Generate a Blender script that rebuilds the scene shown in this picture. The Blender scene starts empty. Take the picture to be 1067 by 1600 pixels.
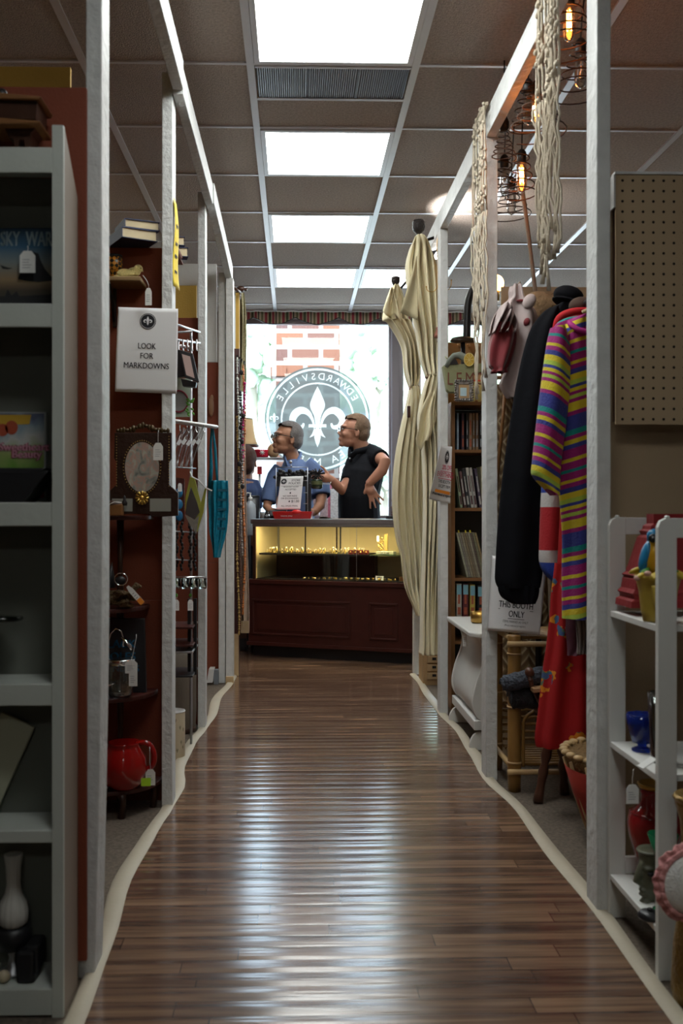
import bpy, bmesh, math, random
from mathutils import Vector, Matrix, Euler
random.seed(7)
PI = math.pi
C = bpy.context.scene.collection
S = bpy.context.scene
# ---------------------------------------------------------------- camera
F = 1556.0
YAW = math.atan(39.0 / F)
SHIFT = 32.5
CAM = Vector((0, 0, 1.0))
cd = bpy.data.cameras.new('camera'); cam = bpy.data.objects.new('camera', cd); C.objects.link(cam)
cam.location = CAM; cam.rotation_euler = (PI / 2, 0, -YAW)
cd.sensor_fit = 'VERTICAL'; cd.sensor_height = 36; cd.sensor_width = 24
cd.lens = F / 1600 * 36; cd.shift_x = SHIFT / 1600
cd.clip_start = .05; cd.clip_end = 200
cd.dof.use_dof = True; cd.dof.focus_distance = 5.5; cd.dof.aperture_fstop = 5.6
S.camera = cam
# ---------------------------------------------------------------- exposure, world, sun
S.view_settings.view_transform = 'Standard'; S.view_settings.look = 'None'
S.view_settings.exposure = 0.0; S.view_settings.gamma = 1; S.view_settings.use_curve_mapping = False
WORLD_STRENGTH = 9.0
LAMP_STRENGTH = 13.0
w = bpy.data.worlds.new('sky'); S.world = w; w.use_nodes = True
bg = w.node_tree.nodes['Background']; bg.inputs[0].default_value = (.66, .81, 1.0, 1); bg.inputs[1].default_value = WORLD_STRENGTH
sd = bpy.data.lights.new('sun', 'SUN'); sd.energy = 9.0; sd.angle = .03; sd.color = (1, .96, .9)
so = bpy.data.objects.new('sun', sd); so.rotation_euler = (math.radians(40), math.radians(-20), 0); so.location = (0, 4, 9); C.objects.link(so)
S.cycles.max_bounces = 8; S.cycles.transparent_max_bounces = 16; S.cycles.caustics_reflective = False; S.cycles.caustics_refractive = False
S.cycles.sample_clamp_indirect = 4.0


def P(px, py, Y):
    """the point of the plane y=Y that the photograph shows at pixel px, py"""
    a = (px - 533.5 + SHIFT) / F; b = (800 - py) / F
    d = Vector((math.sin(YAW) + a * math.cos(YAW), math.cos(YAW) - a * math.sin(YAW), b))
    return CAM + d * (Y / d.y)


def X(px, Y): return P(px, 800, Y).x
def Z(py, Y, px=462): return P(px, py, Y).z


# ---------------------------------------------------------------- materials
def lin(c): return tuple(((v / 12.92) if v <= .04045 else ((v + .055) / 1.055) ** 2.4) for v in c)
MATS = {}


def mat(name, col, rough=.6, metal=0., var=.12, vs=8., bump=0., bs=60., spec=.5, trans=0., emit=None, es=0., ior=1.45, sheen=0., coat=0.):
    if name in MATS: return MATS[name]
    m = bpy.data.materials.new(name); MATS[name] = m; m.use_nodes = True
    nt = m.node_tree; N = nt.nodes; L = nt.links; b = N['Principled BSDF']
    b.inputs['Roughness'].default_value = rough; b.inputs['Metallic'].default_value = metal
    b.inputs['IOR'].default_value = ior; b.inputs['Specular IOR Level'].default_value = spec
    b.inputs['Transmission Weight'].default_value = trans
    b.inputs['Sheen Weight'].default_value = sheen; b.inputs['Coat Weight'].default_value = coat
    c = tuple(col) + (1,)
    tc = N.new('ShaderNodeTexCoord')
    nz = N.new('ShaderNodeTexNoise'); nz.inputs['Scale'].default_value = vs; nz.inputs['Detail'].default_value = 4
    L.new(tc.outputs['Object'], nz.inputs['Vector'])
    mx = N.new('ShaderNodeMix'); mx.data_type = 'RGBA'
    mx.inputs[6].default_value = tuple(max(0, v * (1 - var)) for v in col) + (1,)
    mx.inputs[7].default_value = tuple(min(1, v * (1 + var)) for v in col) + (1,)
    L.new(nz.outputs['Fac'], mx.inputs[0]); L.new(mx.outputs[2], b.inputs['Base Color'])
    if bump:
        n2 = N.new('ShaderNodeTexNoise'); n2.inputs['Scale'].default_value = bs; n2.inputs['Detail'].default_value = 3
        L.new(tc.outputs['Object'], n2.inputs['Vector'])
        bp = N.new('ShaderNodeBump'); bp.inputs['Strength'].default_value = bump; bp.inputs['Distance'].default_value = .01
        L.new(n2.outputs['Fac'], bp.inputs['Height']); L.new(bp.outputs[0], b.inputs['Normal'])
    if emit: b.inputs['Emission Color'].default_value = tuple(emit) + (1,); b.inputs['Emission Strength'].default_value = es
    return m


def nodes(m): return m.node_tree.nodes, m.node_tree.links, m.node_tree.nodes['Principled BSDF']


def clearglass(name, tint=(1, 1, 1), refl=.12, rough=.02):
    """thin glass: mostly see-through, reflecting more at a grazing angle"""
    if name in MATS: return MATS[name]
    m = bpy.data.materials.new(name); MATS[name] = m; m.use_nodes = True
    N = m.node_tree.nodes; L = m.node_tree.links; N.clear()
    o = N.new('ShaderNodeOutputMaterial'); t = N.new('ShaderNodeBsdfTransparent'); g = N.new('ShaderNodeBsdfGlossy')
    t.inputs[0].default_value = tuple(tint) + (1,); g.inputs['Roughness'].default_value = rough
    lw = N.new('ShaderNodeLayerWeight'); lw.inputs[0].default_value = .35
    mr = N.new('ShaderNodeMapRange'); mr.inputs[3].default_value = refl * .4; mr.inputs[4].default_value = min(1, refl * 5)
    L.new(lw.outputs['Fresnel'], mr.inputs[0])
    x = N.new('ShaderNodeMixShader'); L.new(mr.outputs[0], x.inputs[0]); L.new(t.outputs[0], x.inputs[1]); L.new(g.outputs[0], x.inputs[2]); L.new(x.outputs[0], o.inputs[0])
    return m


def emis(name, col, s):
    if name in MATS: return MATS[name]
    m = bpy.data.materials.new(name); MATS[name] = m; m.use_nodes = True
    N = m.node_tree.nodes; L = m.node_tree.links; N.clear()
    o = N.new('ShaderNodeOutputMaterial'); e = N.new('ShaderNodeEmission'); e.inputs[0].default_value = tuple(col) + (1,); e.inputs[1].default_value = s
    L.new(e.outputs[0], o.inputs[0]); return m


def ramp(N, stops, const=False):
    r = N.new('ShaderNodeValToRGB'); cr = r.color_ramp
    if const: cr.interpolation = 'CONSTANT'
    while len(cr.elements) > 1: cr.elements.remove(cr.elements[0])
    cr.elements[0].position = stops[0][0]; cr.elements[0].color = tuple(stops[0][1]) + (1,)
    for p, c in stops[1:]:
        e = cr.elements.new(p); e.color = tuple(c) + (1,)
    return r


def math_node(N, L, op, a, b=None, c=None):
    n = N.new('ShaderNodeMath'); n.operation = op
    for i, v in enumerate((a, b, c)):
        if v is None: continue
        if isinstance(v, (int, float)): n.inputs[i].default_value = v
        else: L.new(v, n.inputs[i])
    return n.outputs[0]


def xyz(N, L, kind='Object'):
    tc = N.new('ShaderNodeTexCoord'); s = N.new('ShaderNodeSeparateXYZ'); L.new(tc.outputs[kind], s.inputs[0]); return s.outputs, tc


# ---------------------------------------------------------------- mesh builder
def cat(pts, k):
    """Catmull-Rom resampling of control tuples"""
    out = []; n = len(pts)
    for i in range(n - 1):
        p0, p1, p2, p3 = pts[max(i - 1, 0)], pts[i], pts[i + 1], pts[min(i + 2, n - 1)]
        for j in range(k):
            t = j / k
            out.append(tuple(.5 * (2 * b + (c - a) * t + (2 * a - 5 * b + 4 * c - d) * t * t + (3 * b - a - 3 * c + d) * t ** 3) for a, b, c, d in zip(p0, p1, p2, p3)))
    out.append(tuple(pts[-1])); return out


class MB:
    def __init__(s): s.v = []; s.f = []; s.mi = []; s.sm = []; s.M = Matrix.Identity(4); s.m = 0

    def add(s, vs, fs, smooth=False):
        o = len(s.v); s.v += [s.M @ Vector(v) for v in vs]
        for f in fs: s.f.append([i + o for i in f]); s.mi.append(s.m); s.sm.append(smooth)
        return s

    def box(s, x0, x1, y0, y1, z0, z1):
        return s.add([(x, y, z) for x in (x0, x1) for y in (y0, y1) for z in (z0, z1)],
                     [(0, 1, 3, 2), (4, 6, 7, 5), (0, 4, 5, 1), (2, 3, 7, 6), (0, 2, 6, 4), (1, 5, 7, 3)])

    def cbox(s, c, sz, rot=(0, 0, 0)):
        M = s.M; s.M = M @ Matrix.Translation(c) @ Euler(rot).to_matrix().to_4x4()
        a, b, d = (v / 2 for v in sz); s.box(-a, a, -b, b, -d, d); s.M = M; return s

    def tube(s, pts, r, n=8, cap=True):
        pts = [Vector(p) for p in pts]; k = len(pts)
        rs = r if isinstance(r, (list, tuple)) else [r] * k
        vs = []; fs = []; up = None
        for i, p in enumerate(pts):
            t = (pts[min(i + 1, k - 1)] - pts[max(i - 1, 0)])
            if t.length < 1e-9: t = Vector((0, 0, 1))
            t.normalize()
            if up is None:
                a = Vector((0, 0, 1)) if abs(t.z) < .9 else Vector((1, 0, 0)); up = t.cross(a).normalized()
            else:
                up = (up - t * up.dot(t))
                if up.length < 1e-6: up = t.orthogonal()
                up.normalize()
            b = t.cross(up)
            rr = rs[i]; ra, rb = rr if isinstance(rr, (tuple, list)) else (rr, rr)
            for j in range(n):
                an = 2 * PI * j / n; vs.append(p + up * math.cos(an) * ra + b * math.sin(an) * rb)
        for i in range(k - 1):
            for j in range(n): fs.append((i * n + j, i * n + (j + 1) % n, (i + 1) * n + (j + 1) % n, (i + 1) * n + j))
        if cap: fs.append(tuple(range(n))[::-1]); fs.append(tuple(range((k - 1) * n, k * n)))
        return s.add(vs, fs, True)

    def lathe(s, prof, c=(0, 0, 0), n=24, sx=1, sy=1, rib=0, ribn=12, cap=True):
        c = Vector(c); vs = []; fs = []; k = len(prof)
        for r, z in prof:
            for j in range(n):
                a = 2 * PI * j / n; q = r * (1 + rib * math.cos(ribn * a)); vs.append(c + Vector((q * math.cos(a) * sx, q * math.sin(a) * sy, z)))
        for i in range(k - 1):
            for j in range(n): fs.append((i * n + j, i * n + (j + 1) % n, (i + 1) * n + (j + 1) % n, (i + 1) * n + j))
        if cap:
            if prof[0][0] > 1e-4: fs.append(tuple(range(n))[::-1])
            if prof[-1][0] > 1e-4: fs.append(tuple(range((k - 1) * n, k * n)))
        return s.add(vs, fs, True)

    def ell(s, c, r, rot=(0, 0, 0), n=16, m=10):
        if isinstance(r, (int, float)): r = (r, r, r)
        M = s.M; s.M = M @ Matrix.Translation(c) @ Euler(rot).to_matrix().to_4x4() @ Matrix.Diagonal((r[0], r[1], r[2], 1))
        s.lathe([(max(math.sin(PI * i / m), 1e-5), -math.cos(PI * i / m)) for i in range(m + 1)], n=n, cap=False); s.M = M; return s

    def grid(s, fn, nu, nv, smooth=True, closed=False):
        vs = [fn(i / nu, j / nv) for j in range(nv + 1) for i in range(nu if closed else nu + 1)]
        w_ = nu if closed else nu + 1
        fs = [(j * w_ + i, j * w_ + (i + 1) % w_, (j + 1) * w_ + (i + 1) % w_, (j + 1) * w_ + i) for j in range(nv) for i in range(nu)]
        return s.add(vs, fs, smooth)

    def prism(s, pts, y0, y1, ax='y'):
        """polygon in XZ pushed along Y (or in YZ along X, or XY along Z)"""
        m = {'y': lambda p, d: (p[0], d, p[1]), 'x': lambda p, d: (d, p[0], p[1]), 'z': lambda p, d: (p[0], p[1], d)}[ax]
        n = len(pts); vs = [m(p, y0) for p in pts] + [m(p, y1) for p in pts]
        fs = [tuple(range(n)), tuple(range(n, 2 * n))[::-1]] + [(i, i + n, (i + 1) % n + n, (i + 1) % n) for i in range(n)]
        return s.add(vs, fs)

    def ribbon(s, pts, ws, k=5):
        """flat stroke in the XZ plane, y=0"""
        q = cat([tuple(p) + (w_,) for p, w_ in zip(pts, ws)], k); vs = []; fs = []
        for i, (x, z, w_) in enumerate(q):
            a = q[max(i - 1, 0)]; b = q[min(i + 1, len(q) - 1)]; t = Vector((b[0] - a[0], b[1] - a[1])); t.normalize()
            vs += [(x - t.y * w_ / 2, 0, z + t.x * w_ / 2), (x + t.y * w_ / 2, 0, z - t.x * w_ / 2)]
        for i in range(len(q) - 1): fs.append((2 * i, 2 * i + 1, 2 * i + 3, 2 * i + 2))
        return s.add(vs, fs)

    def fan(s, pts): return s.add([(p[0], 0, p[1]) for p in pts], [tuple(range(len(pts)))])

    def text(s, body, size, pos=(0, 0), align='CENTER', bold=0.0, sx=1.0, shear=0.0, fn=None, fit=None):
        """lettering in the XZ plane, y=0; fn maps (x,z) to a point"""
        c = bpy.data.curves.new('t', 'FONT'); c.body = body; c.size = size; c.align_x = align; c.shear = shear; c.resolution_u = 3
        o = bpy.data.objects.new('t', c); me = o.to_mesh()
        f = fn or (lambda x, z: (x, 0, z))
        if fit:
            xs = [v.co.x for v in me.vertices]; sx = fit / (max(xs) - min(xs))
        for bo in ((-bold, bold) if bold else (0,)): s.add([f(v.co.x * sx + pos[0] + bo, v.co.y + pos[1] + bo * .5) for v in me.vertices], [tuple(p.vertices) for p in me.polygons])
        o.to_mesh_clear(); bpy.data.objects.remove(o); bpy.data.curves.remove(c); return s

    def mesh(s, name, shift=None):
        me = bpy.data.meshes.new(name)
        vs = [tuple(v - shift) if shift else tuple(v) for v in s.v]
        me.from_pydata(vs, [], s.f); me.polygons.foreach_set('material_index', s.mi); me.polygons.foreach_set('use_smooth', s.sm)
        me.update(); return me


def fleur(mb, sc=1.0):
    """fleur-de-lis about the origin, half height 1*sc, in XZ"""
    M = mb.M; mb.M = M @ Matrix.Diagonal((sc, 1, sc, 1))
    mb.ribbon([(0, 1), (0, .72), (0, .42), (0, .1), (0, -.28)], [.01, .27, .46, .22, .1])
    for g in (-1, 1):
        mb.ribbon([(g * .09, -.28), (g * .16, -.0), (g * .3, .2), (g * .5, .27), (g * .68, .16), (g * .76, -.04), (g * .66, -.22), (g * .48, -.24), (g * .42, -.12)], [.05, .09, .16, .22, .24, .2, .16, .11, .05])
        mb.ribbon([(g * .07, -.3), (g * .12, -.45), (g * .24, -.56)], [.08, .09, .01])
    mb.ribbon([(-.27, -.2), (0, -.2), (.27, -.2)], [.1, .09, .1]); mb.ribbon([(0, -.28), (0, -.55), (0, -.85)], [.1, .2, .01])
    mb.M = M; return mb


def raster(mb_cut, n=420):
    """split the unit disc in XZ into (film, lettering): row runs tested against flat lettering shapes"""
    from mathutils.bvhtree import BVHTree
    bt = BVHTree.FromPolygons([tuple(v) for v in mb_cut.v], mb_cut.f); A = MB(); Bm = MB(); st = 2.0 / n
    for j in range(n):
        z = -1 + (j + .5) * st; w_ = math.sqrt(max(0, 1 - z * z))
        if w_ < st: continue
        x = -w_; cur = None; x0 = x; k = int(2 * w_ / st) + 1
        for i in range(k + 1):
            xx = -w_ + 2 * w_ * (i + .5) / k
            h = i < k and bt.ray_cast(Vector((xx, -1, z)), Vector((0, 1, 0)))[0] is not None
            if i == k: h = None
            if h != cur:
                xe = -w_ + 2 * w_ * i / k
                if cur is not None:
                    q = Bm if cur else A; q.add([(x0, 0, z - st / 2), (xe, 0, z - st / 2), (xe, 0, z + st / 2), (x0, 0, z + st / 2)], [(0, 1, 2, 3)])
                cur = h; x0 = xe
    return A, Bm


def ringmesh(mb, r0, r1, n=48):
    return mb.add([(r * math.cos(2 * PI * i / n), 0, r * math.sin(2 * PI * i / n)) for r in (r0, r1) for i in range(n)],
                  [(i, (i + 1) % n, n + (i + 1) % n, n + i) for i in range(n)])


def arctext(mb, body, r, size, a0, a1, inward=False):
    """letters along an arc in XZ; angles in degrees, 90 is up"""
    n = len(body); M = mb.M
    for i, ch in enumerate(body):
        if ch == ' ': continue
        a = math.radians(a0 + (a1 - a0) * i / max(n - 1, 1)); rot = a - PI / 2 + (PI if inward else 0)
        mb.M = M @ Matrix.Translation((r * math.cos(a), 0, r * math.sin(a))) @ Euler((0, -rot, 0)).to_matrix().to_4x4()
        mb.text(ch, size)
    mb.M = M; return mb


def tagp(o, label=None, cat_=None, group=None, kind=None):
    if label: o['label'] = label
    if cat_: o['category'] = cat_
    if group: o['group'] = group
    if kind: o['kind'] = kind
    return o


def finish(o, mats, bevel=0, solid=0, sub=0):
    for m in (mats if isinstance(mats, (list, tuple)) else [mats]): o.data.materials.append(m)
    if solid:
        d = o.modifiers.new('thickness', 'SOLIDIFY'); d.thickness = solid; d.offset = 0
    if bevel:
        d = o.modifiers.new('bevel', 'BEVEL'); d.width = bevel; d.segments = 2; d.limit_method = 'ANGLE'
    if sub:
        d = o.modifiers.new('sub', 'SUBSURF'); d.levels = sub; d.render_levels = sub
    return o


def thing(name, label, cat_, loc=(0, 0, 0), rz=0, group=None):
    o = bpy.data.objects.new(name, None); o.empty_display_size = .05; C.objects.link(o); o.location = loc; o.rotation_euler = (0, 0, rz)
    return tagp(o, label, cat_, group)


def root(o):
    while o.parent: o = o.parent
    return o


def part(name, mb, mats, parent, world=True, label=None, kind=None, **k):
    """a part (or sub-part) of a thing; the mesh is given in world coordinates, or in the thing's own with world=False"""
    r = root(parent)
    if world:
        Mi = (Matrix.Translation(r.location) @ r.rotation_euler.to_matrix().to_4x4()).inverted()
        mb.v = [Mi @ v for v in mb.v]
    o = bpy.data.objects.new(name, mb.mesh(name)); C.objects.link(o); o.parent = parent
    if label: o['label'] = label
    if kind: o['kind'] = kind
    return finish(o, mats, **k)


def solo(name, mb, mats, label, cat_, group=None, kind=None, **k):
    """a thing that is one mesh; its origin goes to the middle of its base"""
    xs = [v.x for v in mb.v]; ys = [v.y for v in mb.v]; zs = [v.z for v in mb.v]
    c = Vector(((min(xs) + max(xs)) / 2, (min(ys) + max(ys)) / 2, min(zs)))
    o = bpy.data.objects.new(name, mb.mesh(name, c)); o.location = c; C.objects.link(o)
    tagp(o, label, cat_, group, kind); return finish(o, mats, **k)


def struct(name, mb, mats, label, **k): return solo(name, mb, mats, label, k.pop('cat_', name.split('_')[0]), kind='structure', **k)


def copy_tree(o, loc=None, rot=None, label=None, parent=None, scale=None):
    c = o.copy(); C.objects.link(c)
    if parent: c.parent = parent
    if loc is not None: c.location = loc
    if rot is not None: c.rotation_euler = rot
    if scale is not None: c.scale = scale
    if label: c['label'] = label
    for ch in list(o.children): copy_tree(ch, parent=c)
    return c


def remesh(mb, voxel, smooth=4):
    """fuse the builder's overlapping shapes into one continuous surface"""
    o = bpy.data.objects.new('tmp', mb.mesh('tmp')); C.objects.link(o)
    d = o.modifiers.new('r', 'REMESH'); d.mode = 'VOXEL'; d.voxel_size = voxel; d.use_smooth_shade = True
    if smooth:
        d = o.modifiers.new('s', 'SMOOTH'); d.iterations = smooth; d.factor = .5
    dg = bpy.context.evaluated_depsgraph_get(); dg.update(); e = o.evaluated_get(dg); me = e.to_mesh()
    n = MB(); n.v = [Vector(v.co) for v in me.vertices]; n.f = [list(p.vertices) for p in me.polygons]; n.mi = [0] * len(n.f); n.sm = [True] * len(n.f)
    e.to_mesh_clear(); bpy.data.objects.remove(o); return n


def hang(mb, rows, Y, dep, folds=0, amp=.006, n=28, k=4, ph=0., tilt=0.):
    """closed cloth body: rows of (py, left px, right px[, depth scale]); folds run down it"""
    rows = [tuple(r) + ((1.0,) if len(r) == 3 else ()) for r in rows]; q = cat(rows, k)
    def fn(u, v):
        r = q[min(int(round(v * (len(q) - 1))), len(q) - 1)]; a = P(r[1], r[0], Y); b = P(r[2], r[0], Y)
        t = 2 * PI * u; c = (a + b) / 2; hw = (b.x - a.x) / 2
        fo = amp * math.sin(folds * t + ph + 2.0 * v) if folds else 0
        return Vector((c.x + (hw + fo * .4) * math.cos(t), Y + (dep * r[3] + fo) * math.sin(t) + tilt * (c.z - 1), c.z))
    return mb.grid(fn, n, len(q) - 1, closed=True)


def sheet(mb, rows, Y, folds=5, amp=.02, n=48, k=5, ph=0., drift=0., bulge=0.):
    """open pleated cloth: rows of (py, left px, right px)"""
    q = cat(rows, k)
    def fn(u, v):
        r = q[min(int(round(v * (len(q) - 1))), len(q) - 1)]; a = P(r[1], r[0], Y); b = P(r[2], r[0], Y); c = a.lerp(b, u)
        wd = (b.x - a.x); am = amp * min(1.6, .12 / max(wd, .03))
        y = am * math.sin(folds * 2 * PI * u + ph + drift * v) + .45 * am * math.sin(folds * 3.7 * PI * u + 1.3 + 3 * v) - bulge * math.sin(PI * u)
        return Vector((c.x + .25 * am * math.cos(folds * 2 * PI * u + ph + 5 * v) * math.sin(PI * u), Y + y, c.z))
    return mb.grid(fn, n, len(q) - 1)
# ---------------------------------------------------------------- common materials
WHITE = mat('white_paint', (.62, .63, .62), .5, var=.16, vs=22, bump=.6, bs=38)
WHITE2 = mat('white_smooth_paint', (.66, .66, .65), .4, var=.05, vs=10, bump=.06, bs=90)
RAWWOOD = mat('raw_pine', (.5, .36, .2), .7, var=.25, vs=12, bump=.2)
RED = mat('rust_red_board', (.20, .045, .02), .75, var=.16, vs=5, bump=.12, bs=160)
MUSTARD = mat('mustard_board', (.42, .25, .04), .75, var=.12, bump=.1, bs=160)
TAN = mat('tan_board', (.36, .265, .165), .8, var=.08, bump=.15, bs=220)
PAPER = mat('paper', (.72, .72, .73), .8, var=.03, spec=.2)
INK = mat('black_ink', (.02, .02, .025), .7, var=.05, spec=.2)
REDINK = mat('red_ink', (.5, .02, .08), .7, var=.05, spec=.2)
ORANGE = mat('orange_highlight', (.85, .28, .03), .7, var=.05)
DWOOD = mat('dark_wood', (.045, .018, .01), .35, var=.35, vs=25, bump=.08)
MAHOG = mat('mahogany', (.052, .012, .009), .35, var=.3, vs=18, bump=.04)
BROWNWOOD = mat('brown_wood', (.2, .085, .025), .5, var=.25, vs=20, bump=.06)
CHROME = mat('chrome', (.75, .76, .78), .15, 1., var=.04)
STEEL = mat('dull_steel', (.45, .46, .48), .35, 1., var=.08)
BLACK = mat('black_plastic', (.012, .012, .014), .4, var=.2)
BLACKM = mat('black_iron', (.02, .018, .018), .45, .5, var=.2)
GOLD = mat('gold', (.75, .52, .14), .3, 1., var=.15, vs=60, bump=.3, bs=150)
BRASS = mat('brass', (.5, .3, .08), .35, 1., var=.15)
GLASS = clearglass('thin_glass', (.93, .96, .95), .14)
WINGLASS = clearglass('window_glass', (.97, .99, .98), .05)
CREAM = mat('cream_cloth', (.72, .64, .42), .85, var=.08, vs=6, bump=.25, bs=25, sheen=.2)
STRING = mat('cotton_cord', (.62, .54, .42), .9, var=.18, vs=60, bump=.6, bs=300)
REDGLAZE = mat('red_glaze', (.26, .006, .005), .12, var=.06, coat=.5)
CARD = mat('tag_card', (.75, .75, .73), .8, var=.04)

# ---------------------------------------------------------------- floor
carpet = mat('carpet', (.24, .195, .155), .95, var=.6, vs=95, bump=1.0, bs=500, spec=.1)
struct('floor', MB().box(-3.2, 4.5, -4, 8.5, -.05, 0), carpet, 'brown speckled carpet under the booths')

vin = mat('plank_vinyl', (.1, .05, .03), .2, spec=.5)
N, L, B = nodes(vin)
for l in list(B.inputs['Base Color'].links): L.remove(l)
(o3, tc) = xyz(N, L)
yy = math_node(N, L, 'DIVIDE', o3[1], .062)
row = math_node(N, L, 'FLOOR', yy)
fr = math_node(N, L, 'FRACT', yy)
wn = N.new('ShaderNodeTexWhiteNoise'); wn.noise_dimensions = '1D'; L.new(row, wn.inputs['W'])
xo = math_node(N, L, 'ADD', math_node(N, L, 'DIVIDE', o3[0], .72), math_node(N, L, 'MULTIPLY', wn.outputs['Value'], 7.3))
seg = math_node(N, L, 'FLOOR', xo); sfr = math_node(N, L, 'FRACT', xo)
cmb = N.new('ShaderNodeCombineXYZ'); L.new(row, cmb.inputs[0]); L.new(seg, cmb.inputs[1])
w2 = N.new('ShaderNodeTexWhiteNoise'); w2.noise_dimensions = '2D'; L.new(cmb.outputs[0], w2.inputs['Vector'])
mp = N.new('ShaderNodeMapping'); mp.inputs['Scale'].default_value = (.9, 18, 1); L.new(tc.outputs['Object'], mp.inputs[0])
gn = N.new('ShaderNodeTexNoise'); gn.inputs['Scale'].default_value = 2.2; gn.inputs['Detail'].default_value = 6; gn.inputs['Distortion'].default_value = .4; L.new(mp.outputs[0], gn.inputs['Vector'])
fac = math_node(N, L, 'ADD', math_node(N, L, 'MULTIPLY', gn.outputs['Fac'], .88), math_node(N, L, 'MULTIPLY', w2.outputs['Value'], .2))
rp = ramp(N, [(.25, (.04, .022, .017)), (.48, (.10, .056, .038)), (.66, (.20, .12, .075)), (.85, (.30, .19, .12))])
L.new(fac, rp.inputs[0])
edge = math_node(N, L, 'MAXIMUM', math_node(N, L, 'LESS_THAN', fr, .035), math_node(N, L, 'LESS_THAN', sfr, .003))
mx = N.new('ShaderNodeMix'); mx.data_type = 'RGBA'; L.new(edge, mx.inputs[0]); L.new(rp.outputs[0], mx.inputs[6]); mx.inputs[7].default_value = (.02, .01, .008, 1)
L.new(mx.outputs[2], B.inputs['Base Color'])
# every plank is cupped, so the gloss breaks into bands across the aisle
cup = math_node(N, L, 'POWER', math_node(N, L, 'ABSOLUTE', math_node(N, L, 'SUBTRACT', fr, .5)), 2.0)
mp2 = N.new('ShaderNodeMapping'); mp2.inputs['Scale'].default_value = (1.0, 16, 1); L.new(tc.outputs['Object'], mp2.inputs[0])
n3 = N.new('ShaderNodeTexNoise'); n3.inputs['Scale'].default_value = 2.0; n3.inputs['Detail'].default_value = 2; L.new(mp2.outputs[0], n3.inputs['Vector'])
hh = math_node(N, L, 'ADD', math_node(N, L, 'MULTIPLY', cup, -1.1), math_node(N, L, 'MULTIPLY', n3.outputs['Fac'], .55))
bp = N.new('ShaderNodeBump'); bp.inputs['Strength'].default_value = 1.0; bp.inputs['Distance'].default_value = .0028
L.new(hh, bp.inputs['Height']); L.new(bp.outputs[0], B.inputs['Normal'])
B.inputs['Roughness'].default_value = .17; B.inputs['IOR'].default_value = 1.7


def left_edge(y):
    pts = [(-4, -.40), (1.6, -.405), (1.95, -.414), (2.3, -.424), (2.7, -.447), (3.1, -.432), (3.37, -.415), (3.6, -.404), (3.9, -.436), (4.3, -.432), (4.58, -.41), (4.9, -.39), (5.3, -.40), (5.81, -.365), (6.0, -.36)]
    return interp(pts, y)


def right_edge(y):
    pts = [(-4, .72), (1.95, .735), (2.44, .742), (2.9, .728), (3.3, .735), (3.69, .70), (4.1, .715), (4.5, .728), (4.88, .705), (5.4, .70), (5.8, .712), (6.08, .70)]
    return interp(pts, y)


def interp(p, y):
    if y <= p[0][0]: return p[0][1]
    for (a, b), (c, d) in zip(p, p[1:]):
        if y <= c:
            t = (y - a) / (c - a); t = t * t * (3 - 2 * t); return b + (d - b) * t
    return p[-1][1]


ys = [-4 + i * .1 for i in range(int(10.08 / .1) + 1)] + [6.08]
mb = MB()
L_ = [(left_edge(y), y) for y in ys]; R_ = [(right_edge(y), y) for y in ys]
n = len(ys)
mb.add([(x, y, .006) for x, y in L_] + [(x, y, .006) for x, y in R_], [(i, n + i, n + i + 1, i + 1) for i in range(n - 1)])
mb.box(-3.2, 4.5, 6.08, 8.3, -.001, .006)
struct('floor_planks', mb, vin, 'glossy cupped brown plank vinyl runner down the aisle', cat_='floor')
STRIP = mat('cream_edging', (.42, .37, .28), .6, var=.1, vs=6, bump=.1)
for nm, ed, sg, lb in (('trim_1', left_edge, -1, 'cream edging strip along the left of the plank floor'), ('trim_2', right_edge, 1, 'cream edging strip along the right of the plank floor')):
    mb = MB(); vs = []
    for y in ys:
        wv = .043 + .006 * math.sin(y * 5.1); e = ed(y)
        vs += [(e - sg * .004, y, .007), (e + sg * .004, y, .013), (e + sg * wv * .8, y, .013), (e + sg * wv, y, .002)]
    mb.add(vs, [(4 * i + j, 4 * i + j + 1, 4 * i + j + 5, 4 * i + j + 4) for i in range(len(ys) - 1) for j in range(3)], True)
    struct(nm, mb, STRIP, lb, cat_='floor edging')

# ---------------------------------------------------------------- ceiling: 2 ft tiles in a white grid
CZ = 2.65
tile = mat('ceiling_tile', (.50, .42, .36), .9, var=.45, vs=95, bump=.9, bs=170, spec=.15)
struct('ceiling', MB().box(-3.2, 4.5, -4, 8.5, CZ, CZ + .05), tile, 'speckled grey brown suspended ceiling tiles')
GX = [-.167 + .61 * k for k in range(-5, 8)]
GY = [3.662 + .605 * k for k in range(-12, 8)]
TEE = mat('grid_metal', (.7, .7, .72), .35, .2, var=.06)
mb = MB()
for x in GX: mb.box(x - .014, x + .014, -4, 8.3, CZ - .008, CZ)
for y in GY: mb.box(-3.2, 4.5, y - .008, y + .008, CZ - .006, CZ)
mb.box(-.167, .443, 3.662 + .31 - .008, 3.662 + .31 + .008, CZ - .006, CZ)
struct('ceiling_grid', mb, TEE, 'white metal tee grid of the suspended ceiling', cat_='ceiling grid')
LAMP = emis('lamp_diffuser', (.97, 1.0, .97), LAMP_STRENGTH)


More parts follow.
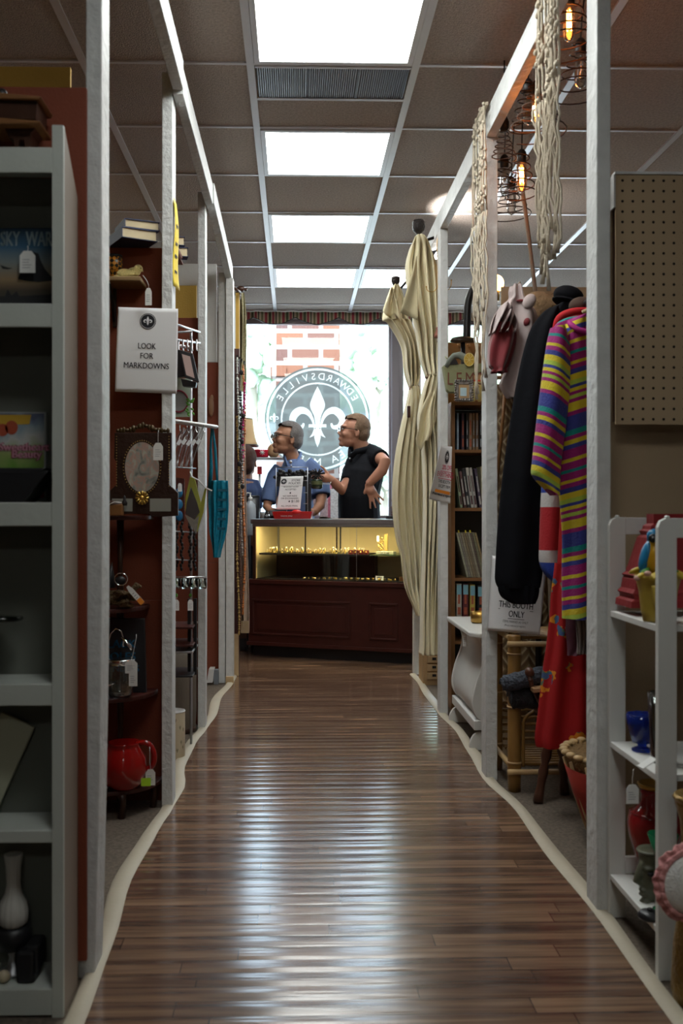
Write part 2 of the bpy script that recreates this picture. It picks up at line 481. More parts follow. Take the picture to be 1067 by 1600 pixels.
def troffer(name_label, x0, y0, x1, y1, group='ceiling light panels'):
    t = thing('ceiling_light', name_label, 'ceiling light', ((x0 + x1) / 2, (y0 + y1) / 2, CZ - .012), group=group)
    a = .016; b = .036
    fm = MB()
    for q in ((x0 + a, x1 - a, y0 + a, y0 + b), (x0 + a, x1 - a, y1 - b, y1 - a), (x0 + a, x0 + b, y0 + b, y1 - b), (x1 - b, x1 - a, y0 + b, y1 - b)): fm.box(*q, CZ - .012, CZ - .001)
    part('frame', fm, TEE, t); part('diffuser', MB().box(x0 + b, x1 - b, y0 + b, y1 - b, CZ - .008, CZ - .002), LAMP, t)


x0, x1 = -.167, .443
labs = ['nearest and largest glowing ceiling panel over the aisle', 'second glowing ceiling panel from the camera over the aisle', 'third glowing ceiling panel from the camera over the aisle', 'farthest glowing ceiling panel of the aisle row near the window']
for lb, (a, b) in zip(labs, ((3.057 - .605, 3.662), (4.267, 4.872), (5.477, 6.082), (6.687, 7.292))): troffer(lb, x0, a, x1, b)
troffer('ceiling panel right of the farthest aisle panel, behind curtain', x1, 6.687, x1 + .61, 7.292)
troffer('ceiling panel over the floor behind the camera', x0, .64, x1, 1.24)
troffer('rear ceiling panel farther behind the camera', x0, -2.38, x1, -1.78)
troffer('ceiling panel above the left booths', -2.6, 4.872, -1.99, 5.477)
troffer('ceiling panel above the right booths by the window', 2.27, 5.477, 2.88, 6.082)

# air return with a dark ribbed louvre
t = thing('air_return', 'dark ribbed louvre panel beside the nearest ceiling light', 'air vent', (.138, 3.82, CZ - .01))
part('frame', MB().box(x0 + .016, x1 - .016, 3.672, 3.684, CZ - .01, CZ - .001).box(x0 + .016, x1 - .016, 3.952, 3.964, CZ - .01, CZ - .001), TEE, t)
lou = mat('louvre_metal', (.07, .07, .075), .4, .7, var=.35, vs=7)
mb = MB()
mb.grid(lambda u, v: Vector((x0 + .02 + u * .57, 3.684 + v * .268, CZ - .006 - .003 * (int(u * 140) % 2) + .012 * math.sin(PI * v) * 0)), 140, 2, smooth=False)
part('louvre', mb, lou, t)

# ---------------------------------------------------------------- walls and windows
WALL = mat('wall_paint', (.35, .31, .27), .85, var=.05, bump=.1, bs=120)
struct('wall_left', MB().box(-3.25, -3.2, -4, 8.5, 0, CZ), WALL, 'plain left side wall beyond the booths')
struct('wall_right', MB().box(4.5, 4.55, -4, 8.5, 0, CZ), WALL, 'plain right side wall beyond the booths')
struct('wall_back', MB().box(-3.2, 4.5, -4.05, -4, 0, CZ), WALL, 'plain wall behind the camera')
WY = 8.25
WX = [(-.55, .795), (.855, 2.5)]
mb = MB(); mb.box(-3.2, -.55, WY, WY + .15, 0, CZ).box(2.5, 4.5, WY, WY + .15, 0, CZ).box(-.55, 2.5, WY, WY + .15, 0, .92).box(-.55, 2.5, WY, WY + .15, 2.6, CZ)
struct('wall_front', mb, WALL, 'shop front wall around the windows')
FRAME = mat('window_frame_metal', (.22, .2, .22), .4, .3, var=.06)
for i, (a, b) in enumerate(WX):
    t = thing('window_%d' % (i + 1), ['large shop window with round lily emblem, mirrored from inside', 'bright right hand shop window behind the bookcase'][i], 'window', ((a + b) / 2, WY, .92)); t['kind'] = 'structure'
    fm = MB().box(a, b, WY + .02, WY + .08, .92, .97).box(a, b, WY + .02, WY + .08, 2.56, 2.6).box(a, a + .04, WY + .02, WY + .08, .97, 2.56).box(b - .02, b, WY + .02, WY + .08, .97, 2.56)
    part('window_frame', fm, FRAME, t)
    part('window_pane', MB().box(a + .04, b - .02, WY + .055, WY + .06, .97, 2.56), WINGLASS, t)
    if i == 0:
        c = P(496, 655, WY + .05); R = (579 - 414) / 2 / F * (WY + .05)
        T0 = Matrix.Translation((c.x, WY + .048, c.z)) @ Matrix.Diagonal((-1, 1, 1, 1))
        def frost(name, tint, tr, k):
            m = bpy.data.materials.new(name); m.use_nodes = True; N = m.node_tree.nodes; L = m.node_tree.links; N.clear()
            o = N.new('ShaderNodeOutputMaterial'); a1 = N.new('ShaderNodeBsdfTransparent'); a1.inputs[0].default_value = tuple(tint) + (1,)
            a2 = N.new('ShaderNodeBsdfTranslucent'); a2.inputs[0].default_value = tuple(tr) + (1,); x = N.new('ShaderNodeMixShader'); x.inputs[0].default_value = k
            L.new(a1.outputs[0], x.inputs[1]); L.new(a2.outputs[0], x.inputs[2]); L.new(x.outputs[0], o.inputs[0]); return m
        dk = frost('frosted_grey_green', (.19, .213, .203), (.16, .18, .17), .5); lt = frost('frosted_pale', (.8, .9, .85), (.5, .56, .53), .6)
        e = MB(); ringmesh(e, .925, .965, 64); ringmesh(e, .665, .695, 64); fleur(e, .62)
        arctext(e, 'EDWARDSVILLE', .75, .185, 150, 30); arctext(e, 'FLEA MARKET', .88, .2, 212, 328, inward=True)
        for g in (-1, 1):
            e.M = Matrix.Translation((g * .82, 0, .02)); fleur(e, .1)
        fa, fb = raster(e); T1 = T0 @ Matrix.Diagonal((R, 1, R, 1))
        for q in (fa, fb): q.v = [T1 @ v for v in q.v]
        dd = part('emblem', fa, dk, t, label='grey green round emblem film'); part('emblem_lettering', fb, lt, dd, label='pale lily and mirrored EDWARDSVILLE lettering')
struct('trim_3', MB().box(.795, .855, WY - .03, WY + .12, .5, 2.62), mat('mullion', (.2, .18, .2), .5, var=.05), 'grey mullion between the two shop windows', cat_='window mullion')
struct('trim_4', MB().box(-.6, 2.6, WY - .05, WY + .1, .87, .92), FRAME, 'grey window sill along the shop front', cat_='window sill')

# striped scalloped valance
val = mat('valance_stripes', (.4, .3, .2), .85)
N, L, B = nodes(val)
for l in list(B.inputs['Base Color'].links): L.remove(l)
o3, tc = xyz(N, L); f = math_node(N, L, 'FRACT', math_node(N, L, 'MULTIPLY', o3[0], 7.0))
r = ramp(N, [(0, (.4, .06, .08)), (.14, (.55, .45, .32)), (.22, (.12, .14, .08)), (.36, (.6, .5, .36)), (.42, (.4, .07, .09)), (.55, (.55, .45, .3)), (.62, (.05, .05, .05)), (.68, (.6, .5, .36)), (.8, (.2, .2, .1)), (.9, (.6, .48, .36))], True)
L.new(f, r.inputs[0]); L.new(r.outputs[0], B.inputs['Base Color'])
for a, b, lb in ((-.43, .78, 'striped scalloped valance above the emblem window'), (.86, 2.4, 'striped scalloped valance above the right hand window')):
    t = thing('valance', lb, 'valance', ((a + b) / 2, 8.18, 2.54))
    def vf(u, v, a=a, b=b):
        x = a + (b - a) * u; s_ = abs(math.sin(x * 9.0)); return Vector((x, 8.17 + .012 * math.sin(x * 46), 2.64 - v * (.045 + .055 * s_)))
    part('cloth', MB().grid(vf, 120, 4), val, t, solid=.004)
    part('piping', MB().tube([vf(i / 120, 1) for i in range(121)], .004, 5), BLACK, t)

# ---------------------------------------------------------------- outside
struct('ground_outside', MB().box(-12, 16, 8.5, 40, -.25, -.2), mat('pavement', (.6, .6, .58), .9), 'pale pavement outside the shop window', cat_='ground')
brick = mat('pillar_brick', (.4, .2, .12), .85)
N, L, B = nodes(brick)
for l in list(B.inputs['Base Color'].links): L.remove(l)
bt = N.new('ShaderNodeTexBrick'); tc = N.new('ShaderNodeTexCoord'); mp = N.new('ShaderNodeMapping'); mp.inputs['Rotation'].default_value = (PI / 2, 0, 0)
L.new(tc.outputs['Object'], mp.inputs[0]); L.new(mp.outputs[0], bt.inputs['Vector'])
bt.inputs['Scale'].default_value = 1; bt.inputs['Brick Width'].default_value = .3; bt.inputs['Row Height'].default_value = .155; bt.inputs['Mortar Size'].default_value = .022
bt.inputs['Color1'].default_value = (.20, .085, .05, 1); bt.inputs['Color2'].default_value = (.055, .04, .05, 1); bt.inputs['Mortar'].default_value = (.32, .28, .26, 1); bt.inputs['Bias'].default_value = -.3
L.new(bt.outputs['Color'], B.inputs['Base Color'])
a = X(431, 9.6); b = X(531, 9.6)
mb = MB().box(a, b, 9.6, 10.2, -.2, 4.6).box(a - .05, a + .1, 9.58, 9.8, Z(588, 9.6), Z(574, 9.6))
solo('brick_pillar', mb, brick, 'brick pillar outside the window above the round emblem', 'pillar')
leafm = mat('sunlit_leaves', (.50, .60, .47), .8, var=.5, vs=5, bump=1.0, bs=9)
for i, (px, py, Y, r, lb) in enumerate(((395, 560, 17, 1.2, 'pale green tree left of the brick pillar'), (590, 560, 19, 1.1, 'pale green tree right of the brick pillar'), (600, 735, 15, .7, 'green shrub low in the window beside the mullion'), (730, 620, 16, 1.6, 'pale tree outside the right hand window'))):
    t = thing('tree', lb, 'tree', (X(px, Y), Y, -.2), group='trees outside the window'); c = P(px, py, Y); mb = MB()
    for k in range(150):
        q = Vector((random.gauss(0, r * .42), random.gauss(0, r * .4), random.gauss(0, r * .42))); mb.ell(c + q, r * random.uniform(.06, .17), (random.random() * 3, random.random() * 3, 0), n=7, m=4)
    part('crown', mb, leafm, t); part('trunk', MB().tube([(c.x, Y, -.2), (c.x + .05, Y, c.z * .5), (c.x, Y, c.z)], [.10, .07, .05]), mat('pale_bark', (.35, .3, .25), .9), t)
t = thing('building', 'pale clapboard building across the street', 'building', (4, 30, -.2))
sid = mat('pale_siding', (.72, .74, .76), .8)
mb = MB()
for k in range(14): mb.box(-6, 9, 30 - .03, 30.3, -.2 + k * .3, .06 + k * .3)
mb.box(-6, 9, 30, 36, -.2, 4.1); part('wall', mb, sid, t)
part('roof', MB().prism([(-6.3, 4.1), (9.3, 4.1), (8.5, 5.2), (-5.5, 5.2)], 29.7, 36), mat('grey_roof', (.4, .42, .45), .8), t)
for k in range(4): part('window', MB().box(-4.5 + k * 3.4, -3.2 + k * 3.4, 29.9, 30, 1, 2.6), mat('far_glass', (.2, .25, .3), .2), t)

# ---------------------------------------------------------------- booth posts and rails
def post(lb, px0, px1, Y, top, x=None, dep=.089, bot=None, base=None):
    xa, xb = x or (X(px0, Y), X(px1, Y)); mb = MB()
    nseg = 14
    def off(z): return 0 if not bot else bot * max(0, 1 - z / .8) ** 1.6
    vs = []
    for i in range(nseg + 1):
        z = top * i / nseg; o = off(z) + .0006 * math.sin(z * 5 + Y)
        vs += [(xa + o, Y, z), (xb + o * .9, Y, z), (xb + o * .9, Y + dep, z), (xa + o, Y + dep, z)]
    fs = [(4 * i + j, 4 * i + (j + 1) % 4, 4 * i + 4 + (j + 1) % 4, 4 * i + 4 + j) for i in range(nseg) for j in range(4)] + [(3, 2, 1, 0), (4 * nseg, 4 * nseg + 1, 4 * nseg + 2, 4 * nseg + 3)]
    mb.add(vs, fs)
    return solo('booth_post', mb, WHITE, lb, 'post', group='white painted booth posts', bevel=.003)


post('nearest left white post beside the white bookcase, slightly bent foot', 0, 0, 2.146, 2.649, x=(-.4495, -.4155), bot=-.018)
post('left white post carrying the paper LOOK FOR MARKDOWNS sign', 0, 0, 3.37, 2.485, x=(-.4516, -.4155))
post('left white post between the wire rack and the turquoise bag', 0, 0, 4.58, 2.47, x=(-.449, -.4145))
post('outer one of the two farthest left posts standing together', 341.5, 352, 5.83, 2.40)
t4 = post('inner one of the two farthest left posts, under the rail end', 352.8, 364.5, 5.80, 2.36)
solo('post_foot', MB().box(X(352.8, 5.79) - .001, X(365, 5.79), 5.785, 5.80, 0, .045), RAWWOOD, 'bare wood block at the foot of the farthest left post', 'wood block')
post('nearest right white post beside the pegboard', 0, 0, 2.454, 2.649, x=(.747, .782))
post('right white post carrying the paper THIS BOOTH ONLY sign', 0, 0, 3.69, 2.395, x=(.708, .751))
post('right white post beside the brown bookcase, carrying the sale sign', 0, 0, 4.88, 2.395, x=(.709, .749))
post('farthest right white post under the cream curtain', 0, 0, 6.08, 2.38, x=(.724, .766))


def rail(name, x0, x1, pts, h, lb):
    mb = MB(); vs = []
    for y, z in pts: vs += [(x0, y, z), (x1, y, z), (x1, y, z + h), (x0, y, z + h)]
    k = len(pts)
    mb.add(vs, [(4 * i + j, 4 * i + (j + 1) % 4, 4 * i + 4 + (j + 1) % 4, 4 * i + 4 + j) for i in range(k - 1) for j in range(4)] + [(3, 2, 1, 0), (4 * k - 4, 4 * k - 3, 4 * k - 2, 4 * k - 1)])
    solo(name, mb, WHITE, lb, 'rail', group='white overhead rails', bevel=.003)


rail('overhead_rail', -.414, -.377, [(.9, 2.43), (1.9, 2.425), (3.36, 2.42)], .098, 'nearest white rail along the tops of the left posts')
rail('overhead_rail', -.414, -.378, [(3.363, 2.405), (4.56, 2.405)], .092, 'middle white rail along the tops of the left posts')
rail('overhead_rail', -.412, -.372, [(4.563, 2.412), (5.2, 2.39), (5.9, 2.362)], .092, 'farthest white rail along the tops of the left posts')
rail('overhead_rail', .709, .745, [(.9, 2.4), (2.4, 2.398), (3.77, 2.396)], .098, 'nearer white rail along the tops of the right posts')
rail('overhead_rail', .709, .745, [(3.773, 2.396), (4.97, 2.394), (6.17, 2.384)], .095, 'farther white rail over the right posts, by the curtains')

# ---------------------------------------------------------------- divider boards between booths (each 1.91 m high)
def divider(lb, x0, x1, Y, z1=1.915, m=None, seam=None, z0=0.002, th=.012, name='divider_board'):
    mb = MB()
    if seam: mb.box(x0, x1, Y, Y + th, z0, seam - .001).box(x0, x1, Y, Y + th, seam + .001, z1)
    else: mb.box(x0, x1, Y, Y + th, z0, z1)
    return solo(name, mb, m or RED, lb, 'divider board', bevel=.001)


divider('rust red divider board behind the near white bookcase', -2.4, X(134.5, 2.115), 2.118, Z(140, 2.118), z0=.05)
divider('mustard board above the red board behind the white bookcase', -2.4, X(110, 2.6), 2.6, Z(108.5, 2.6), MUSTARD, z0=.9)
divider('rust red divider board behind the dark corner shelf', -2.2, -.4565, 3.462, 1.915, seam=.695)
divider('mustard board above the red divider behind the wire rack', -2.2, X(307, 4.72), 4.72, Z(447, 4.72), MUSTARD, z0=1.2)
divider('rust red divider board behind the wire rack', -2.2, -.45, 4.68, 1.91)
divider('pale grey board above the far left red divider', -2.2, X(338, 5.9), 5.93, Z(413, 5.93), WHITE2, z0=Z(566, 5.93))
divider('far left rust red divider board beside the twin posts', -2.2, X(341, 5.93), 5.93, Z(566, 5.93) - .003, seam=.7)
divider('tan divider board behind the pegboard', .787, 2.6, 2.66, 1.9, TAN, seam=.745)
divider('long tan divider board at the back of the right booths', 2.3, 2.312, 4.0, 1.9, TAN)
divider('tan divider board behind the hanging clothes', X(783, 4.05), 2.3, 4.05, Z(446, 4.05), TAN)
# ================================================================ LEFT BOOTHS
def tag(px, py, Y, w_=14, h_=28, lab='white price tag on a string', sx=None, rot=0, strip=None, thin=1.0):
    """paper tag hanging below the point px,py; sx = pixels of string above"""
    s_ = Y / F; c = P(px, py, Y); W = w_ * s_ * thin; H = h_ * s_
    t = thing('price_tag', lab, 'price tag', c, group=None)
    q = MB(); q.M = Matrix.Translation(c) @ Euler((0, rot, 0)).to_matrix().to_4x4()
    q.prism([(-W / 2, -H), (W / 2, -H), (W / 2, -H * .22), (W * .25, 0), (-W * .25, 0), (-W / 2, -H * .22)], -.0006, .0006)
    cardp = part('card', q, CARD, t)
    if strip:
        q = MB(); q.M = Matrix.Translation(c) @ Euler((0, rot, 0)).to_matrix().to_4x4(); q.box(-W / 2, W / 2, -.0012, -.0007, -H, -H * .72); part('sticker', q, strip, cardp, label='coloured sticker')
    q = MB(); q.M = Matrix.Translation(c) @ Euler((0, rot, 0)).to_matrix().to_4x4()
    for k in range(4): q.box(-W * .33, W * random.uniform(.05, .33), -.0009, -.0007, -H * (.42 + .12 * k), -H * (.39 + .12 * k))
    part('handwriting', q, mat('pencil', (.3, .3, .33), .8), cardp)
    if sx: part('string', MB().tube([P(px + (sx[i] if isinstance(sx, list) else 0) , py - i * 5, Y) for i in range(len(sx))] if isinstance(sx, list) else [c, P(px + 1, py - sx / 2, Y), P(px, py - sx, Y)], .0008, 5), CARD, t)
    return t


# ---- near white bookcase
bx = thing('bookcase', 'near white painted bookcase at the left edge', 'bookcase', (-.85, 1.98, 0))
BF, BB = 1.98, 2.11
xl, xr = -1.3, -.459
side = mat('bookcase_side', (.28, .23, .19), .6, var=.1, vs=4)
WB = mat('bookcase_paint', (.50, .53, .49), .5, var=.07, bump=.1)
part('stile', MB().box(-.4815, xr, BF, BF + .012, .0, 1.765), WB, bx, bevel=.001)
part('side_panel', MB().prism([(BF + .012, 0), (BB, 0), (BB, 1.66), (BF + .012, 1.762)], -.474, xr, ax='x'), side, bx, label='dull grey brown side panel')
part('side_panel', MB().box(xl, xl + .018, BF, BB, 0, 1.74), side, bx)
part('back_panel', MB().box(xl, -.474, BB - .006, BB, .02, 1.70), mat('bookcase_back', (.16, .17, .145), .7, var=.1), bx)
for zt, zb in ((1.721, 1.67), (1.412, 1.365), (1.019, .972), (.66, .617), (.3706, .346), (.057, .005)):
    part('shelf', MB().box(xl + .018, -.474, BF + .006, BB - .006, zt - .02, zt).box(xl + .018, -.482, BF, BF + .006, zb, zt), WB, bx, bevel=.002)
CL = P(0, 0, 2).x
# ---- carved wooden stand on the bookcase top
Yw = 2.05
def pz(px, py, Y=Yw): p = P(px, py, Y); return (p.x, p.z)
t = thing('wooden_stand', 'dark carved wooden two tier stand on the white bookcase', 'stand', (P(-10, 232, Yw).x, Yw, 1.722))
part('top_board', MB().prism([pz(-90, 160), pz(5, 160), pz(74, 166), pz(70, 171), pz(-90, 168)], 2.0, 2.1), BROWNWOOD, t, bevel=.002)
part('body', MB().prism([pz(-80, 168), pz(66, 170), pz(64, 198), pz(-80, 196)], 2.01, 2.09), DWOOD, t)
part('lower_board', MB().prism([pz(-90, 196), pz(10, 197), pz(72, 202), pz(70, 206), pz(-90, 208)], 2.005, 2.1), BROWNWOOD, t, bevel=.002)
for a in (0, -1):
    o_ = a * 90
    def pf(x, y): q = P(x + o_, y, Yw); return (q.x, max(q.z, 1.7215))
    part('foot', MB().prism([pf(12, 206), pf(60, 205), pf(52, 214), pf(50, 240), pf(44, 240), pf(42, 224), pf(34, 224), pf(32, 240), pf(28, 240), pf(26, 224), pf(18, 220)], 2.03, 2.09), DWOOD, t)
part('knob', MB().ell(P(3, 149, Yw), (.012, .012, .014)), BLACK, t)

# ---- SKY WAR box
Yb = 2.085
def board(name, label, cat_, corners, Y, th, m, lean=0):
    t = thing(name, label, cat_, P(sum(c[0] for c in corners) / 4, max(c[1] for c in corners), Y))
    part('box', MB().prism([pz(c[0], c[1], Y) for c in corners], Y, Y + th), m, t, bevel=.001); return t
sky = mat('sky_cover', (.1, .2, .3), .6)
N, L, B = nodes(sky)
for l in list(B.inputs['Base Color'].links): L.remove(l)
o3, tc = xyz(N, L, 'Generated'); rp = ramp(N, [(0, (.02, .02, .02)), (.18, (.06, .045, .03)), (.32, (.25, .17, .09)), (.55, (.17, .2, .2)), (.75, (.03, .1, .18)), (1, (.01, .035, .07))]); L.new(o3[2], rp.inputs[0]); L.new(rp.outputs[0], B.inputs['Base Color'])
t = board('boxed_game', 'blue box printed SKY WAR with jets, upper bookcase shelf', 'boxed game', [(-16, 356), (94, 356), (94, 474.5), (-16, 474.5)], Yb, .015, sky)
q = MB(); q.M = Matrix.Translation(P(41, 384, Yb - .0008)); q.text('SKY  WAR', .043, (0, 0), bold=.0006, fit=79 * Yb / F)
part('lettering', q, mat('pale_blue_print', (.35, .45, .48), .7), t)
def flat(pts, Y): return [(P(x, y, Y).x, P(x, y, Y).z) for x, y in pts]
q = MB()
q.add([P(x, y, Yb - .0006) for x, y in [(28, 436), (32, 425), (36, 412), (40, 398), (50, 393), (60, 396), (64, 408), (70, 420), (80, 432), (88, 438), (60, 441), (40, 439)]], [tuple(range(12))])
q.add([P(x, y, Yb - .0006) for x, y in [(-16, 465), (8, 463), (12, 452), (18, 462), (26, 455), (30, 463), (94, 459), (94, 474), (-16, 474)]], [tuple(range(9))])
q.add([P(x, y, Yb - .0006) for x, y in [(0, 414), (6, 416), (12, 418), (20, 419), (12, 421), (4, 420)]], [tuple(range(6))])
part('picture', q, mat('cover_dark', (.015, .016, .018), .7), t, label='dark rock and jet silhouettes')
tag(43, 392, 2.07, 24, 34, 'white price tag hanging on the SKY WAR box', sx=8)
# ---- picture book
pb = mat('book_cover_art', (.3, .3, .3), .5)
N, L, B = nodes(pb)
for l in list(B.inputs['Base Color'].links): L.remove(l)
o3, tc = xyz(N, L, 'Generated'); nz = N.new('ShaderNodeTexNoise'); nz.inputs['Scale'].default_value = 5; L.new(tc.outputs['Generated'], nz.inputs['Vector'])
rp = ramp(N, [(0, (.35, .03, .05)), (.2, (.3, .05, .06)), (.3, (.12, .28, .04)), (.55, (.3, .36, .12)), (.7, (.5, .5, .48)), (.85, (.25, .33, .38)), (1, (.1, .12, .2))])
L.new(math_node(N, L, 'ADD', o3[2], math_node(N, L, 'MULTIPLY', math_node(N, L, 'SUBTRACT', nz.outputs['Fac'], .5), .35)), rp.inputs[0]); L.new(rp.outputs[0], B.inputs['Base Color'])
t = thing('picture_book', 'colourful childrens picture book behind the black bowls', 'book', P(20, 785, 2.095))
Yk = 2.09
part('cover', MB().prism([pz(-40, 643, Yk), pz(72, 644, Yk), pz(72, 784, Yk), pz(-40, 784, Yk)], Yk, Yk + .008), mat('pale_border', (.35, .37, .36), .6), t)
part('picture', MB().add([P(x, y, Yk - .0006) for x, y in [(-40, 646), (69, 646), (69, 778), (-40, 778)]], [(0, 1, 2, 3)]), pb, t)
q = MB(); q.add([P(x, y, Yk - .001) for x, y in [(-40, 648), (49, 648), (46, 663), (-40, 664)]], [(0, 1, 2, 3)])
part('banner', q, mat('yellow_print', (.55, .33, .03), .6), t)
q = MB(); q.M = Matrix.Translation(P(37, 704, Yk - .0024)); q.text('Sweetheart', .0225, (0, 0), bold=.0007); q.text('Beauty', .0225, (.006, -.015), bold=.0007)
part('title', q, mat('pink_print', (.75, .35, .45), .6), t)
q = MB(); q.M = Matrix.Translation(P(37, 704, Yk - .0014)); q.text('Sweetheart', .0225, (0, 0), bold=.0028); q.text('Beauty', .0225, (.006, -.015), bold=.0028)
part('title_outline', q, mat('rose_print', (.3, .03, .08), .6), t)
q = MB()
for (cx, cy, r) in ((18, 668, 10), (4, 672, 9)): q.add([P(cx + r * math.cos(a / 9 * PI), cy + r * 1.1 * math.sin(a / 9 * PI), Yk - .0012) for a in range(18)], [tuple(range(18))])
part('balloon', q, mat('red_print', (.4, .07, .03), .6), t)
# ---- black bowls
t = thing('bowl_stack', 'stack of square black flared bowls on the middle shelf', 'bowls', (P(-10, 785, 2.03).x, 2.03, 1.02))
Yo = 2.03
for k, (ya, yb_, xa, xb) in enumerate(((737, 783.6, 83, 46), (733, 742, 79, 60))):
    za = P(0, ya, Yo).z; zb = P(0, yb_, Yo).z; ra = P(xa, 0, Yo).x + .60; rb = P(xb, 0, Yo).x + .60
    q = MB(); sq = lambda r, z: [(-.60 + sx_ * r, Yo + sy_ * min(r, .045), z) for sx_, sy_ in ((-1, -1), (1, -1), (1, 1), (-1, 1))]
    q.add(sq(rb, zb) + sq(ra, za), [(3, 2, 1, 0)] + [(i, (i + 1) % 4, 4 + (i + 1) % 4, 4 + i) for i in range(4)]); part('bowl', q, BLACK, t, solid=.004, bevel=.002)
# ---- glass cake stand (edge of its plate in view)
t = thing('cake_stand', 'clear glass cake stand on the fourth bookcase shelf', 'cake stand', (-.70, 2.04, .661))
part('plate', MB().lathe([(.001, .777), (.143, .779), (.147, .784), (.143, .788), (.001, .786)], (-.70, 2.04, 0), 40, sy=.35), mat('solid_glass', (.55, .65, .62), .05, trans=1., ior=1.45, var=0), t)
part('stem', MB().lathe([(.05, .661), (.045, .667), (.012, .69), (.012, .77), (.03, .777)], (-.70, 2.04, 0), 20), MATS['solid_glass'], t)
# ---- tilted cream card
q = MB(); c = P(53, 1137, 2.075); u = (P(0, 1112, 2.075) - c).normalized(); v = (P(0, 1255, 2.075) - c).normalized()
q.add([p + Vector((0, d, 0)) for d in (0, .012) for p in (c, c + u * .075, c + u * .075 + v * .20, c + v * .20)], [(0, 1, 2, 3), (7, 6, 5, 4), (0, 4, 5, 1), (1, 5, 6, 2), (2, 6, 7, 3), (3, 7, 4, 0)])
solo('card_box', q, mat('cream_card', (.50, .51, .38), .6, var=.04), 'tilted cream square box leaning on a bookcase shelf', 'box', bevel=.002)
# ---- bottom shelf
Yv = 2.05; cx = P(21, 0, Yv).x
t = thing('ribbed_vase', 'white ribbed bottle vase in a black holder, bottom shelf', 'vase', (cx, Yv, .058))
zz = lambda y: P(20, y, Yv).z
part('vase', MB().lathe([(.02, zz(1448)), (.028, zz(1440)), (.0295, zz(1425)), (.026, zz(1408)), (.017, zz(1396)), (.0135, zz(1380)), (.015, zz(1355)), (.0185, zz(1334)), (.016, zz(1334))], (cx, Yv, 0), 48, rib=.045, ribn=14), mat('white_ribbed_glass', (.55, .54, .50), .25, var=.03), t)
part('holder', MB().lathe([(.034, zz(1478)), (.036, zz(1460)), (.034, zz(1446)), (.02, zz(1445))], (cx, Yv, 0), 28), BLACK, t)
part('foot', MB().lathe([(.026, .0585), (.026, .065), (.012, .075), (.008, .09), (.014, zz(1478))], (cx, Yv, 0), 24), STEEL, t)
t = thing('camera_case', 'small black two part case beside the ribbed vase', 'case', (P(50, 1540, 2.05).x, 2.05, .058))
part('case_body', MB().box(P(32, 0, 2.03).x, P(59, 0, 2.03).x, 2.0, 2.06, .0585, P(0, 1478, 2.03).z), BLACK, t, bevel=.006)
part('case_lid', MB().box(P(46, 0, 2.05).x, P(68, 0, 2.05).x, 2.01, 2.07, P(0, 1508, 2.05).z, P(0, 1465, 2.05).z), BLACK, t, bevel=.006)
solo('shell', MB().lathe([(.004, .0585), (.012, .064), (.013, .071), (.008, .08), (.001, .082)], (P(6, 0, 2.01).x, 2.01, 0), 20), mat('cream_shell', (.45, .38, .26), .5), 'small cream snail shell in front of the ribbed vase', 'shell')

# ---- sign on the second left post
def papersign(label, fn, W, H, group=None, loc=None):
    """fn(u,v) with u,v in metres from the top centre gives the point of the sheet; returns (thing, writer)"""
    t = thing('paper_sign', label, 'sign', loc)
    part('paper', MB().grid(lambda u, v: fn((u - .5) * W, -v * H, 0), 28, 20), PAPER, t, solid=.0004)
    return t


def lily_disc(fn, x, z, r, t, name='logo'):
    q = MB(); n = 28; q.add([fn(x + r * math.cos(2 * PI * i / n), z + r * math.sin(2 * PI * i / n), .0014) for i in range(n)], [tuple(range(n))]); d = part(name, q, INK, t)
    f_ = MB(); fleur(f_, .62 * r); g = MB(); ringmesh(g, r * .86, r * .9, 32)
    h = MB(); h.add([fn(v.x + x, v.z + z, .0026) for v in f_.v], f_.f); h.add([fn(v.x + x, v.z + z, .0026) for v in g.v], g.f); part('logo_lily', h, PAPER, d)


a_ = P(185, 480, 3.36); b_ = P(278, 482, 3.36); c_ = P(276, 615, 3.36); d_ = P(180, 612, 3.36)
W, H = .2, .285
def sf(x, z, e):
    u = x / W + .5; v = -z / H; p = a_.lerp(b_, u).lerp(d_.lerp(c_, u), v)
    return Vector((p.x, 3.366 - e + (.0 if x < .065 else 0) - .006 * math.sin(PI * v) * (1 - u) - .010 * (1 - u) ** 2, p.z))
t = papersign('paper sign reading LOOK FOR MARKDOWNS on the left post', sf, W, H, loc=P(231, 615, 3.36))
lily_disc(sf, 0.0, -.045, .027, t)
q = MB()
for tx, zz_, s_, ft in (('LOOK', -.138, .0275, .058), ('FOR', -.171, .0275, .042), ('MARKDOWNS', -.204, .0275, .146)): q.text(tx, s_, (-.001, zz_), bold=.0003, fit=ft, fn=lambda x, z: sf(x, z, .002))
part('lettering', q, INK, t)
# ---- yellow strip on the same post's aisle face
q = MB(); q.grid(lambda u, v: Vector((-.4145 + .0035 + .012 * v * u + .004 * math.sin(6 * v), 3.372 + .075 * u, P(0, 312 + 137 * v, 3.41).z)), 4, 14)
t = thing('yellow_notice', 'narrow yellow paper notice curling off the left post', 'notice', (-.40, 3.40, 1.76)); part('paper', q, mat('yellow_paper', (.8, .6, .05), .7, var=.03), t, solid=.0005)
q = MB()
for v in (.28, .48, .62, .8): q.add([Vector((-.4101 + .012 * v * u + .004 * math.sin(6 * v) + .0015, 3.372 + .075 * u, P(0, 312 + 137 * (v + dv), 3.41).z)) for u, dv in ((.25, 0), (.7, 0), (.7, .03), (.25, .03))], [(0, 1, 2, 3)])
part('lettering', q, INK, t)

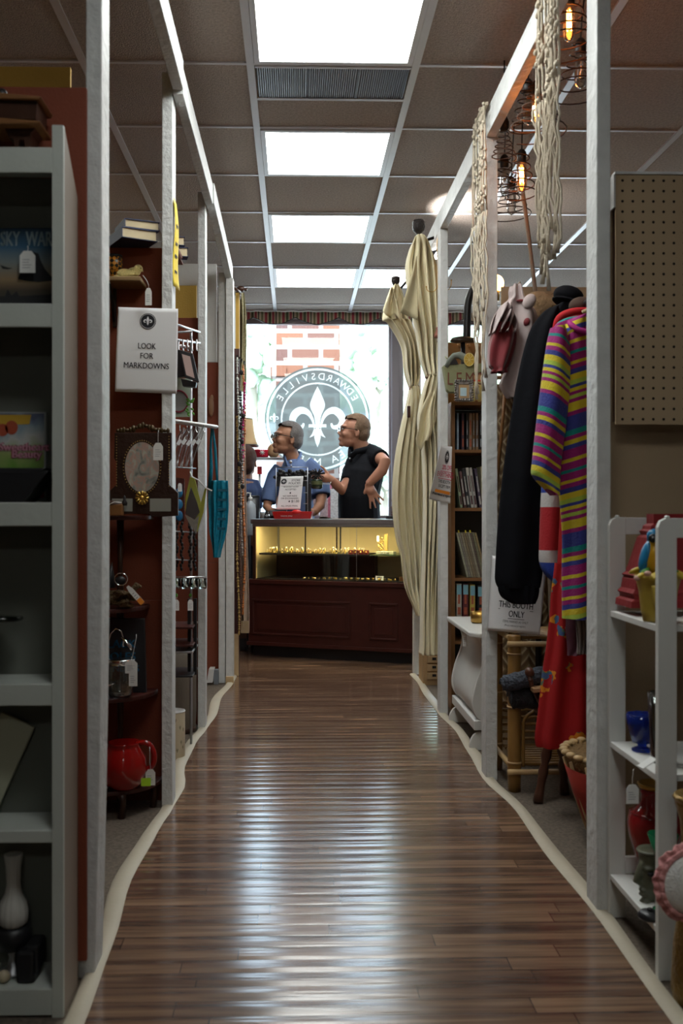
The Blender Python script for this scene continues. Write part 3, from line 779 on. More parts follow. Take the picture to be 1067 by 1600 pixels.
# ---- books on the divider top
def book(label, c, sz, rz, col, group, name='book', rot=None, pages=(.6, .5, .32)):
    """lying book: spine along -X; sz = width, depth, thickness"""
    t = thing(name, label, 'book', c, rz, group); t.rotation_euler = rot or (0, 0, rz)
    w_, d_, h_ = sz; e = .0025; m = mat('cover_%d_%d_%d' % tuple(int(v * 255) for v in col), col, .55, var=.1)
    part('cover', MB().box(0, w_, 0, d_, 0, e).box(0, w_, 0, d_, h_ - e, h_).box(0, e, 0, d_, e, h_ - e), m, t, world=False)
    part('pages', MB().box(e, w_ - .004, .004, d_ - .004, e, h_ - e), mat('pages_%d' % int(pages[0] * 100), pages, .85, var=.12, vs=30), t, world=False)
    return t


NAVY = (.02, .03, .09)
c = P(196, 388, 3.40)
book('lower of the two books lying on the rust red divider', (c.x, 3.33, 1.9155), (.125, .15, .036), math.radians(28), NAVY, 'books on the divider')
book('upper of the two books lying on the rust red divider', (c.x + .008, 3.34, 1.952), (.12, .14, .030), math.radians(24), NAVY, 'books on the divider')

# ---- small shelf with gold bird
t = thing('wall_shelf', 'small brown shelf on a black bracket under the gold bird', 'shelf', (P(200, 445, 3.4).x, 3.46, Z(446, 3.36)))
zs = Z(436, 3.36)
part('shelf_board', MB().box(P(140, 0, 3.36).x, P(222, 0, 3.36).x, 3.33, 3.46, zs - .016, zs), mat('tan_wood', (.26, .17, .08), .5, var=.2), t, bevel=.004)
part('bracket', MB().box(P(172, 0, 3.4).x, P(177, 0, 3.4).x, 3.445, 3.46, Z(512, 3.45), zs - .017).tube([(P(174, 0, 3.4).x, 3.45, Z(505, 3.45)), (P(174, 0, 3.4).x, 3.41, Z(475, 3.45)), (P(174, 0, 3.4).x, 3.36, zs - .02)], .005), BLACKM, t)
t = thing('gold_bird', 'glittering gold bird ornament on the small wall shelf', 'ornament', (P(205, 436, 3.37).x, 3.37, zs)); g = mat('gold_glitter', (.62, .5, .2), .3, .8, var=.5, vs=300, bump=1.5, bs=400)
q = MB(); cc = P(208, 426, 3.37); q.ell(cc, (.027, .018, .017), (0, -.25, 0)); q.ell(P(216, 420, 3.37), (.015, .013, .014)); q.tube([P(221, 421, 3.37), P(223.5, 425, 3.37)], [.004, .001]); part('body', q, g, t)
part('wing', MB().ell(P(197, 426, 3.35), (.028, .006, .013), (0, .12, 0)).ell(P(192, 429, 3.35), (.022, .005, .009), (0, .3, 0)), g, t)
part('tail', MB().tube([P(192, 430, 3.37), P(180, 435, 3.37), P(171, 441, 3.36)], [(.004, .012), (.003, .01), (.002, .005)]), g, t)
part('eye', MB().ell(P(220, 419, 3.357), .002), BLACK, t)
t = thing('checked_cup', 'black and amber diamond checked cup behind the gold bird', 'cup', (P(181, 436, 3.41).x, 3.41, zs))
chk = mat('diamond_check', (.5, .2, .02), .3)
N, L, B = nodes(chk)
for l in list(B.inputs['Base Color'].links): L.remove(l)
o3, tc = xyz(N, L); mp = N.new('ShaderNodeMapping'); mp.inputs['Rotation'].default_value = (0, PI / 4, 0); L.new(tc.outputs['Object'], mp.inputs[0]); ck = N.new('ShaderNodeTexChecker'); ck.inputs['Scale'].default_value = 88; ck.inputs[1].default_value = (.5, .2, .02, 1); ck.inputs[2].default_value = (.01, .01, .01, 1); L.new(mp.outputs[0], ck.inputs[0]); L.new(ck.outputs[0], B.inputs['Base Color'])
cx = P(178, 0, 3.41).x
part('bowl', MB().lathe([(.02, zs + .001), (.012, zs + .012), (.016, zs + .03), (.03, zs + .04), (.0285, Z(403, 3.41)), (.026, Z(403, 3.41))], (cx, 3.41, 0), 24), chk, t)
part('rim', MB().lathe([(.0287, Z(405, 3.41)), (.0287, Z(401, 3.41)), (.026, Z(401, 3.41))], (cx, 3.41, 0), 24), BLACK, t)
tag(232, 450, 3.33, 10, 27, 'white price tag hanging from the gold bird', sx=[0, 0, -2, -5, -9])

# ---- dark corner shelf (whatnot)
wx, wy = -.635, 3.445
t = thing('corner_shelf', 'dark wooden tiered corner shelf on the left carpet', 'shelf', (wx, 3.36, 0))
for py, pxr in ((806, 233), (952, 226), (1092, 240), (1237, 250)):
    Yf = 3.24; z = Z(py, Yf); r = X(pxr, 3.33) - wx
    q = MB(); pts = [(wx - .16, wy)] + [(wx + (r if math.cos(a) > 0 else .16) * math.cos(a), wy - .20 * math.sin(a)) for a in [PI - PI * i / 24 for i in range(25)]]
    q.prism(pts, z - .014, z, ax='z'); part('shelf', q, MAHOG, t, bevel=.003)
for x_, y_ in ((P(188, 0, 3.40).x, 3.40), (-.77, 3.40)): part('upright', MB().lathe([(.013, .02), (.009, .05), (.014, .1), (.008, .2), (.013, .45), (.008, .55), (.014, .7), (.008, .8), (.013, .985)], (x_, y_, 0), 12), DWOOD, t)
for x_, y_ in ((P(190, 0, 3.27).x, 3.265), (P(238, 0, 3.38).x, 3.39), (-.76, 3.3)): part('leg', MB().tube([(x_, y_, Z(1243, 3.24)), (x_ + .006, y_, .05), (x_, y_, .0)], [.016, .01, .013]), DWOOD, t)
TZ = lambda py: Z(py, 3.24)
# ---- oval framed picture
Yp = 3.26
t = thing('oval_framed_picture', 'carved dark wooden frame with an oval picture, gilt beading', 'picture frame', (P(222, 806, Yp).x, Yp, TZ(806)))
out = [(179, 676), (268, 676), (268, 716), (264, 722), (264, 757), (278, 770), (278, 806), (238, 808), (232, 803), (168, 803), (168, 770), (182, 757), (182, 722), (178, 716)]
q = MB(); q.prism([pz(x, y, Yp) for x, y in out], Yp, Yp + .02); body = part('frame', q, mat('walnut_carved', (.028, .012, .008), .5, spec=.25, var=.4, vs=30, bump=.3), t, bevel=.002)
q = MB()
for k in range(17):
    x = 184 + k * 4.9; y = 673 - 8 * math.exp(-((x - 224) / 15) ** 2); q.ell(P(x, y, Yp + .006), (.006 + .002 * (k % 2), .006, .006 + .003 * (k % 3)), n=8, m=6)
part('crest', q, mat('dull_gilt', (.07, .045, .018), .4, .5, var=.5, vs=80, bump=.5), t, label='carved leafy crest')
oc = P(222, 730, Yp); rx = 26.5 * Yp / F; rz_ = 39 * Yp / F
pic = mat('oval_picture', (.5, .5, .5), .25)
N, L, B = nodes(pic)
for l in list(B.inputs['Base Color'].links): L.remove(l)
o3, tc = xyz(N, L, 'Generated'); nz = N.new('ShaderNodeTexNoise'); nz.inputs['Scale'].default_value = 3.5; nz.inputs['Detail'].default_value = 5; nz.inputs['Distortion'].default_value = 1.2; L.new(tc.outputs['Generated'], nz.inputs['Vector'])
rp = ramp(N, [(.3, (.16, .17, .17)), (.42, (.32, .33, .30)), (.5, (.45, .28, .24)), (.56, (.40, .40, .36)), (.7, (.5, .46, .36))]); L.new(nz.outputs['Fac'], rp.inputs[0]); L.new(rp.outputs[0], B.inputs['Base Color'])
part('picture', MB().add([(oc.x + rx * math.cos(a * PI / 24), Yp - .001, oc.z + rz_ * math.sin(a * PI / 24)) for a in range(48)], [tuple(range(48))]), pic, t, label='faded oval picture of a figure')
q = MB()
for a in range(52): q.ell((oc.x + rx * 1.09 * math.cos(a * PI / 26), Yp - .002, oc.z + rz_ * 1.06 * math.sin(a * PI / 26)), .0022, n=6, m=4)
for k in range(19):
    for x in (182, 264): q.ell(P(x, 682 + k * 4.3, Yp - .001), .002, n=6, m=4)
part('beading', q, mat('gilt_bead', (.32, .2, .05), .35, .8, var=.2), t, kind='stuff')
q = MB(); gc = P(222, 778, Yp - .004)
for k in range(12): a = k * PI / 6; q.tube([gc + Vector((.006 * math.cos(a), 0, .006 * math.sin(a))), gc + Vector((.022 * math.cos(a), -.002, .022 * math.sin(a)))], [.002, .0045], 6)
q.ell(gc, (.008, .006, .008)); part('gilt_rosette', q, GOLD, t)
q = MB()
for x0_, x1_ in ((175, 207), (234, 267)): part('name_plate', MB().add([P(x, y, Yp - .001) for x, y in ((x0_, 779), (x1_, 779), (x1_, 799), (x0_, 799))], [(0, 1, 2, 3)]), mat('faded_label', (.28, .28, .25), .6, var=.1), t)
tag(247, 692, 3.22, 15, 27, 'white price tag over the oval picture', sx=[0, 0, 0, 0, 1])
t = thing('carved_box', 'small carved brown trinket box in front of the frame', 'box', (P(180, 803, 3.235).x, 3.235, TZ(806)))
part('box', MB().box(P(158, 0, 3.24).x, P(193, 0, 3.24).x, 3.215, 3.25, TZ(806) + .0005, TZ(788)), BROWNWOOD, t, bevel=.003)
part('lid', MB().ell((P(176, 0, 3.24).x, 3.232, TZ(788)), (.038, .018, .012)), DWOOD, t)
part('finial', MB().lathe([(.008, TZ(790)), (.01, TZ(786)), (.004, TZ(781)), (.005, TZ(778)), (.001, TZ(774))], (P(195, 0, 3.24).x, 3.235, 0), 12), BLACK, t)
part('string', MB().tube([P(190, 785, 3.2), P(178, 784, 3.2), P(168, 790, 3.2), P(167.5, 812, 3.2), P(169, 835, 3.2), P(170, 853, 3.2)], .0012, 5), CARD, t)
# ---- fur piece
t = thing('fur_hat', 'brown fur piece with a silver ring, second corner shelf', 'fur hat', (P(190, 950, 3.3).x, 3.3, TZ(952)))
fur = mat('brown_fur', (.16, .1, .045), .9, var=.7, vs=45, bump=2.0, bs=180)
q = MB(); random.seed(3)
for k in range(34): q.ell(P(random.uniform(160, 208), random.uniform(925, 946), 3.29 + random.uniform(-.03, .03)), (.018, .016, .008), (0, random.uniform(-.4, .4), 0), n=8, m=6)
q.tube([P(205, 925, 3.27), P(214, 914, 3.27), P(222, 917, 3.27)], [.01, .012, .004])
q = remesh(q, .004, 1); part('fur', q, fur, t)
part('ear', MB().tube([P(172, 918, 3.3), P(173, 900, 3.3), P(175, 878, 3.3)], [.02, .012, .001]), BLACK, t)
q = MB(); rc = P(189, 905, 3.25); q.tube([rc + Vector((.021 * math.cos(a * PI / 12), 0, .02 * math.sin(a * PI / 12))) for a in range(25)], .0016, 6, cap=False); part('ring', q, CHROME, t)
part('face', MB().ell(P(188, 907, 3.27), (.018, .01, .014)), BLACK, t)
q = tag(199, 916, 3.24, 8, 36, 'white and orange price tag lying over the fur piece', rot=-.72, strip=MATS['orange_highlight'])
# ---- dark book/box with blue lettering
t = thing('black_book', 'black box with blue BLACK HOLES lettering, third corner shelf', 'boxed book', (P(197, 1092, 3.38).x, 3.38, TZ(1092)))
part('box', MB().prism([pz(150, 966, 3.36), pz(225, 967, 3.36), (P(228, 0, 3.36).x, TZ(1092) + .001), (P(150, 0, 3.36).x, TZ(1092) + .001)], 3.36, 3.385), BLACK, t, bevel=.001)
q = MB(); q.M = Matrix.Translation(P(212, 1012, 3.359)); 
q.text('BLACK', .038, (0, 0), 'RIGHT', bold=.0012); q.text('HOLES', .038, (0, -.042), 'RIGHT', bold=.0012); q.text('AND US', .03, (.012, -.08), 'RIGHT', bold=.001)
part('lettering', q, mat('blue_print', (.01, .12, .24), .6), t)
# ---- glass jar with silver lid and loop handle
t = thing('glass_jar', 'glass jar with silver rim and tall loop handle', 'jar', (P(188, 1090, 3.29).x, 3.29, TZ(1092)))
cx = P(188, 0, 3.29).x; zj = lambda y: Z(y, 3.29)
part('jar', MB().lathe([(.03, TZ(1092) + .001), (.04, zj(1082)), (.046, zj(1060)), (.04, zj(1040)), (.038, zj(1036))], (cx, 3.29, 0), 28), GLASS, t, solid=.002)
part('rim', MB().lathe([(.036, zj(1038)), (.047, zj(1036)), (.048, zj(1029)), (.046, zj(1028)), (.001, zj(1027))], (cx, 3.29, 0), 32), CHROME, t)
lc = P(181, 1004, 3.29)
part('handle', MB().tube([P(168, 1028, 3.29), P(168.5, 1005, 3.29), P(173, 990, 3.29), P(181, 982, 3.29), P(189, 986, 3.29), P(193, 998, 3.29), P(192, 1010, 3.29)], .002, 6).tube([P(190, 995, 3.29), P(203, 1010, 3.29), P(205, 1016, 3.29)], [.004, .007, .003]), CHROME, t)
q = MB(); q.lathe([(.012, zj(1070)), (.038, zj(1062)), (.04, zj(1060)), (.036, zj(1061))], (P(160, 0, 3.22).x, 3.22, 0), 24); q.lathe([(.02, TZ(1092) + .001), (.004, TZ(1088)), (.004, zj(1070))], (P(160, 0, 3.22).x, 3.22, 0), 16)
solo('silver_dish', q, CHROME, 'small silver footed dish left of the glass jar', 'dish')
tag(205, 1032, 3.215, 19, 20, 'square white tag hanging on the glass jar', sx=6)
tag(208, 1046, 3.205, 13, 26, 'lower white tag hanging in front of the glass jar', sx=[0, 0, -2, -3, -1, 0, 1, 2, 3, 4, 5, 5])
# ---- red pitcher
Yr = 3.30; cx = P(193, 0, Yr).x; zr = lambda y: Z(y, Yr); zb = TZ(1237) + .001
t = thing('red_pitcher', 'round glossy red pitcher on the lowest corner shelf', 'pitcher', (cx, Yr, zb))
part('body', MB().lathe([(.045, zb), (.05, zb + .006), (.07, zr(1218)), (.078, zr(1200)), (.074, zr(1180)), (.058, zr(1167)), (.052, zr(1160)), (.056, zr(1157)), (.05, zr(1158)), (.04, zr(1175))], (cx, Yr, 0), 36), REDGLAZE, t)
part('handle', MB().tube(cat([tuple(P(x, y, Yr)) for x, y in ((212, 1162), (226, 1160), (236, 1166), (241, 1180), (239, 1195), (228, 1203), (220, 1206))], 5), (.009), 10), REDGLAZE, t)
part('spout', MB().tube([(cx - .04, Yr, zr(1175)), (cx - .075, Yr - .01, zr(1160)), (cx - .09, Yr - .01, zr(1153))], [.025, .014, .010]), REDGLAZE, t)
tag(235, 1202, 3.235, 15, 25, 'white price tag hanging from the red pitcher handle', sx=[0, 0, -1, -1, -1, -1, -1, -1])
q = MB(); c = P(228, 1222, 3.23); q.cbox(c, (.031, .001, .026)); solo('green_sticker', q, mat('lime_sticker', (.45, .75, .03), .7), 'lime green sticker beside the red pitcher tag', 'sticker')
q = MB().lathe([(.02, zb), (.045, zb + .010), (.046, zb + .011), (.02, zb + .004)], (P(150, 0, 3.28).x, 3.275, 0), 24); solo('small_plate', q, WHITE2, 'small white plate left of the red pitcher', 'plate')
# ================================================================ LEFT BOOTHS, between the second and third post and beyond
book('navy book lying on the mustard board right of the post', (X(262, 3.8), 3.8, Z(390, 3.86)), (.065, .05, .034), .2, NAVY, 'books above the wire rack')
book('lowest navy book with cream pages right of the post', (X(262, 3.8), 3.8, Z(407, 3.86)), (.078, .05, .036), .2, NAVY, 'books above the wire rack')
t = thing('book_ledge', 'narrow ledge carrying the two navy books right of the post', 'ledge', (X(262, 3.85), 3.85, Z(410, 3.86)))
part('bracket', MB().tube([(-.44, 3.80, Z(409, 3.86)), (-.44, 3.463, Z(409, 3.86))], .01, 8), RED, t)
part('ledge', MB().box(-.62, X(284, 3.86), 3.79, 3.9, Z(411, 3.86), Z(408, 3.86)), RED, t)

# ---- chrome wire rack with hanging goods
Yc = 3.95
def Q(px, py, Y=Yc): return P(px, py, Y)
t = thing('wire_rack', 'chrome wire display rack behind the second left post', 'rack', (X(280, 4.0), 4.0, 0))
q = MB()
for x, y in ((-.545, 4.1), (-.445, 4.25)): part('upright', MB().tube([(x, y, .004), (x, y, Z(508, 4.1))], .0055, 8), STEEL, t)
for (a, b) in (((255, 500, 3.8), (312, 519, 4.3)), ((255, 528, 3.8), (312, 536, 4.3)), ((255, 520, 4.1), (300, 518, 4.1))): part('rod', MB().tube([P(*a), P(*b)], .0045, 8), STEEL, t)
for py in (731, 831, 875): part('rung', MB().tube([P(255, py - 2, 3.9), P(306, py + 1, 4.1)], .003, 6), STEEL, t)
for k in range(6): part('hook', MB().tube([P(272 + 7 * k, 531, 4.0), P(272 + 7 * k, 538, 3.97), P(272 + 7 * k, 546, 3.95), P(273 + 7 * k, 548, 3.91)], .003, 6), STEEL, t)
for py, c0 in ((976, MAHOG), (1003, MAHOG), (1013, STEEL), (1050, BLACK)): part('shelf', MB().box(-.72, X(308, 4.2), 4.02, 4.24, Z(py, 4.1) - .008, Z(py, 4.1)), c0, t, bevel=.002)
for x in (293, 302): part('leg', MB().box(X(x, 4.12), X(x + 5, 4.12), 4.12, 4.14, Z(1055, 4.1), Z(936, 4.1)), BLACKM, t)
# acrylic shelf on top of the rack's lower half
t = thing('white_display_arm', 'white tubular display arm sticking out over the turquoise bag', 'display arm', P(300, 668, 3.98))
part('arm', MB().tube([P(255, 656, 3.75), P(272, 658, 3.8), P(300, 662, 3.95), P(322, 665, 4.1), P(337, 667, 4.2)], [(.02, .008)] * 4 + [(.013, .008)], 12), WHITE2, t)
for k, x in enumerate((281, 293, 306, 318)): part('peg', MB().tube([P(x, 664, 3.93), P(x, 672, 3.93), P(x + 2, 676, 3.9)], .002, 6), CHROME, t)
cl = clearglass('clouded_plastic', (.8, .8, .79), .12, .25)
t = thing('plastic_clip_strips', 'clouded clear plastic clip strips hanging under the white arm', 'clip strips', P(298, 735, 3.9))
for k in range(5):
    x = 318 - k * 7.5; Y0 = 4.06 - k * .05
    part('strip', MB().tube([P(x, 669, Y0), P(x - 8 - k, 690, Y0 - .02), P(x - 16 - k * .6, 712, Y0 - .04), P(x - 20, 728 + k, Y0 - .04)], [(.005, .009), (.014, .006), (.008, .006), (.012, .004)], 8), cl, t)
    part('clip', MB().cbox(P(x - 8, 690 + k % 3, Y0 - .03), (.012, .01, .022), (0, .6, 0)), WHITE2, t)
# picture frame hanging tilted
t = thing('tilted_frame', 'black framed pale pink picture hanging tilted on the rack', 'picture frame', Q(296, 600, 3.85))
T_ = [(279, 546), (301, 552), (311, 597), (289, 590)]; I_ = [(284, 553), (297, 557), (304, 591), (291, 586)]
q = MB(); q.prism([pz(x, y, 3.86) for x, y in T_], 3.86, 3.875); part('frame', q, BLACK, t, bevel=.002)
part('picture', MB().add([P(x, y, 3.858) for x, y in I_], [(0, 1, 2, 3)]), mat('faded_pink', (.42, .30, .27), .6), t)
t = thing('black_case', 'black clasped case hanging behind the tilted frame', 'case', Q(283, 590, 3.9))
part('case', MB().prism([pz(x, y, 3.9) for x, y in ((272, 545), (284, 548), (290, 588), (272, 590))], 3.9, 3.93), BLACK, t, bevel=.003)
part('tray', MB().prism([pz(x, y, 3.9) for x, y in ((283, 592), (308, 598), (306, 606), (286, 604))], 3.88, 3.92), BLACK, t, bevel=.003)
for k in range(4): part('clasp', MB().ell(P(276 + 6 * k, 540 + k, 3.885), (.005, .004, .008)), CHROME, t)
# round red rimmed piece on a card
t = thing('hoop_card', 'pale green card with red hoop on the rack', 'card', Q(282, 650, 3.95))
part('card', MB().box(X(255, 3.96), X(297, 3.96), 3.955, 3.96, Z(652, 3.96), Z(592, 3.96)), mat('pale_green_card', (.30, .36, .28), .7, var=.25, vs=20), t)
rc = P(279, 627, 3.95); q = MB(); q.tube([rc + Vector((.037 * math.cos(a * PI / 14), 0, .042 * math.sin(a * PI / 14))) for a in range(29)], .0035, 6, cap=False); part('hoop', q, mat('dark_rose', (.22, .02, .04), .5), t)
part('hoop_face', MB().add([rc + Vector((.035 * math.cos(a * PI / 14), .002, .04 * math.sin(a * PI / 14))) for a in range(28)], [tuple(range(28))]), mat('grey_face', (.25, .26, .25), .6), t)
q = MB()
for k in range(14): q.ell(P(random.uniform(288, 303), random.uniform(620, 650), 3.93), (.008, .003, .004), (0, random.uniform(-1, 1), 0), n=6, m=4)
part('leaves', q, mat('leaf_green', (.08, .25, .03), .6), t)
# yellow green packet in a clear bag
t = thing('scarf_packet', 'clear bag holding a black and yellow green folded scarf', 'packet', Q(310, 835, 3.85))
part('scarf_edge', MB().prism([pz(x, y, 3.86) for x, y in ((297, 745), (304, 746), (310, 770), (314, 785), (320, 763), (323, 762), (318, 800), (308, 832), (304, 820), (298, 760), (289, 800), (290, 775))], 3.858, 3.866), mat('yellow_green', (.36, .37, .02), .7), t, bevel=.002)
part('scarf_dark', MB().prism([pz(x, y, 3.86) for x, y in ((299, 762), (308, 785), (312, 800), (304, 812), (290, 803), (292, 785))], 3.852, 3.858), mat('charcoal_cloth', (.035, .025, .02), .8), t)
part('scarf_grey', MB().prism([pz(x, y, 3.86) for x, y in ((289, 804), (304, 812), (311, 806), (307, 834), (296, 818))], 3.852, 3.858), mat('grey_cloth', (.26, .23, .18), .8, var=.4, vs=60), t)
part('clear_bag', MB().add([P(x, y, 3.848) for x, y in ((294, 740), (302, 743), (332, 767), (330, 775), (308, 836), (288, 812))], [tuple(range(6))]), cl, t)
part('card_header', MB().tube([P(297, 737, 3.85), P(300, 745, 3.85), P(310, 750, 3.85), P(321, 762, 3.85), P(331, 767, 3.85)], .003, 6), CARD, t)
t = thing('toy_packet', 'clear blister packet with blue pieces behind the frame', 'packet', Q(280, 815, 3.9))
part('bag', MB().prism([pz(x, y, 3.9) for x, y in ((270, 745), (288, 748), (288, 815), (271, 816))], 3.9, 3.906), clearglass('bluish_plastic', (.45, .5, .6), .2, .1), t)
for k in range(3): part('blue_piece', MB().ell(P(280, 770 + k * 18, 3.894), (.014, .005, .02)), mat('toy_blue', (.02, .16, .35), .4), t)
tag(281, 755, 3.88, 6, 13, 'tiny white price tag on the blue blister packet')
# glass votives in a row
t = thing('votive_holder', 'row of small clear glass votives on a chrome bar', 'candle holder', Q(297, 922, 3.9))
part('bar', MB().tube([P(255, 902, 3.9), P(323, 903, 3.9)], .006, 8), CHROME, t)
for k in range(4):
    c = P(276 + 13.5 * k, 920, 3.9); part('votive', MB().lathe([(.013, 0), (.016, .004), (.016, .042), (.0135, .042), (.0125, .008), (.001, .007)], c, 18), MATS['solid_glass'], t)
for k, x in enumerate((275.5, 297.5)):
    tg = tag(x, 937, 3.9, 8.5, 17, ['white tag with green knot, left one under the votives', 'white tag with green knot, right one under the votives'][k], sx=8)
    part('green_knot', MB().ell(P(x, 930, 3.9), (.006, .005, .008)), MATS['leaf_green'], tg)
# strands of dark beads hanging
for k, x in enumerate((276, 284, 297, 304)):
    q = MB()
    for j in range(15): q.ell(P(x + 1.5 * math.sin(j * 1.7 + k), 812 + j * 5.5, 4.0), (.006, .005, .009), n=6, m=5)
    solo('dark_bead_strand', q, BLACKM, 'strand of small dark beads hanging on the left wire rack', 'bead strand', group='dark bead strands on the rack')
q = MB()
for j in range(12): q.ell(P(270 + random.random() * 34, 972 + random.choice((0, 27)) , 4.06), (.012, .008, .006), n=8, m=5)
# hamper and canister
t = thing('hamper', 'tall grey brown rounded hamper on the carpet', 'hamper', (-.553, 4.565, 0))
hc = (-.553, 4.565)
part('body', MB().lathe([(.09, .001), (.1, .01), (.105, .1), (.105, .3), (.098, .37), (.09, .375)], (*hc, 0), 36, sx=.95), mat('hamper_grey', (.15, .125, .10), .7, bump=.1), t)
part('base_band', MB().lathe([(.1015, .002), (.106, .006), (.1065, .02), (.1055, .024)], (*hc, 0), 36, sx=.95), DWOOD, t)
t = thing('canister', 'cream canister with small printed sprigs on the carpet', 'canister', (X(268, 4.03), 4.03, 0))
cc = (X(268, 4.03), 4.05); rr = .052; zt = Z(1111, 4.03)
part('body', MB().lathe([(rr * .97, .001), (rr, .006), (rr, zt - .006), (rr * .97, zt), (rr * .9, zt - .004), (.001, zt - .01)], (*cc, 0), 32), mat('canister_cream', (.55, .47, .33), .5), t)
q = MB()
for i, (a, z) in enumerate(((-1.2, .16), (-.8, .13), (-1.3, .1), (-.7, .07), (-1.05, .04), (-.45, .12), (-.5, .05))):
    for da in (-.05, 0, .05): q.add([(cc[0] + (rr + .0006) * math.cos(a + da + u), cc[1] + (rr + .0006) * math.sin(a + da + u), z + v + abs(da) * .12) for u, v in ((-.025, 0), (0, -.008), (.025, 0), (0, .008))], [(0, 1, 2, 3)])
part('printed_sprigs', q, mat('sprig_green', (.10, .09, .05), .7), t, kind='stuff')
part('rim', MB().lathe([(rr * .99, zt - .004), (rr * 1.03, zt - .002), (rr * 1.0, zt + .002), (rr * .93, zt)], (*cc, 0), 32), WHITE2, t)

# ---- turquoise bag on the arm
Yt = 4.28
teal = mat('turquoise_cloth', (.0, .20, .30), .65, var=.35, vs=30, bump=.5, bs=90)
t = thing('turquoise_bag', 'turquoise patterned cloth bag hanging from the white arm', 'bag', P(340, 872, Yt))
q = MB(); sheet(q, [(751, 326, 356), (775, 325, 357), (800, 326, 357), (830, 327, 354), (850, 331, 349), (860, 333, 346), (871, 334, 344)], Yt, folds=2.5, amp=.010, n=30, bulge=.02); part('pouch', q, teal, t, solid=.003)
part('strap', MB().tube([P(331, 665, 4.17), P(329, 700, Yt - .03), P(330, 730, Yt - .02), P(328, 762, Yt)], [(.004, .006), (.006, .008), (.008, .01), (.01, .012)], 8), teal, t)
part('strap', MB().tube([P(332, 665, 4.18), P(336, 700, Yt - .03), P(338, 730, Yt - .02), P(340, 760, Yt)], [(.004, .006), (.006, .01), (.006, .009), (.005, .009)], 8), teal, t)
q = MB()
for k in range(5): q.add([P(x, y, Yt - .040) for x, y in ((340, 764 + k * 15), (356 - k, 764 + k * 15), (356 - k, 768 + k * 15), (340, 768 + k * 15))], [(0, 1, 2, 3)])
part('bands', q, mat('deep_teal', (.0, .07, .11), .7), t, kind='stuff')
# bits at the foot of the third post
solo('white_box', MB().prism([pz(x, y, 5.75) for x, y in ((323, 1067), (332, 1067), (334, 1046), (326, 1046))], 5.75, 5.85), WHITE2, 'small white box on the floor behind the third left post', 'box')
solo('grey_box', MB().box(X(334, 5.78), X(341, 5.78), 5.78, 5.84, 0.001, Z(1046, 5.8)), mat('bluegrey', (.2, .22, .25), .5), 'small blue grey box on the floor beside the twin posts', 'box')
# profile ornament on the far red board
solo('wall_plaque', MB().ell(P(330, 635, 5.9), (.016, .012, .06)).ell(P(331, 622, 5.9), (.01, .01, .02)), mat('plaque', (.25, .13, .07), .5), 'small brown face plaque on the far red divider', 'plaque')

# ---- tapestry, gold frame and bracket beyond the posts
Yg = 6.29
t = thing('tapestry', 'speckled olive woven hanging at the far left booth end', 'wall hanging', P(378, 612, Yg))
q = MB(); sheet(q, [(458, 371, 381), (480, 371, 383.5), (520, 371, 384.5), (570, 371, 384), (604, 371, 384), (612, 374, 382)], Yg, 1.5, .02, 14); part('cloth', q, mat('olive_tapestry', (.25, .22, .12), .9, var=.9, vs=120, bump=.6), t, solid=.004)
part('hanging_arm', MB().tube([P(376, 458, 6.2), P(374, 456, 6.0), (-.385, 5.892, Z(452, 6.0))], .008, 8), DWOOD, t)
part('carved_bracket', MB().ell(P(376, 452, 6.2), (.028, .03, .02)).ell(P(384, 453, 6.2), (.012, .012, .008)).ell(P(372, 462, 6.2), (.018, .02, .035)).tube([P(380, 452, 6.2), P(387, 450, 6.2)], [.006, .002]), DWOOD, t)
t = thing('gilt_strip', 'tall narrow gilt frame beside the olive hanging', 'frame', P(370, 555, 6.15))
part('frame_edge', MB().box(X(368, 6.15), X(373.5, 6.15), 6.15, 6.24, Z(555, 6.15), Z(458, 6.15)), mat('gilt_frame', (.5, .3, .06), .4, .5), t)
part('liner', MB().box(X(365.8, 6.15), X(368, 6.15), 6.15, 6.24, Z(555, 6.15), Z(462, 6.15)), WHITE2, t)
t = thing('necklace_board', 'tall narrow brown board from which the necklaces hang', 'display board', (X(370, 6.1), 6.1, .007))
part('board', MB().box(X(365.5, 6.05), X(374, 6.05), 6.05, 6.075, .007, Z(545, 6.05)), MAHOG, t, bevel=.002)
for k in range(4): part('peg', MB().tube([(X(369 + k * 4, 6.03), 6.08, Z(558 + 3 * k, 6.03)), (X(371 + k * 3.6, 6.0), 5.97, Z(558 + 3 * k, 6.03))], .004, 6), BLACKM, t)
part('rough_foot', MB().box(X(366, 6.05), X(373, 6.05), 6.044, 6.05, .007, Z(990, 6.05)), RAWWOOD, t)
# ---- necklaces
cols = [((.5, .5, .45), .3, 'pale silver beads'), ((.02, .02, .02), .3, 'black beads'), ((.05, .2, .35), .2, 'blue glass beads'), ((.4, .02, .12), .2, 'pink and red beads'), ((.45, .3, .1), .3, 'gold beads'), ((.12, .05, .03), .3, 'brown wooden beads'), ((.3, .27, .25), .2, 'grey pearl beads'), ((.5, .16, .04), .3, 'amber beads')]
for k, (c, r_, nm) in enumerate(cols):
    m = mat('beads_%d' % k, c, r_, .4 if k in (0, 4, 6) else 0, var=.6, vs=90); x0_ = 372 + (k % 4) * 3.0; top = 560 + (k * 53) % 120; bot = [700, 780, 690, 720, 990, 985, 870, 960][k]
    q = MB(); j = 0; y = top
    while y < bot:
        s_ = random.uniform(.0045, .0095) if k != 5 else .006
        q.ell(P(x0_ + 1.6 * math.sin(y * .03 + k), y, 6.005 + .010 * (k % 3)), (s_, s_, s_ * random.uniform(.8, 1.5)), n=7, m=5); y += s_ * 1.9 / (6.02 / F)
    solo('necklace', q, m, 'hanging necklace of %s at the end of the left booths' % nm, 'necklace', group='necklaces at the end of the left booths')
q = MB()
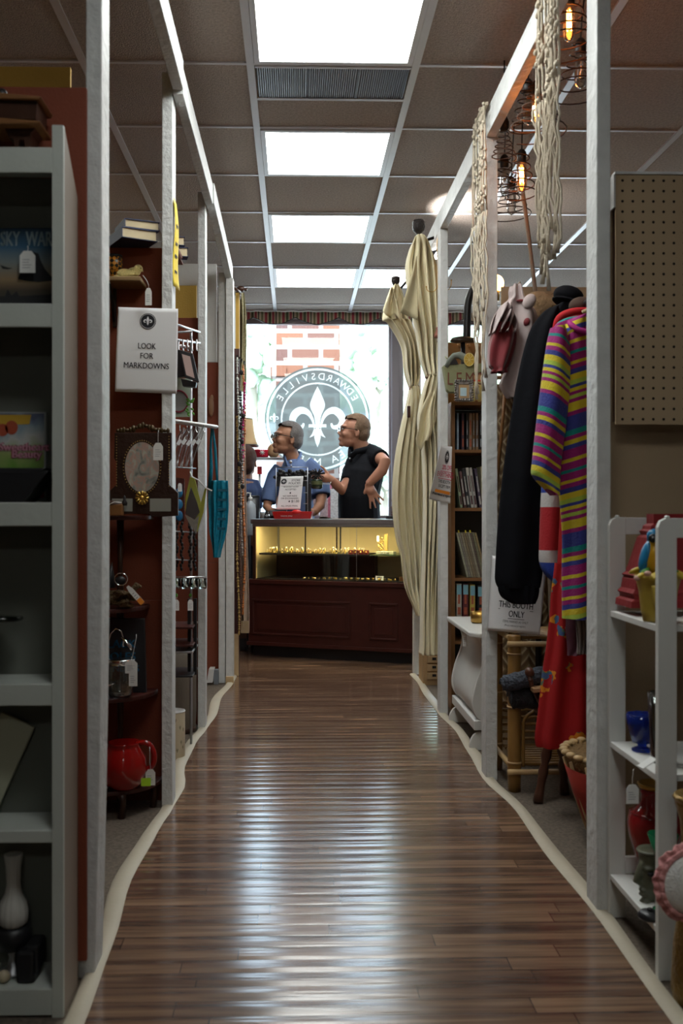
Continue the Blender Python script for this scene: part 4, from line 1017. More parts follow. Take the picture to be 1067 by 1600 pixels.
for py, px in ((582, 377), (650, 380), (668, 376), (690, 378), (725, 374), (760, 379), (790, 374)):
    q.ell(P(px, py, 5.98), (.012, .006, .016), n=8, m=6)
solo('pendant_cluster', q, BLACKM, 'cluster of dark pendants among the hanging necklaces', 'pendants', kind='stuff')
# ---- beige long scarf behind the necklaces
t = thing('beige_scarf', 'long beige scarf hanging beside the necklaces', 'scarf', P(382, 988, 6.1))
q = MB(); sheet(q, [(640, 377, 381), (700, 376, 383), (800, 376, 385), (900, 375.5, 388), (968, 376, 389.5), (988, 376, 389)], 6.12, 1.6, .016, 18); part('cloth', q, mat('beige_knit', (.50, .38, .30), .9, bump=.4, bs=120), t, solid=.004)
part('hanging_loop', MB().tube([P(379, 641, 6.11), (X(377, 6.1), 6.095, Z(632, 6.1)), (X(372, 6.08), 6.077, Z(630, 6.1))], .004, 6), MATS['beige_knit'], t)
part('border', MB().box(X(376.5, 6.09), X(389, 6.09), 6.09, 6.1, Z(989, 6.09), Z(970, 6.09)), mat('tan_knit', (.36, .26, .15), .9), t)
# ================================================================ COUNTER AND SHOP FRONT
cO = P(388, 1024, 6.90); cO.z = 0; cR = P(646, 1041, 6.46); cR.z = 0
cang = math.atan2(cR.y - cO.y, cR.x - cO.x); CLEN = (cR - cO).length; CD = .46
t = thing('display_counter', 'dark red wooden display counter with a yellow lit glass case', 'display counter', (cO.x, cO.y, .006), cang)
def lx(px):   # local x on the counter front seen at pixel column px
    a = P(px, 900, 6.5); s0 = CAM.xy; d = (a.xy - s0); e = Vector((math.cos(cang), math.sin(cang)))
    # s0 + k d = cO + u e
    det = d.x * (-e.y) + d.y * e.x; r = cO.xy - s0
    k = (r.x * (-e.y) + r.y * e.x) / det; return ((s0 + d * k) - cO.xy).dot(e)
part('plinth', MB().box(.02, CLEN - .02, .04, CD - .02, 0, .075), BLACK, t, world=False)
q = MB().box(0, CLEN, 0, CD, .075, .53).box(-.012, CLEN + .012, -.014, CD, .50, .53).box(-.01, CLEN + .01, -.012, 0, .075, .10)
part('cabinet', q, MAHOG, t, world=False, bevel=.004)
for a, b in ((.03, lx(548)), (lx(577), lx(622))):
    q = MB(); z0, z1 = .15, .395
    for (p0, p1, r0, r1) in ((a, b, z1 - .014, z1), (a, b, z0, z0 + .014), (a, a + .014, z0, z1), (b - .014, b, z0, z1)): q.box(p0, p1, -.010, 0, r0, r1)
    p_ = part('panel_moulding', q, MAHOG, t, world=False, bevel=.004)
    part('raised_panel', MB().box(a + .035, b - .035, -.006, 0, z0 + .035, z1 - .035), MAHOG, t, world=False, bevel=.005)
case = MB()
xg0 = lx(394)
for x in (xg0, CLEN - .02): 
    for y in (.01, CD - .03): part('corner_post', MB().box(x, x + .018, y, y + .018, .53, .915), DWOOD if x == xg0 and y < .1 else STEEL, t, world=False)
q = MB(); q.box(xg0 - .012, CLEN + .01, -.005, CD, .912, .947).box(xg0, CLEN, .0, .010, .893, .913); part('metal_top_frame', q, STEEL, t, world=False, bevel=.01)  # front lip added to block the case lamp's reflection in the floor
part('front_glass', MB().box(xg0 + .018, CLEN - .02, .012, .016, .532, .912), clearglass('case_glass', (.95, .97, .93), .06), t, world=False)
ylw = mat('case_back_yellow', (.78, .64, .34), .6, var=.06)
part('case_back', MB().box(xg0 + .018, CLEN - .02, CD - .02, CD - .012, .53, .912), ylw, t, world=False)
part('case_deck', MB().box(xg0 + .018, CLEN - .02, .03, CD - .03, .53, .536), BLACK, t, world=False)
part('side_liner', MB().box(xg0 + .002, xg0 + .006, .03, CD - .03, .53, .912), ylw, t, world=False)
for px in (419, 470, 476, 593, 598): part('standard', MB().box(lx(px) + .1, lx(px) + .108, CD - .03, CD - .022, .536, .912), BLACKM, t, world=False)
zs_ = .71
part('glass_shelf', MB().box(lx(560), CLEN - .03, .06, CD - .06, zs_ - .006, zs_), mat('shelf_green_glass', (.3, .45, .25), .1, trans=.6, var=0), t, world=False)
q = MB(); q.box(xg0 + .03, lx(574), .05, CD - .08, zs_ - .012, zs_); part('black_shelf', q, BLACK, t, world=False)
part('black_riser', MB().box(xg0 + .03, lx(560), CD - .1, CD - .03, .536, zs_ - .013), BLACK, t, world=False, label='dark cloth backing under the shelf')
part('case_lamp', MB().box(xg0 + .05, CLEN - .06, .018, .034, .909, .9115), emis('case_tube', (1, .80, .46), 120), t, world=False, label='warm strip light inside the case top')
part('glass_joint', MB().box(lx(556), lx(556) + .002, .009, .012, .535, .912), STEEL, t, world=False)
# contents of the case
def cw(u, v, z): return cO + Vector((math.cos(cang) * u - math.sin(cang) * v, math.sin(cang) * u + math.cos(cang) * v, z + .006))
ringp = None
random.seed(11)
for k in range(34):
    u = xg0 + .06 + (lx(570) - xg0 - .09) * k / 33 + random.uniform(-.006, .006); c = cw(u, random.uniform(.07, .16), zs_)
    if ringp is None:
        ringp = thing('gold_ring', 'small gold jewellery piece standing along the upper black shelf', 'jewellery', c, group='gold jewellery along the upper shelf')
        part('ring', MB().tube([(.008 * math.cos(a * PI / 6), 0, .010 + .008 * math.sin(a * PI / 6)) for a in range(13)], .002, 5, cap=False), GOLD, ringp, world=False); part('stone', MB().ell((0, 0, .02), .0045, n=6, m=4), mat('stone', (.8, .75, .6), .1), ringp, world=False)
    else: copy_tree(ringp, c, (0, 0, random.random() * 2), scale=[random.uniform(1.0, 1.9)] * 3)
chainp = None
for k in range(26):
    u = lx(470) + (lx(612) - lx(470)) * k / 25; c = cw(u, .06 + .02 * (k % 3), .536)
    if chainp is None:
        chainp = thing('gold_brooch', 'small gold brooch lying along the dark lower deck', 'jewellery', c, group='gold brooches on the lower deck')
        part('disc', MB().ell((0, 0, .006), (.008, .006, .006), n=8, m=5), GOLD, chainp, world=False); part('pearl', MB().ell((.006, -.003, .008), .004, n=6, m=4), MATS['stone'], chainp, world=False)
    else: copy_tree(chainp, c, (0, 0, random.random() * 3), scale=[random.uniform(.9, 1.6)] * 3)
rb = None
for k, px in enumerate((540.5, 548.5, 556.5, 565)):
    c = cw(lx(px) + .01, .075, zs_); lb = ['leftmost small dark red jewellery box on the shelf', 'second small dark red jewellery box from the left', 'third small dark red jewellery box from the left', 'rightmost small dark red jewellery box on the shelf'][k]
    if rb is None:
        rb = thing('ring_box', lb, 'ring box', c, cang, 'dark red ring boxes in the case'); part('box', MB().box(-.014, .014, -.012, .012, 0, .028), mat('dark_red_box', (.16, .01, .012), .5), rb, world=False, bevel=.002); part('insert', MB().ell((0, -.012, .015), (.006, .003, .006), n=8, m=5), GOLD, rb, world=False)
    else: copy_tree(rb, c, label=lb)
t = thing('earring_stand', 'upright gold earring stand in the glass case', 'jewellery stand', cw(lx(588), .12, zs_), cang)
part('back', MB().box(.012, .034, .02, .035, 0, .135), mat('gold_card', (.6, .42, .12), .5), t, world=False)
q = MB()
for k in range(26): q.ell((random.uniform(-.028, .01), .012, .005 + k * .0045), (.007, .004, .006), n=6, m=4)
part('earrings', q, GOLD, t, world=False, kind='stuff'); part('tag', MB().box(-.035, -.018, .0, .002, .085, .125), CARD, t, world=False)
t = thing('white_tray', 'pale tray of rings right of the red boxes', 'tray', cw(lx(596), .09, zs_), cang)
part('tray', MB().box(-.06, .06, -.02, .05, 0, .022), mat('pale_tray', (.6, .58, .4), .5), t, world=False, bevel=.003)
for k in range(2): part('ring', MB().tube([(-.015 + .035 * k + .009 * math.cos(a * PI / 6), -.022, .012 + .008 * math.sin(a * PI / 6)) for a in range(13)], .0015, 5), CHROME, t, world=False)
t = thing('price_card', 'small white price card on the lower case deck', 'price card', cw(lx(588), .07, .536), cang); part('card', MB().cbox((0, 0, .018), (.055, .001, .03), (-.3, 0, 0)), CARD, t, world=False); part('writing', MB().cbox((0, -.002, .02), (.035, .0005, .006), (-.3, 0, 0)), INK, t, world=False)
solo('wooden_display_block', MB().cbox(cw(lx(626), .08, .551), (.055, .04, .028), (0, 0, cang)), BROWNWOOD, 'small brown block at the right of the lower deck', 'display block')

# dark side cabinet left of the counter
t = thing('side_cabinet', 'dark side cabinet left of the display counter', 'cabinet', (X(360, 7.0), 7.0, .006))
part('body', MB().box(-1.1, X(388, 7.1), 7.12, 7.5, .02, .83), BLACK, t, bevel=.004); part('plinth', MB().box(-1.1, X(386, 7.1), 7.14, 7.48, .006, .02), BLACK, t)
part('door', MB().box(X(360, 7.1), X(386, 7.1), 7.105, 7.12, .1, .8), DWOOD, t, bevel=.003)

# ---- things on the counter
top = .953
def on(px, v=.2): return cw(lx(px), v, .947)
t = thing('red_tray', 'shiny red plastic letter tray on the counter', 'tray', on(448, .12), cang * .3)
rp_ = mat('red_plastic', (.65, .012, .012), .3, coat=.3)
q = MB(); sq = lambda w_, d_, z: [(-w_, -d_, z), (w_, -d_, z), (w_, d_, z), (-w_, d_, z)]
q.add(sq(.125, .06, .001) + sq(.136, .075, .05), [(3, 2, 1, 0)] + [(i, (i + 1) % 4, 4 + (i + 1) % 4, 4 + i) for i in range(4)]); part('tray', q, rp_, t, world=False, solid=.003)
part('handle', MB().ell((.03, -.068, .045), (.035, .012, .018)), rp_, t, world=False)
q = MB(); q.M = Matrix.Translation((-.04, -.068, .016)); q.text('thank you', .02, (0, 0)); part('lettering', q, PAPER, t, world=False)
# wire stand with policy sheet
Ys = on(455, .26).y
t = thing('sign_stand', 'black wire sign stand with hooks on the counter', 'sign stand', (X(458, Ys), Ys, top))
zb = top
for x in (431.5, 480.5): part('upright', MB().tube([(X(x, Ys), Ys, zb + .001), (X(x, Ys), Ys, Z(731, Ys))], .003, 8), STEEL, t)
for y in (730, 744, 751, 770, 787): part('cross_wire', MB().tube([P(431 if y == 730 else 474, y, Ys), P(481, y, Ys)], .0025, 6), STEEL, t)
part('hook_arm', MB().tube([P(455, 726, Ys), P(455, 730, Ys)], .004, 6).ell(P(454, 722, Ys), (.012, .01, .012)), STEEL, t)
part('side_bar', MB().tube([P(483, 755, Ys), P(516, 756, Ys), P(517, 753, Ys)], .004, 6), STEEL, t)
part('back_panel', MB().box(X(477, Ys + .01), X(486, Ys + .01), Ys + .01, Ys + .02, zb, Z(735, Ys)).box(X(432, Ys + .03), X(480, Ys + .03), Ys + .03, Ys + .035, Z(760, Ys), Z(737, Ys)), BLACK, t)
t = thing('black_hair_bows', 'black ruffled cloth pieces clipped along the wire stand', 'hair bows', P(455, 745, Ys)); q = MB()
for k in range(26): q.ell(P(random.uniform(429, 482), 741 + random.uniform(-5, 6), Ys + .01), (.02, .012, .014), (0, random.random(), 0), n=8, m=5)
part('ruffle', q, BLACK, t)
t = thing('black_feather_clip', 'round black fluffy piece on the side bar of the wire stand', 'hair clip', P(495, 741, Ys)); q = MB()
for k in range(40):
    a = random.random() * 2 * PI; q.tube([P(496, 741, Ys - .02), P(496 + 12 * math.cos(a), 741 + 9 * math.sin(a), Ys - .02 + random.uniform(-.02, .02))], [.006, .003], 5)
part('feathers', q, BLACK, t)
t = thing('green_jar', 'dark green jar hanging at the side of the wire stand', 'jar', P(495, 764, Ys)); c = P(495, 764, Ys)
part('jar', MB().lathe([(.03, 0), (.04, .008), (.04, .065), (.036, .068)], c, 20), mat('dark_green_glass', (.02, .035, .02), .2), t); part('label_band', MB().lathe([(.0405, .03), (.0405, .055)], c, 20, cap=False), mat('olive_label', (.10, .12, .05), .6), t)
cs = [P(439, 745, Ys - .02), P(474, 744, Ys - .02), P(469, 796, Ys - .06), P(432, 796, Ys - .06)]
def pf_(x, z, e):
    u = x / .16 + .5; v = -z / .235; p = cs[0].lerp(cs[1], u).lerp(cs[3].lerp(cs[2], u), v); return Vector((p.x, p.y - e - .004, p.z))
t = papersign('white STORE POLICIES sheet standing on the counter', pf_, .16, .235, loc=P(452, 797, Ys))
lily_disc(pf_, -.055, -.035, .021, t)
q = MB()
for s_, x, z, h in (('STORE', .03, -.035, .021), ('POLICIES', .022, -.056, .021), ('WE DO NOT ACCEPT', 0, -.078, .011), ('ACCEPTED', 0, -.098, .0155), ('NO REFUNDS', 0, -.145, .016), ('OR EXCHANGES', 0, -.162, .016), ('$1.00', .04, -.185, .024), ('ALL SALES FINAL', .005, -.215, .0155)): q.text(s_, h, (x, z), fn=lambda a, b: pf_(a, b, .0009), bold=.0002)
for z in (-.118, -.178): q.add([pf_(x, y, .0009) for x, y in ((-.006, z), (0, z - .008), (.006, z), (0, z + .008))], [(0, 1, 2, 3)])
q.add([pf_(x, y, .0009) for x, y in ((-.07, -.066), (.075, -.066), (.075, -.068), (-.07, -.068))], [(0, 1, 2, 3)])
part('lettering', q, INK, t)
# card reader, small black sign, spray bottle, jar
c = on(420, .16)
t = thing('card_reader', 'black card terminal beside the red tray', 'card reader', c); part('body', MB().cbox(c + Vector((0, .02, .028)), (.12, .08, .045), (-.3, 0, 0)), BLACK, t, bevel=.006); part('paper_slot', MB().cbox(c + Vector((.02, .03, .065)), (.09, .05, .012), (-.2, .1, 0)), STEEL, t, bevel=.003)
c = on(412, .05); t = thing('small_sign', 'small black triangular card with white emblem on the counter', 'sign', c); part('card', MB().prism([(c.x - .022, .9535), (c.x + .022, .9535), (c.x + .008, 1.01), (c.x - .006, 1.01)], c.y, c.y + .01), BLACK, t)
q = MB(); q.M = Matrix.Translation((c.x + .001, c.y - .001, .975)); fleur(q, .012); part('emblem', q, PAPER, t)
c = Vector((X(391, 7.2), 7.2, .83)); z_ = lambda y: Z(y, 7.2)
t = thing('sanitizer_bottle', 'clear pump bottle on the side cabinet', 'bottle', c)
part('bottle', MB().lathe([(.038, .831), (.042, .838), (.042, z_(795)), (.036, z_(788)), (.014, z_(782)), (.013, z_(778))], (c.x, 7.2, 0), 24), mat('clear_gel', (.72, .8, .88), .15, trans=.5, var=.03), t)
part('pump', MB().lathe([(.015, z_(782)), (.015, z_(777)), (.005, z_(776)), (.005, z_(770))], (c.x, 7.2, 0), 14).tube([(c.x + .006, 7.2, z_(771)), (c.x - .02, 7.19, z_(770)), (c.x - .026, 7.19, z_(773))], .005, 6), WHITE2, t)
c = on(404, .12); solo('paper_cup', MB().lathe([(.024, .9535), (.03, .99), (.031, 1.0), (.027, .999)], (c.x - .01, c.y, 0), 20), WHITE2, 'small pale cup at the left end of the counter', 'cup')
t = thing('black_basket', 'black rounded basket left on the side cabinet', 'basket', (X(390, 7.35), 7.36, .83)); part('basket', MB().lathe([(.05, .831), (.065, .85), (.065, Z(776, 7.35)), (.06, Z(776, 7.35)), (.055, .86)], (X(392, 7.38), 7.38, 0), 24), BLACK, t); part('rim', MB().lathe([(.063, Z(778, 7.35)), (.069, Z(776, 7.35)), (.063, Z(774, 7.35))], (X(392, 7.38), 7.38, 0), 24), BLACK, t)
q = MB(); c = on(515, .2); q.grid(lambda u, v: c + Vector((-.14 + .38 * u, -.12 + .2 * v - .1 * u, .0012 + .014 * max(0, math.sin(9 * u + 1)) * (1 - v) * (u < .45))), 40, 6); solo('loose_paper', q, mat('kraft_paper', (.68, .5, .34), .8), 'crumpled loose paper sheet on the counter top', 'paper', solid=.0005)
t = thing('jewelry_box_stack', 'stack of flat brown boxes at the right end of the counter', 'box stack', (X(608, 7.0), 7.0, top)); 
base = on(606, .25)
part('tray', MB().box(base.x - .08, base.x + .1, base.y - .05, base.y + .07, .9535, .972), BLACK, t)
for k in range(7): part('box', MB().cbox((base.x + .01 + random.uniform(-.004, .004), base.y, .981 + .0165 * k), (.11, .09, .0145), (0, 0, random.uniform(-.1, .1))), mat('brown_box_%d' % (k % 3), [(.12, .05, .03), (.16, .08, .04), (.08, .035, .025)][k % 3], .6), t, bevel=.001)
copy = None

# ---- window shelf with lamp, red hat etc.
t = thing('window_shelf', 'grey metal shelving unit in front of the shop window', 'shelf', (X(400, 8.0), 8.0, .006))
for zz_ in (Z(716, 8.0), Z(762, 8.0)): part('shelf', MB().box(-.62, X(470, 8.0), 7.86, 8.12, zz_ - .022, zz_), STEEL, t, bevel=.002)
for x in (-.6, X(468, 8)): part('leg', MB().box(x, x + .02, 7.87, 7.89, .006, Z(716, 8)).box(x, x + .02, 8.09, 8.11, .006, Z(716, 8)), STEEL, t)
t = thing('red_hat', 'bright red knitted hat with a white snowflake in the window', 'hat', P(410, 714, 7.95)); z0 = Z(716, 8.0)
c = P(409, 705, 7.95); q = MB(); q.lathe([(.05, z0 + .001), (.055, z0 + .02), (.06, z0 + .05), (.07, z0 + .062), (.05, z0 + .066), (.001, z0 + .06)], (c.x, 7.95, 0), 24, sx=1.0, sy=.7); part('hat', q, mat('red_knit', (.6, .01, .04), .9, bump=.3), t)
q = MB(); q.M = Matrix.Translation((c.x + .005, 7.905, z0 + .04))
for k in range(4): a = k * PI / 4; q.tube([(-.022 * math.cos(a), -.002, -.022 * math.sin(a)), (.022 * math.cos(a), -.002, .022 * math.sin(a))], .0025, 5)
part('snowflake', q, PAPER, t)
t = thing('tan_sack', 'small tan sack behind the man in the blue shirt', 'sack', P(430, 714, 7.95)); part('sack', MB().ell((X(427, 7.95), 7.95, z0 + .055), (.05, .05, .06)).ell((X(431, 7.95), 7.95, z0 + .105), (.03, .03, .025)), mat('sack_tan', (.5, .3, .15), .9, bump=.3), t, label=None)
q = MB(); q.box(X(402, 7.93), X(409, 7.93), 7.93, 7.95, Z(741, 7.93), Z(729, 7.93)); t = thing('red_card', 'small red card standing in the window display', 'card', P(405, 741, 7.93)); part('card', q, mat('signal_red', (.75, .02, .03), .6), t); part('stand', MB().box(X(404, 7.94), X(407, 7.94), 7.95, 7.96, Z(762, 8), Z(735, 7.93)), WHITE2, t)
LY = 7.99; zl = lambda y: Z(y, LY); lc = X(383, LY); lz = Z(716, 8.0)
t = thing('table_lamp', 'lit table lamp with a tan bell shade', 'lamp', (lc, LY, lz))
shade = mat('lamp_shade', (.62, .42, .22), .8, var=.05)
part('shade', MB().lathe([(.104, zl(697)), (.086, zl(690)), (.070, zl(676)), (.059, zl(655))], (lc, LY, 0), 32, cap=False), shade, t, solid=.003)
part('trim', MB().lathe([(.105, zl(699)), (.108, zl(697)), (.105, zl(695))], (lc, LY, 0), 32).lathe([(.060, zl(656)), (.062, zl(655)), (.058, zl(654))], (lc, LY, 0), 32), DWOOD, t)
part('bulb', MB().ell((lc, LY, zl(684)), .028), emis('lamp_bulb', (1, .62, .3), 40), t)
part('base', MB().lathe([(.06, lz + .001), (.06, lz + .01), (.015, lz + .02), (.012, zl(704)), (.008, zl(690))], (lc, LY, 0), 20), BRASS, t)
# pink floral items low in the window
t = thing('pink_floral_gifts', 'pink and white floral gift bags between the two men', 'gift bags', P(517, 790, 7.9))
for k, (x0_, x1_, y0_, c) in enumerate(((505, 518, 755, (.7, .2, .28)), (516, 528, 764, (.75, .65, .62)), (500, 512, 770, (.6, .45, .45)))): part('gift_bag', MB().box(X(x0_, 7.9), X(x1_, 7.9), 7.9 - .02 * k, 7.95 - .02 * k, .945, Z(y0_, 7.9)), mat('gift_%d' % k, c, .8, var=.6, vs=60), t, bevel=.004)
part('bag_handle', MB().tube([P(507, 755, 7.92), P(509, 748, 7.92), P(514, 748, 7.92), P(516, 755, 7.92)], .002, 5), CARD, t)
t = thing('rear_table', 'low rear table under the window behind the men', 'table', (.1, 7.9, .006)); part('table_top', MB().box(X(486, 8), X(600, 8), 7.82, 8.14, .92, .944), STEEL, t)
for x in (X(488, 8), X(594, 8)): part('leg', MB().box(x, x + .03, 7.84, 7.87, .006, .92), STEEL, t)
# ================================================================ PEOPLE
SKIN = mat('skin_tanned', (.36, .17, .10), .55, var=.12, vs=20, spec=.4)
SKIN2 = mat('skin_ruddy', (.42, .20, .13), .55, var=.12, vs=20, spec=.4)
GREYHAIR = mat('grey_hair', (.17, .15, .14), .8, var=.7, vs=90, bump=1.2, bs=260)
BROWNHAIR = mat('brown_grey_hair', (.20, .12, .07), .8, var=.5, vs=90, bump=1.2, bs=260)
DARKHAIR = mat('dark_brown_hair', (.07, .025, .012), .8, var=.5, vs=90, bump=1.2, bs=260)


def head(H, face, hair, hairmat, skin, parent, glasses=True, pitch=0.0, hairline=.2, grey=None):
    """head of face height .235; H = centre; face = yaw of the gaze; built looking along -X locally"""
    M = Matrix.Translation(H) @ Euler((0, 0, face)).to_matrix().to_4x4() @ Euler((0, pitch, 0)).to_matrix().to_4x4() @ Matrix.Diagonal((1.06, 1.06, 1.06, 1))
    q = MB(); q.M = M
    q.ell((.012, 0, .028), (.094, .074, .088)); q.ell((-.035, 0, -.02), (.056, .058, .075)); q.ell((-.03, 0, -.068), (.058, .050, .042)); q.ell((-.072, 0, -.092), (.022, .026, .020))
    q.ell((-.072, 0, .030), (.022, .052, .016)); q.ell((.03, 0, -.05), (.05, .055, .05))
    q.tube([(-.084, 0, .020), (-.098, 0, -.010), (-.104, 0, -.026)], [.008, .010, .012], 10); q.ell((-.092, .011, -.030), .009, n=8, m=6); q.ell((-.092, -.011, -.030), .009, n=8, m=6)
    q.ell((-.088, 0, -.053), (.012, .024, .006)); q.ell((-.086, 0, -.065), (.012, .021, .007)); q.ell((-.06, .038, -.025), (.026, .016, .022)); q.ell((-.06, -.038, -.025), (.026, .016, .022))
    for g in (-1, 1):
        q.ell((.012, g * .075, -.008), (.018, .008, .030), (0, -.2, g * .3)); q.ell((.010, g * .079, -.030), (.010, .006, .012))
    hm = q
    h = MB(); h.M = M
    h.ell((.020, 0, .040), (.098, .082, .092)); h.ell((.055, 0, -.005), (.062, .075, .070)); h.ell((-.030, 0, .088), (.045, .060, .028), (0, -.3, 0)); h.ell((.0, .068, .02), (.02, .014, .035)); h.ell((.0, -.068, .02), (.02, .014, .035))
    hh = remesh(h, .005, 3); Mi = M.inverted()
    keep = []; loc = [Mi @ v for v in hh.v]
    keep = [i for i, f in enumerate(hh.f) if all(((loc[j].x > -.062 - .0 + .0 * loc[j].z and loc[j].z > .082) or (loc[j].x > -.012 + .25 * abs(loc[j].z - .03) and loc[j].z > -.0) or (loc[j].x > .03 and loc[j].z > -.062)) for j in f)]
    hh.f = [hh.f[i] for i in keep]; hh.mi = [0] * len(keep); hh.sm = [True] * len(keep)
    return hm, M, hh


def add_face(M, parent, body, glasses=True):
    q = MB(); q.M = M
    for g in (-1, 1): q.ell((-.083, g * .028, .010), (.008, .012, .006), n=10, m=6)
    part('eyes', q, mat('eye_white', (.5, .46, .42), .3), body, kind=None)
    q = MB(); q.M = M
    for g in (-1, 1): q.ell((-.0895, g * .028, .010), (.003, .005, .005), n=8, m=5)
    part('irises', q, mat('iris', (.03, .025, .02), .2), body)
    q = MB(); q.M = M
    for g in (-1, 1): q.tube([(-.082, g * .012, .026), (-.088, g * .028, .031), (-.076, g * .048, .026)], [.003, .0045, .002], 6)
    part('eyebrows', q, GREYHAIR, body)
    part('lips', (lambda z: (setattr(z, 'M', M), z.ell((-.097, 0, -.0595), (.004, .020, .004), n=10, m=6))[1])(MB()), mat('lips', (.28, .09, .07), .5), body)
    if glasses:
        q = MB(); q.M = M
        for g in (-1, 1):
            q.tube([(-.104 + .006 * abs(math.sin(a)) , g * .031 + .024 * math.cos(a), .006 + .017 * math.sin(a)) for a in [k * PI / 10 for k in range(21)]], .0017, 6, cap=False)
            q.tube([(-.100, g * .055, .012), (-.06, g * .076, .014), (.0, g * .083, .012), (.014, g * .083, .004)], .0020, 6)
        q.tube([(-.106, -.008, .010), (-.109, 0, .014), (-.106, .008, .010)], .0015, 6)
        gl = part('glasses', q, BLACKM, parent); q = MB(); q.M = M
        for g in (-1, 1): q.add([(-.103, g * .031 + .023 * math.cos(a), .006 + .016 * math.sin(a)) for a in [k * PI / 8 for k in range(16)]], [tuple(range(16))])
        part('lenses', q, clearglass('lens', (.85, .88, .92), .35), gl)


def hand(q, wrist, palm_dir, side_dir, spread=.35, curl=.5, s=1.0, thumb=1):
    """five fingers on a palm; palm_dir towards the fingers, side_dir across the knuckles (index side)"""
    w_ = Vector(wrist); d = Vector(palm_dir).normalized(); a = Vector(side_dir); a = (a - d * a.dot(d)).normalized(); n = d.cross(a)
    k0 = w_ + d * .095 * s
    q.tube([w_ - d * .01, w_ + d * .03 * s, k0], [(.019 * s, .024 * s), (.018 * s, .036 * s), (.014 * s, .040 * s)] if abs(a.z) < 2 else .03, 12)
    q.ell(w_ + d * .05 * s, (.034 * s, .034 * s, .034 * s), n=10, m=8)
    for i, (off, ln) in enumerate(((.031, .074), (.011, .082), (-.010, .076), (-.030, .060))):
        b = k0 + a * off * s; dd = (d + a * spread * (off * 18)).normalized(); ln *= s
        m1 = b + dd * ln * .45; c1 = (dd * math.cos(curl) + n * math.sin(curl)); m2 = m1 + c1 * ln * .32; c2 = (dd * math.cos(curl * 1.8) + n * math.sin(curl * 1.8)); e = m2 + c2 * ln * .26
        q.tube([b - dd * .02, b, m1, m2, e], [.010 * s, .0095 * s, .009 * s, .008 * s, .0065 * s], 8)
    tb = w_ + d * .025 * s + a * .028 * s; td = (d * .65 + a * .75 + n * .15).normalized()
    q.tube([tb - td * .015, tb + td * .028 * s, tb + td * .055 * s, tb + (td + d * .2) * .078 * s], [.014 * s, .012 * s, .010 * s, .0075 * s], 8)


def V(px, py, Y): return tuple(P(px, py, Y))


def legs(q, hip, Y, w_=.1, z0=.012, r=1.0):
    for g in (-1, 1): q.tube([(hip.x + g * w_, Y, hip.z), (hip.x + g * w_, Y - .02, .52), (hip.x + g * w_, Y + .01, .12)], [.095 * r, .062 * r, .045 * r], 12)


def trousers(parent, hip, Y, m, r=1.0):
    q = MB(); q.ell((hip.x, Y, hip.z), (.175 * r, .13 * r, .13))
    for g in (-1, 1): q.tube([(hip.x + g * .09, Y, hip.z), (hip.x + g * .1, Y - .02, .52), (hip.x + g * .1, Y + .01, .05)], [.11 * r, .08 * r, .068 * r], 12)
    part('trousers', remesh(q, .014, 3), m, parent)
    for g in (-1, 1):
        q = MB(); q.ell((hip.x + g * .1, Y - .04, .045), (.048, .13, .038)); part('shoe', remesh(q, .01, 2), BLACK, parent)


# ---- man in the blue shirt, leaning on the counter and looking left
Yb_ = 7.50
per = thing('person', 'grey haired man in glasses and blue shirt, looking left', 'person', (X(462, Yb_), Yb_, .006))
H = P(448, 686, Yb_ - .06)
body, M, hair = head(H, math.radians(22), 0, GREYHAIR, SKIN, per, pitch=.12)
q = MB(); q.v += body.v; q.f += body.f; q.mi += body.mi; q.sm += body.sm
neck0 = P(452, 703, Yb_ - .03); neck1 = P(461, 728, Yb_)
q.tube([neck0, P(456, 715, Yb_ - .02), neck1, P(462, 745, Yb_)], [.056, .058, .07, .10], 16)
hip = P(468, 850, Yb_ + .04)
q.tube([P(462, 740, Yb_), P(464, 780, Yb_), hip], [(.15, .10), (.16, .11), (.15, .11)], 16)
legs(q, hip, Yb_ + .04)
# arms: his left (picture right) hangs forward onto the counter, his right forearm rests at picture left
aR = [V(437, 738, Yb_), V(424, 764, Yb_ - .04), V(417, 792, Yb_ - .09), V(424, 800, Yb_ - .17)]
aL = [V(493, 742, Yb_), V(504, 766, Yb_ - .04), V(500, 790, Yb_ - .12), V(490, 801, Yb_ - .20)]
q.tube(aR, [.05, .044, .034, .026], 12); q.tube(aL, [.055, .048, .038, .028], 12)
hand(q, aR[-1], (.35, -.9, -.1), (1, .2, 0), .25, -.35, .95); hand(q, aL[-1], (-.5, -.8, -.05), (-1, .4, 0), .25, .35, .95)
bd = part('body', remesh(q, .0062, 2), SKIN, per); add_face(M, per, bd); part('hair', hair, GREYHAIR, per, solid=.006)
blue = mat('blue_shirt', (.085, .13, .26), .8, var=.22, vs=9, bump=.35, bs=22)
q = MB()
q.tube(cat([V(459, 720, Yb_ + .01), V(460, 738, Yb_), V(462, 760, Yb_), V(464, 790, Yb_ + .02), V(467, 840, Yb_ + .04)], 3), [(.085 + .11 * min(1, k / 4), .075 + .05 * min(1, k / 4)) for k in range(13)], 20)
q.tube([V(440, 733, Yb_), V(431, 745, Yb_ - .01), V(423, 766, Yb_ - .04), V(419, 785, Yb_ - .07)], [.068, .068, .062, .060], 14)
q.tube([V(476, 726, Yb_), V(492, 740, Yb_ - .01), V(501, 758, Yb_ - .03), V(502, 775, Yb_ - .07)], [.075, .075, .072, .07], 14)
sh = remesh(q, .008, 3); part('shirt', sh, blue, per)
q = MB()
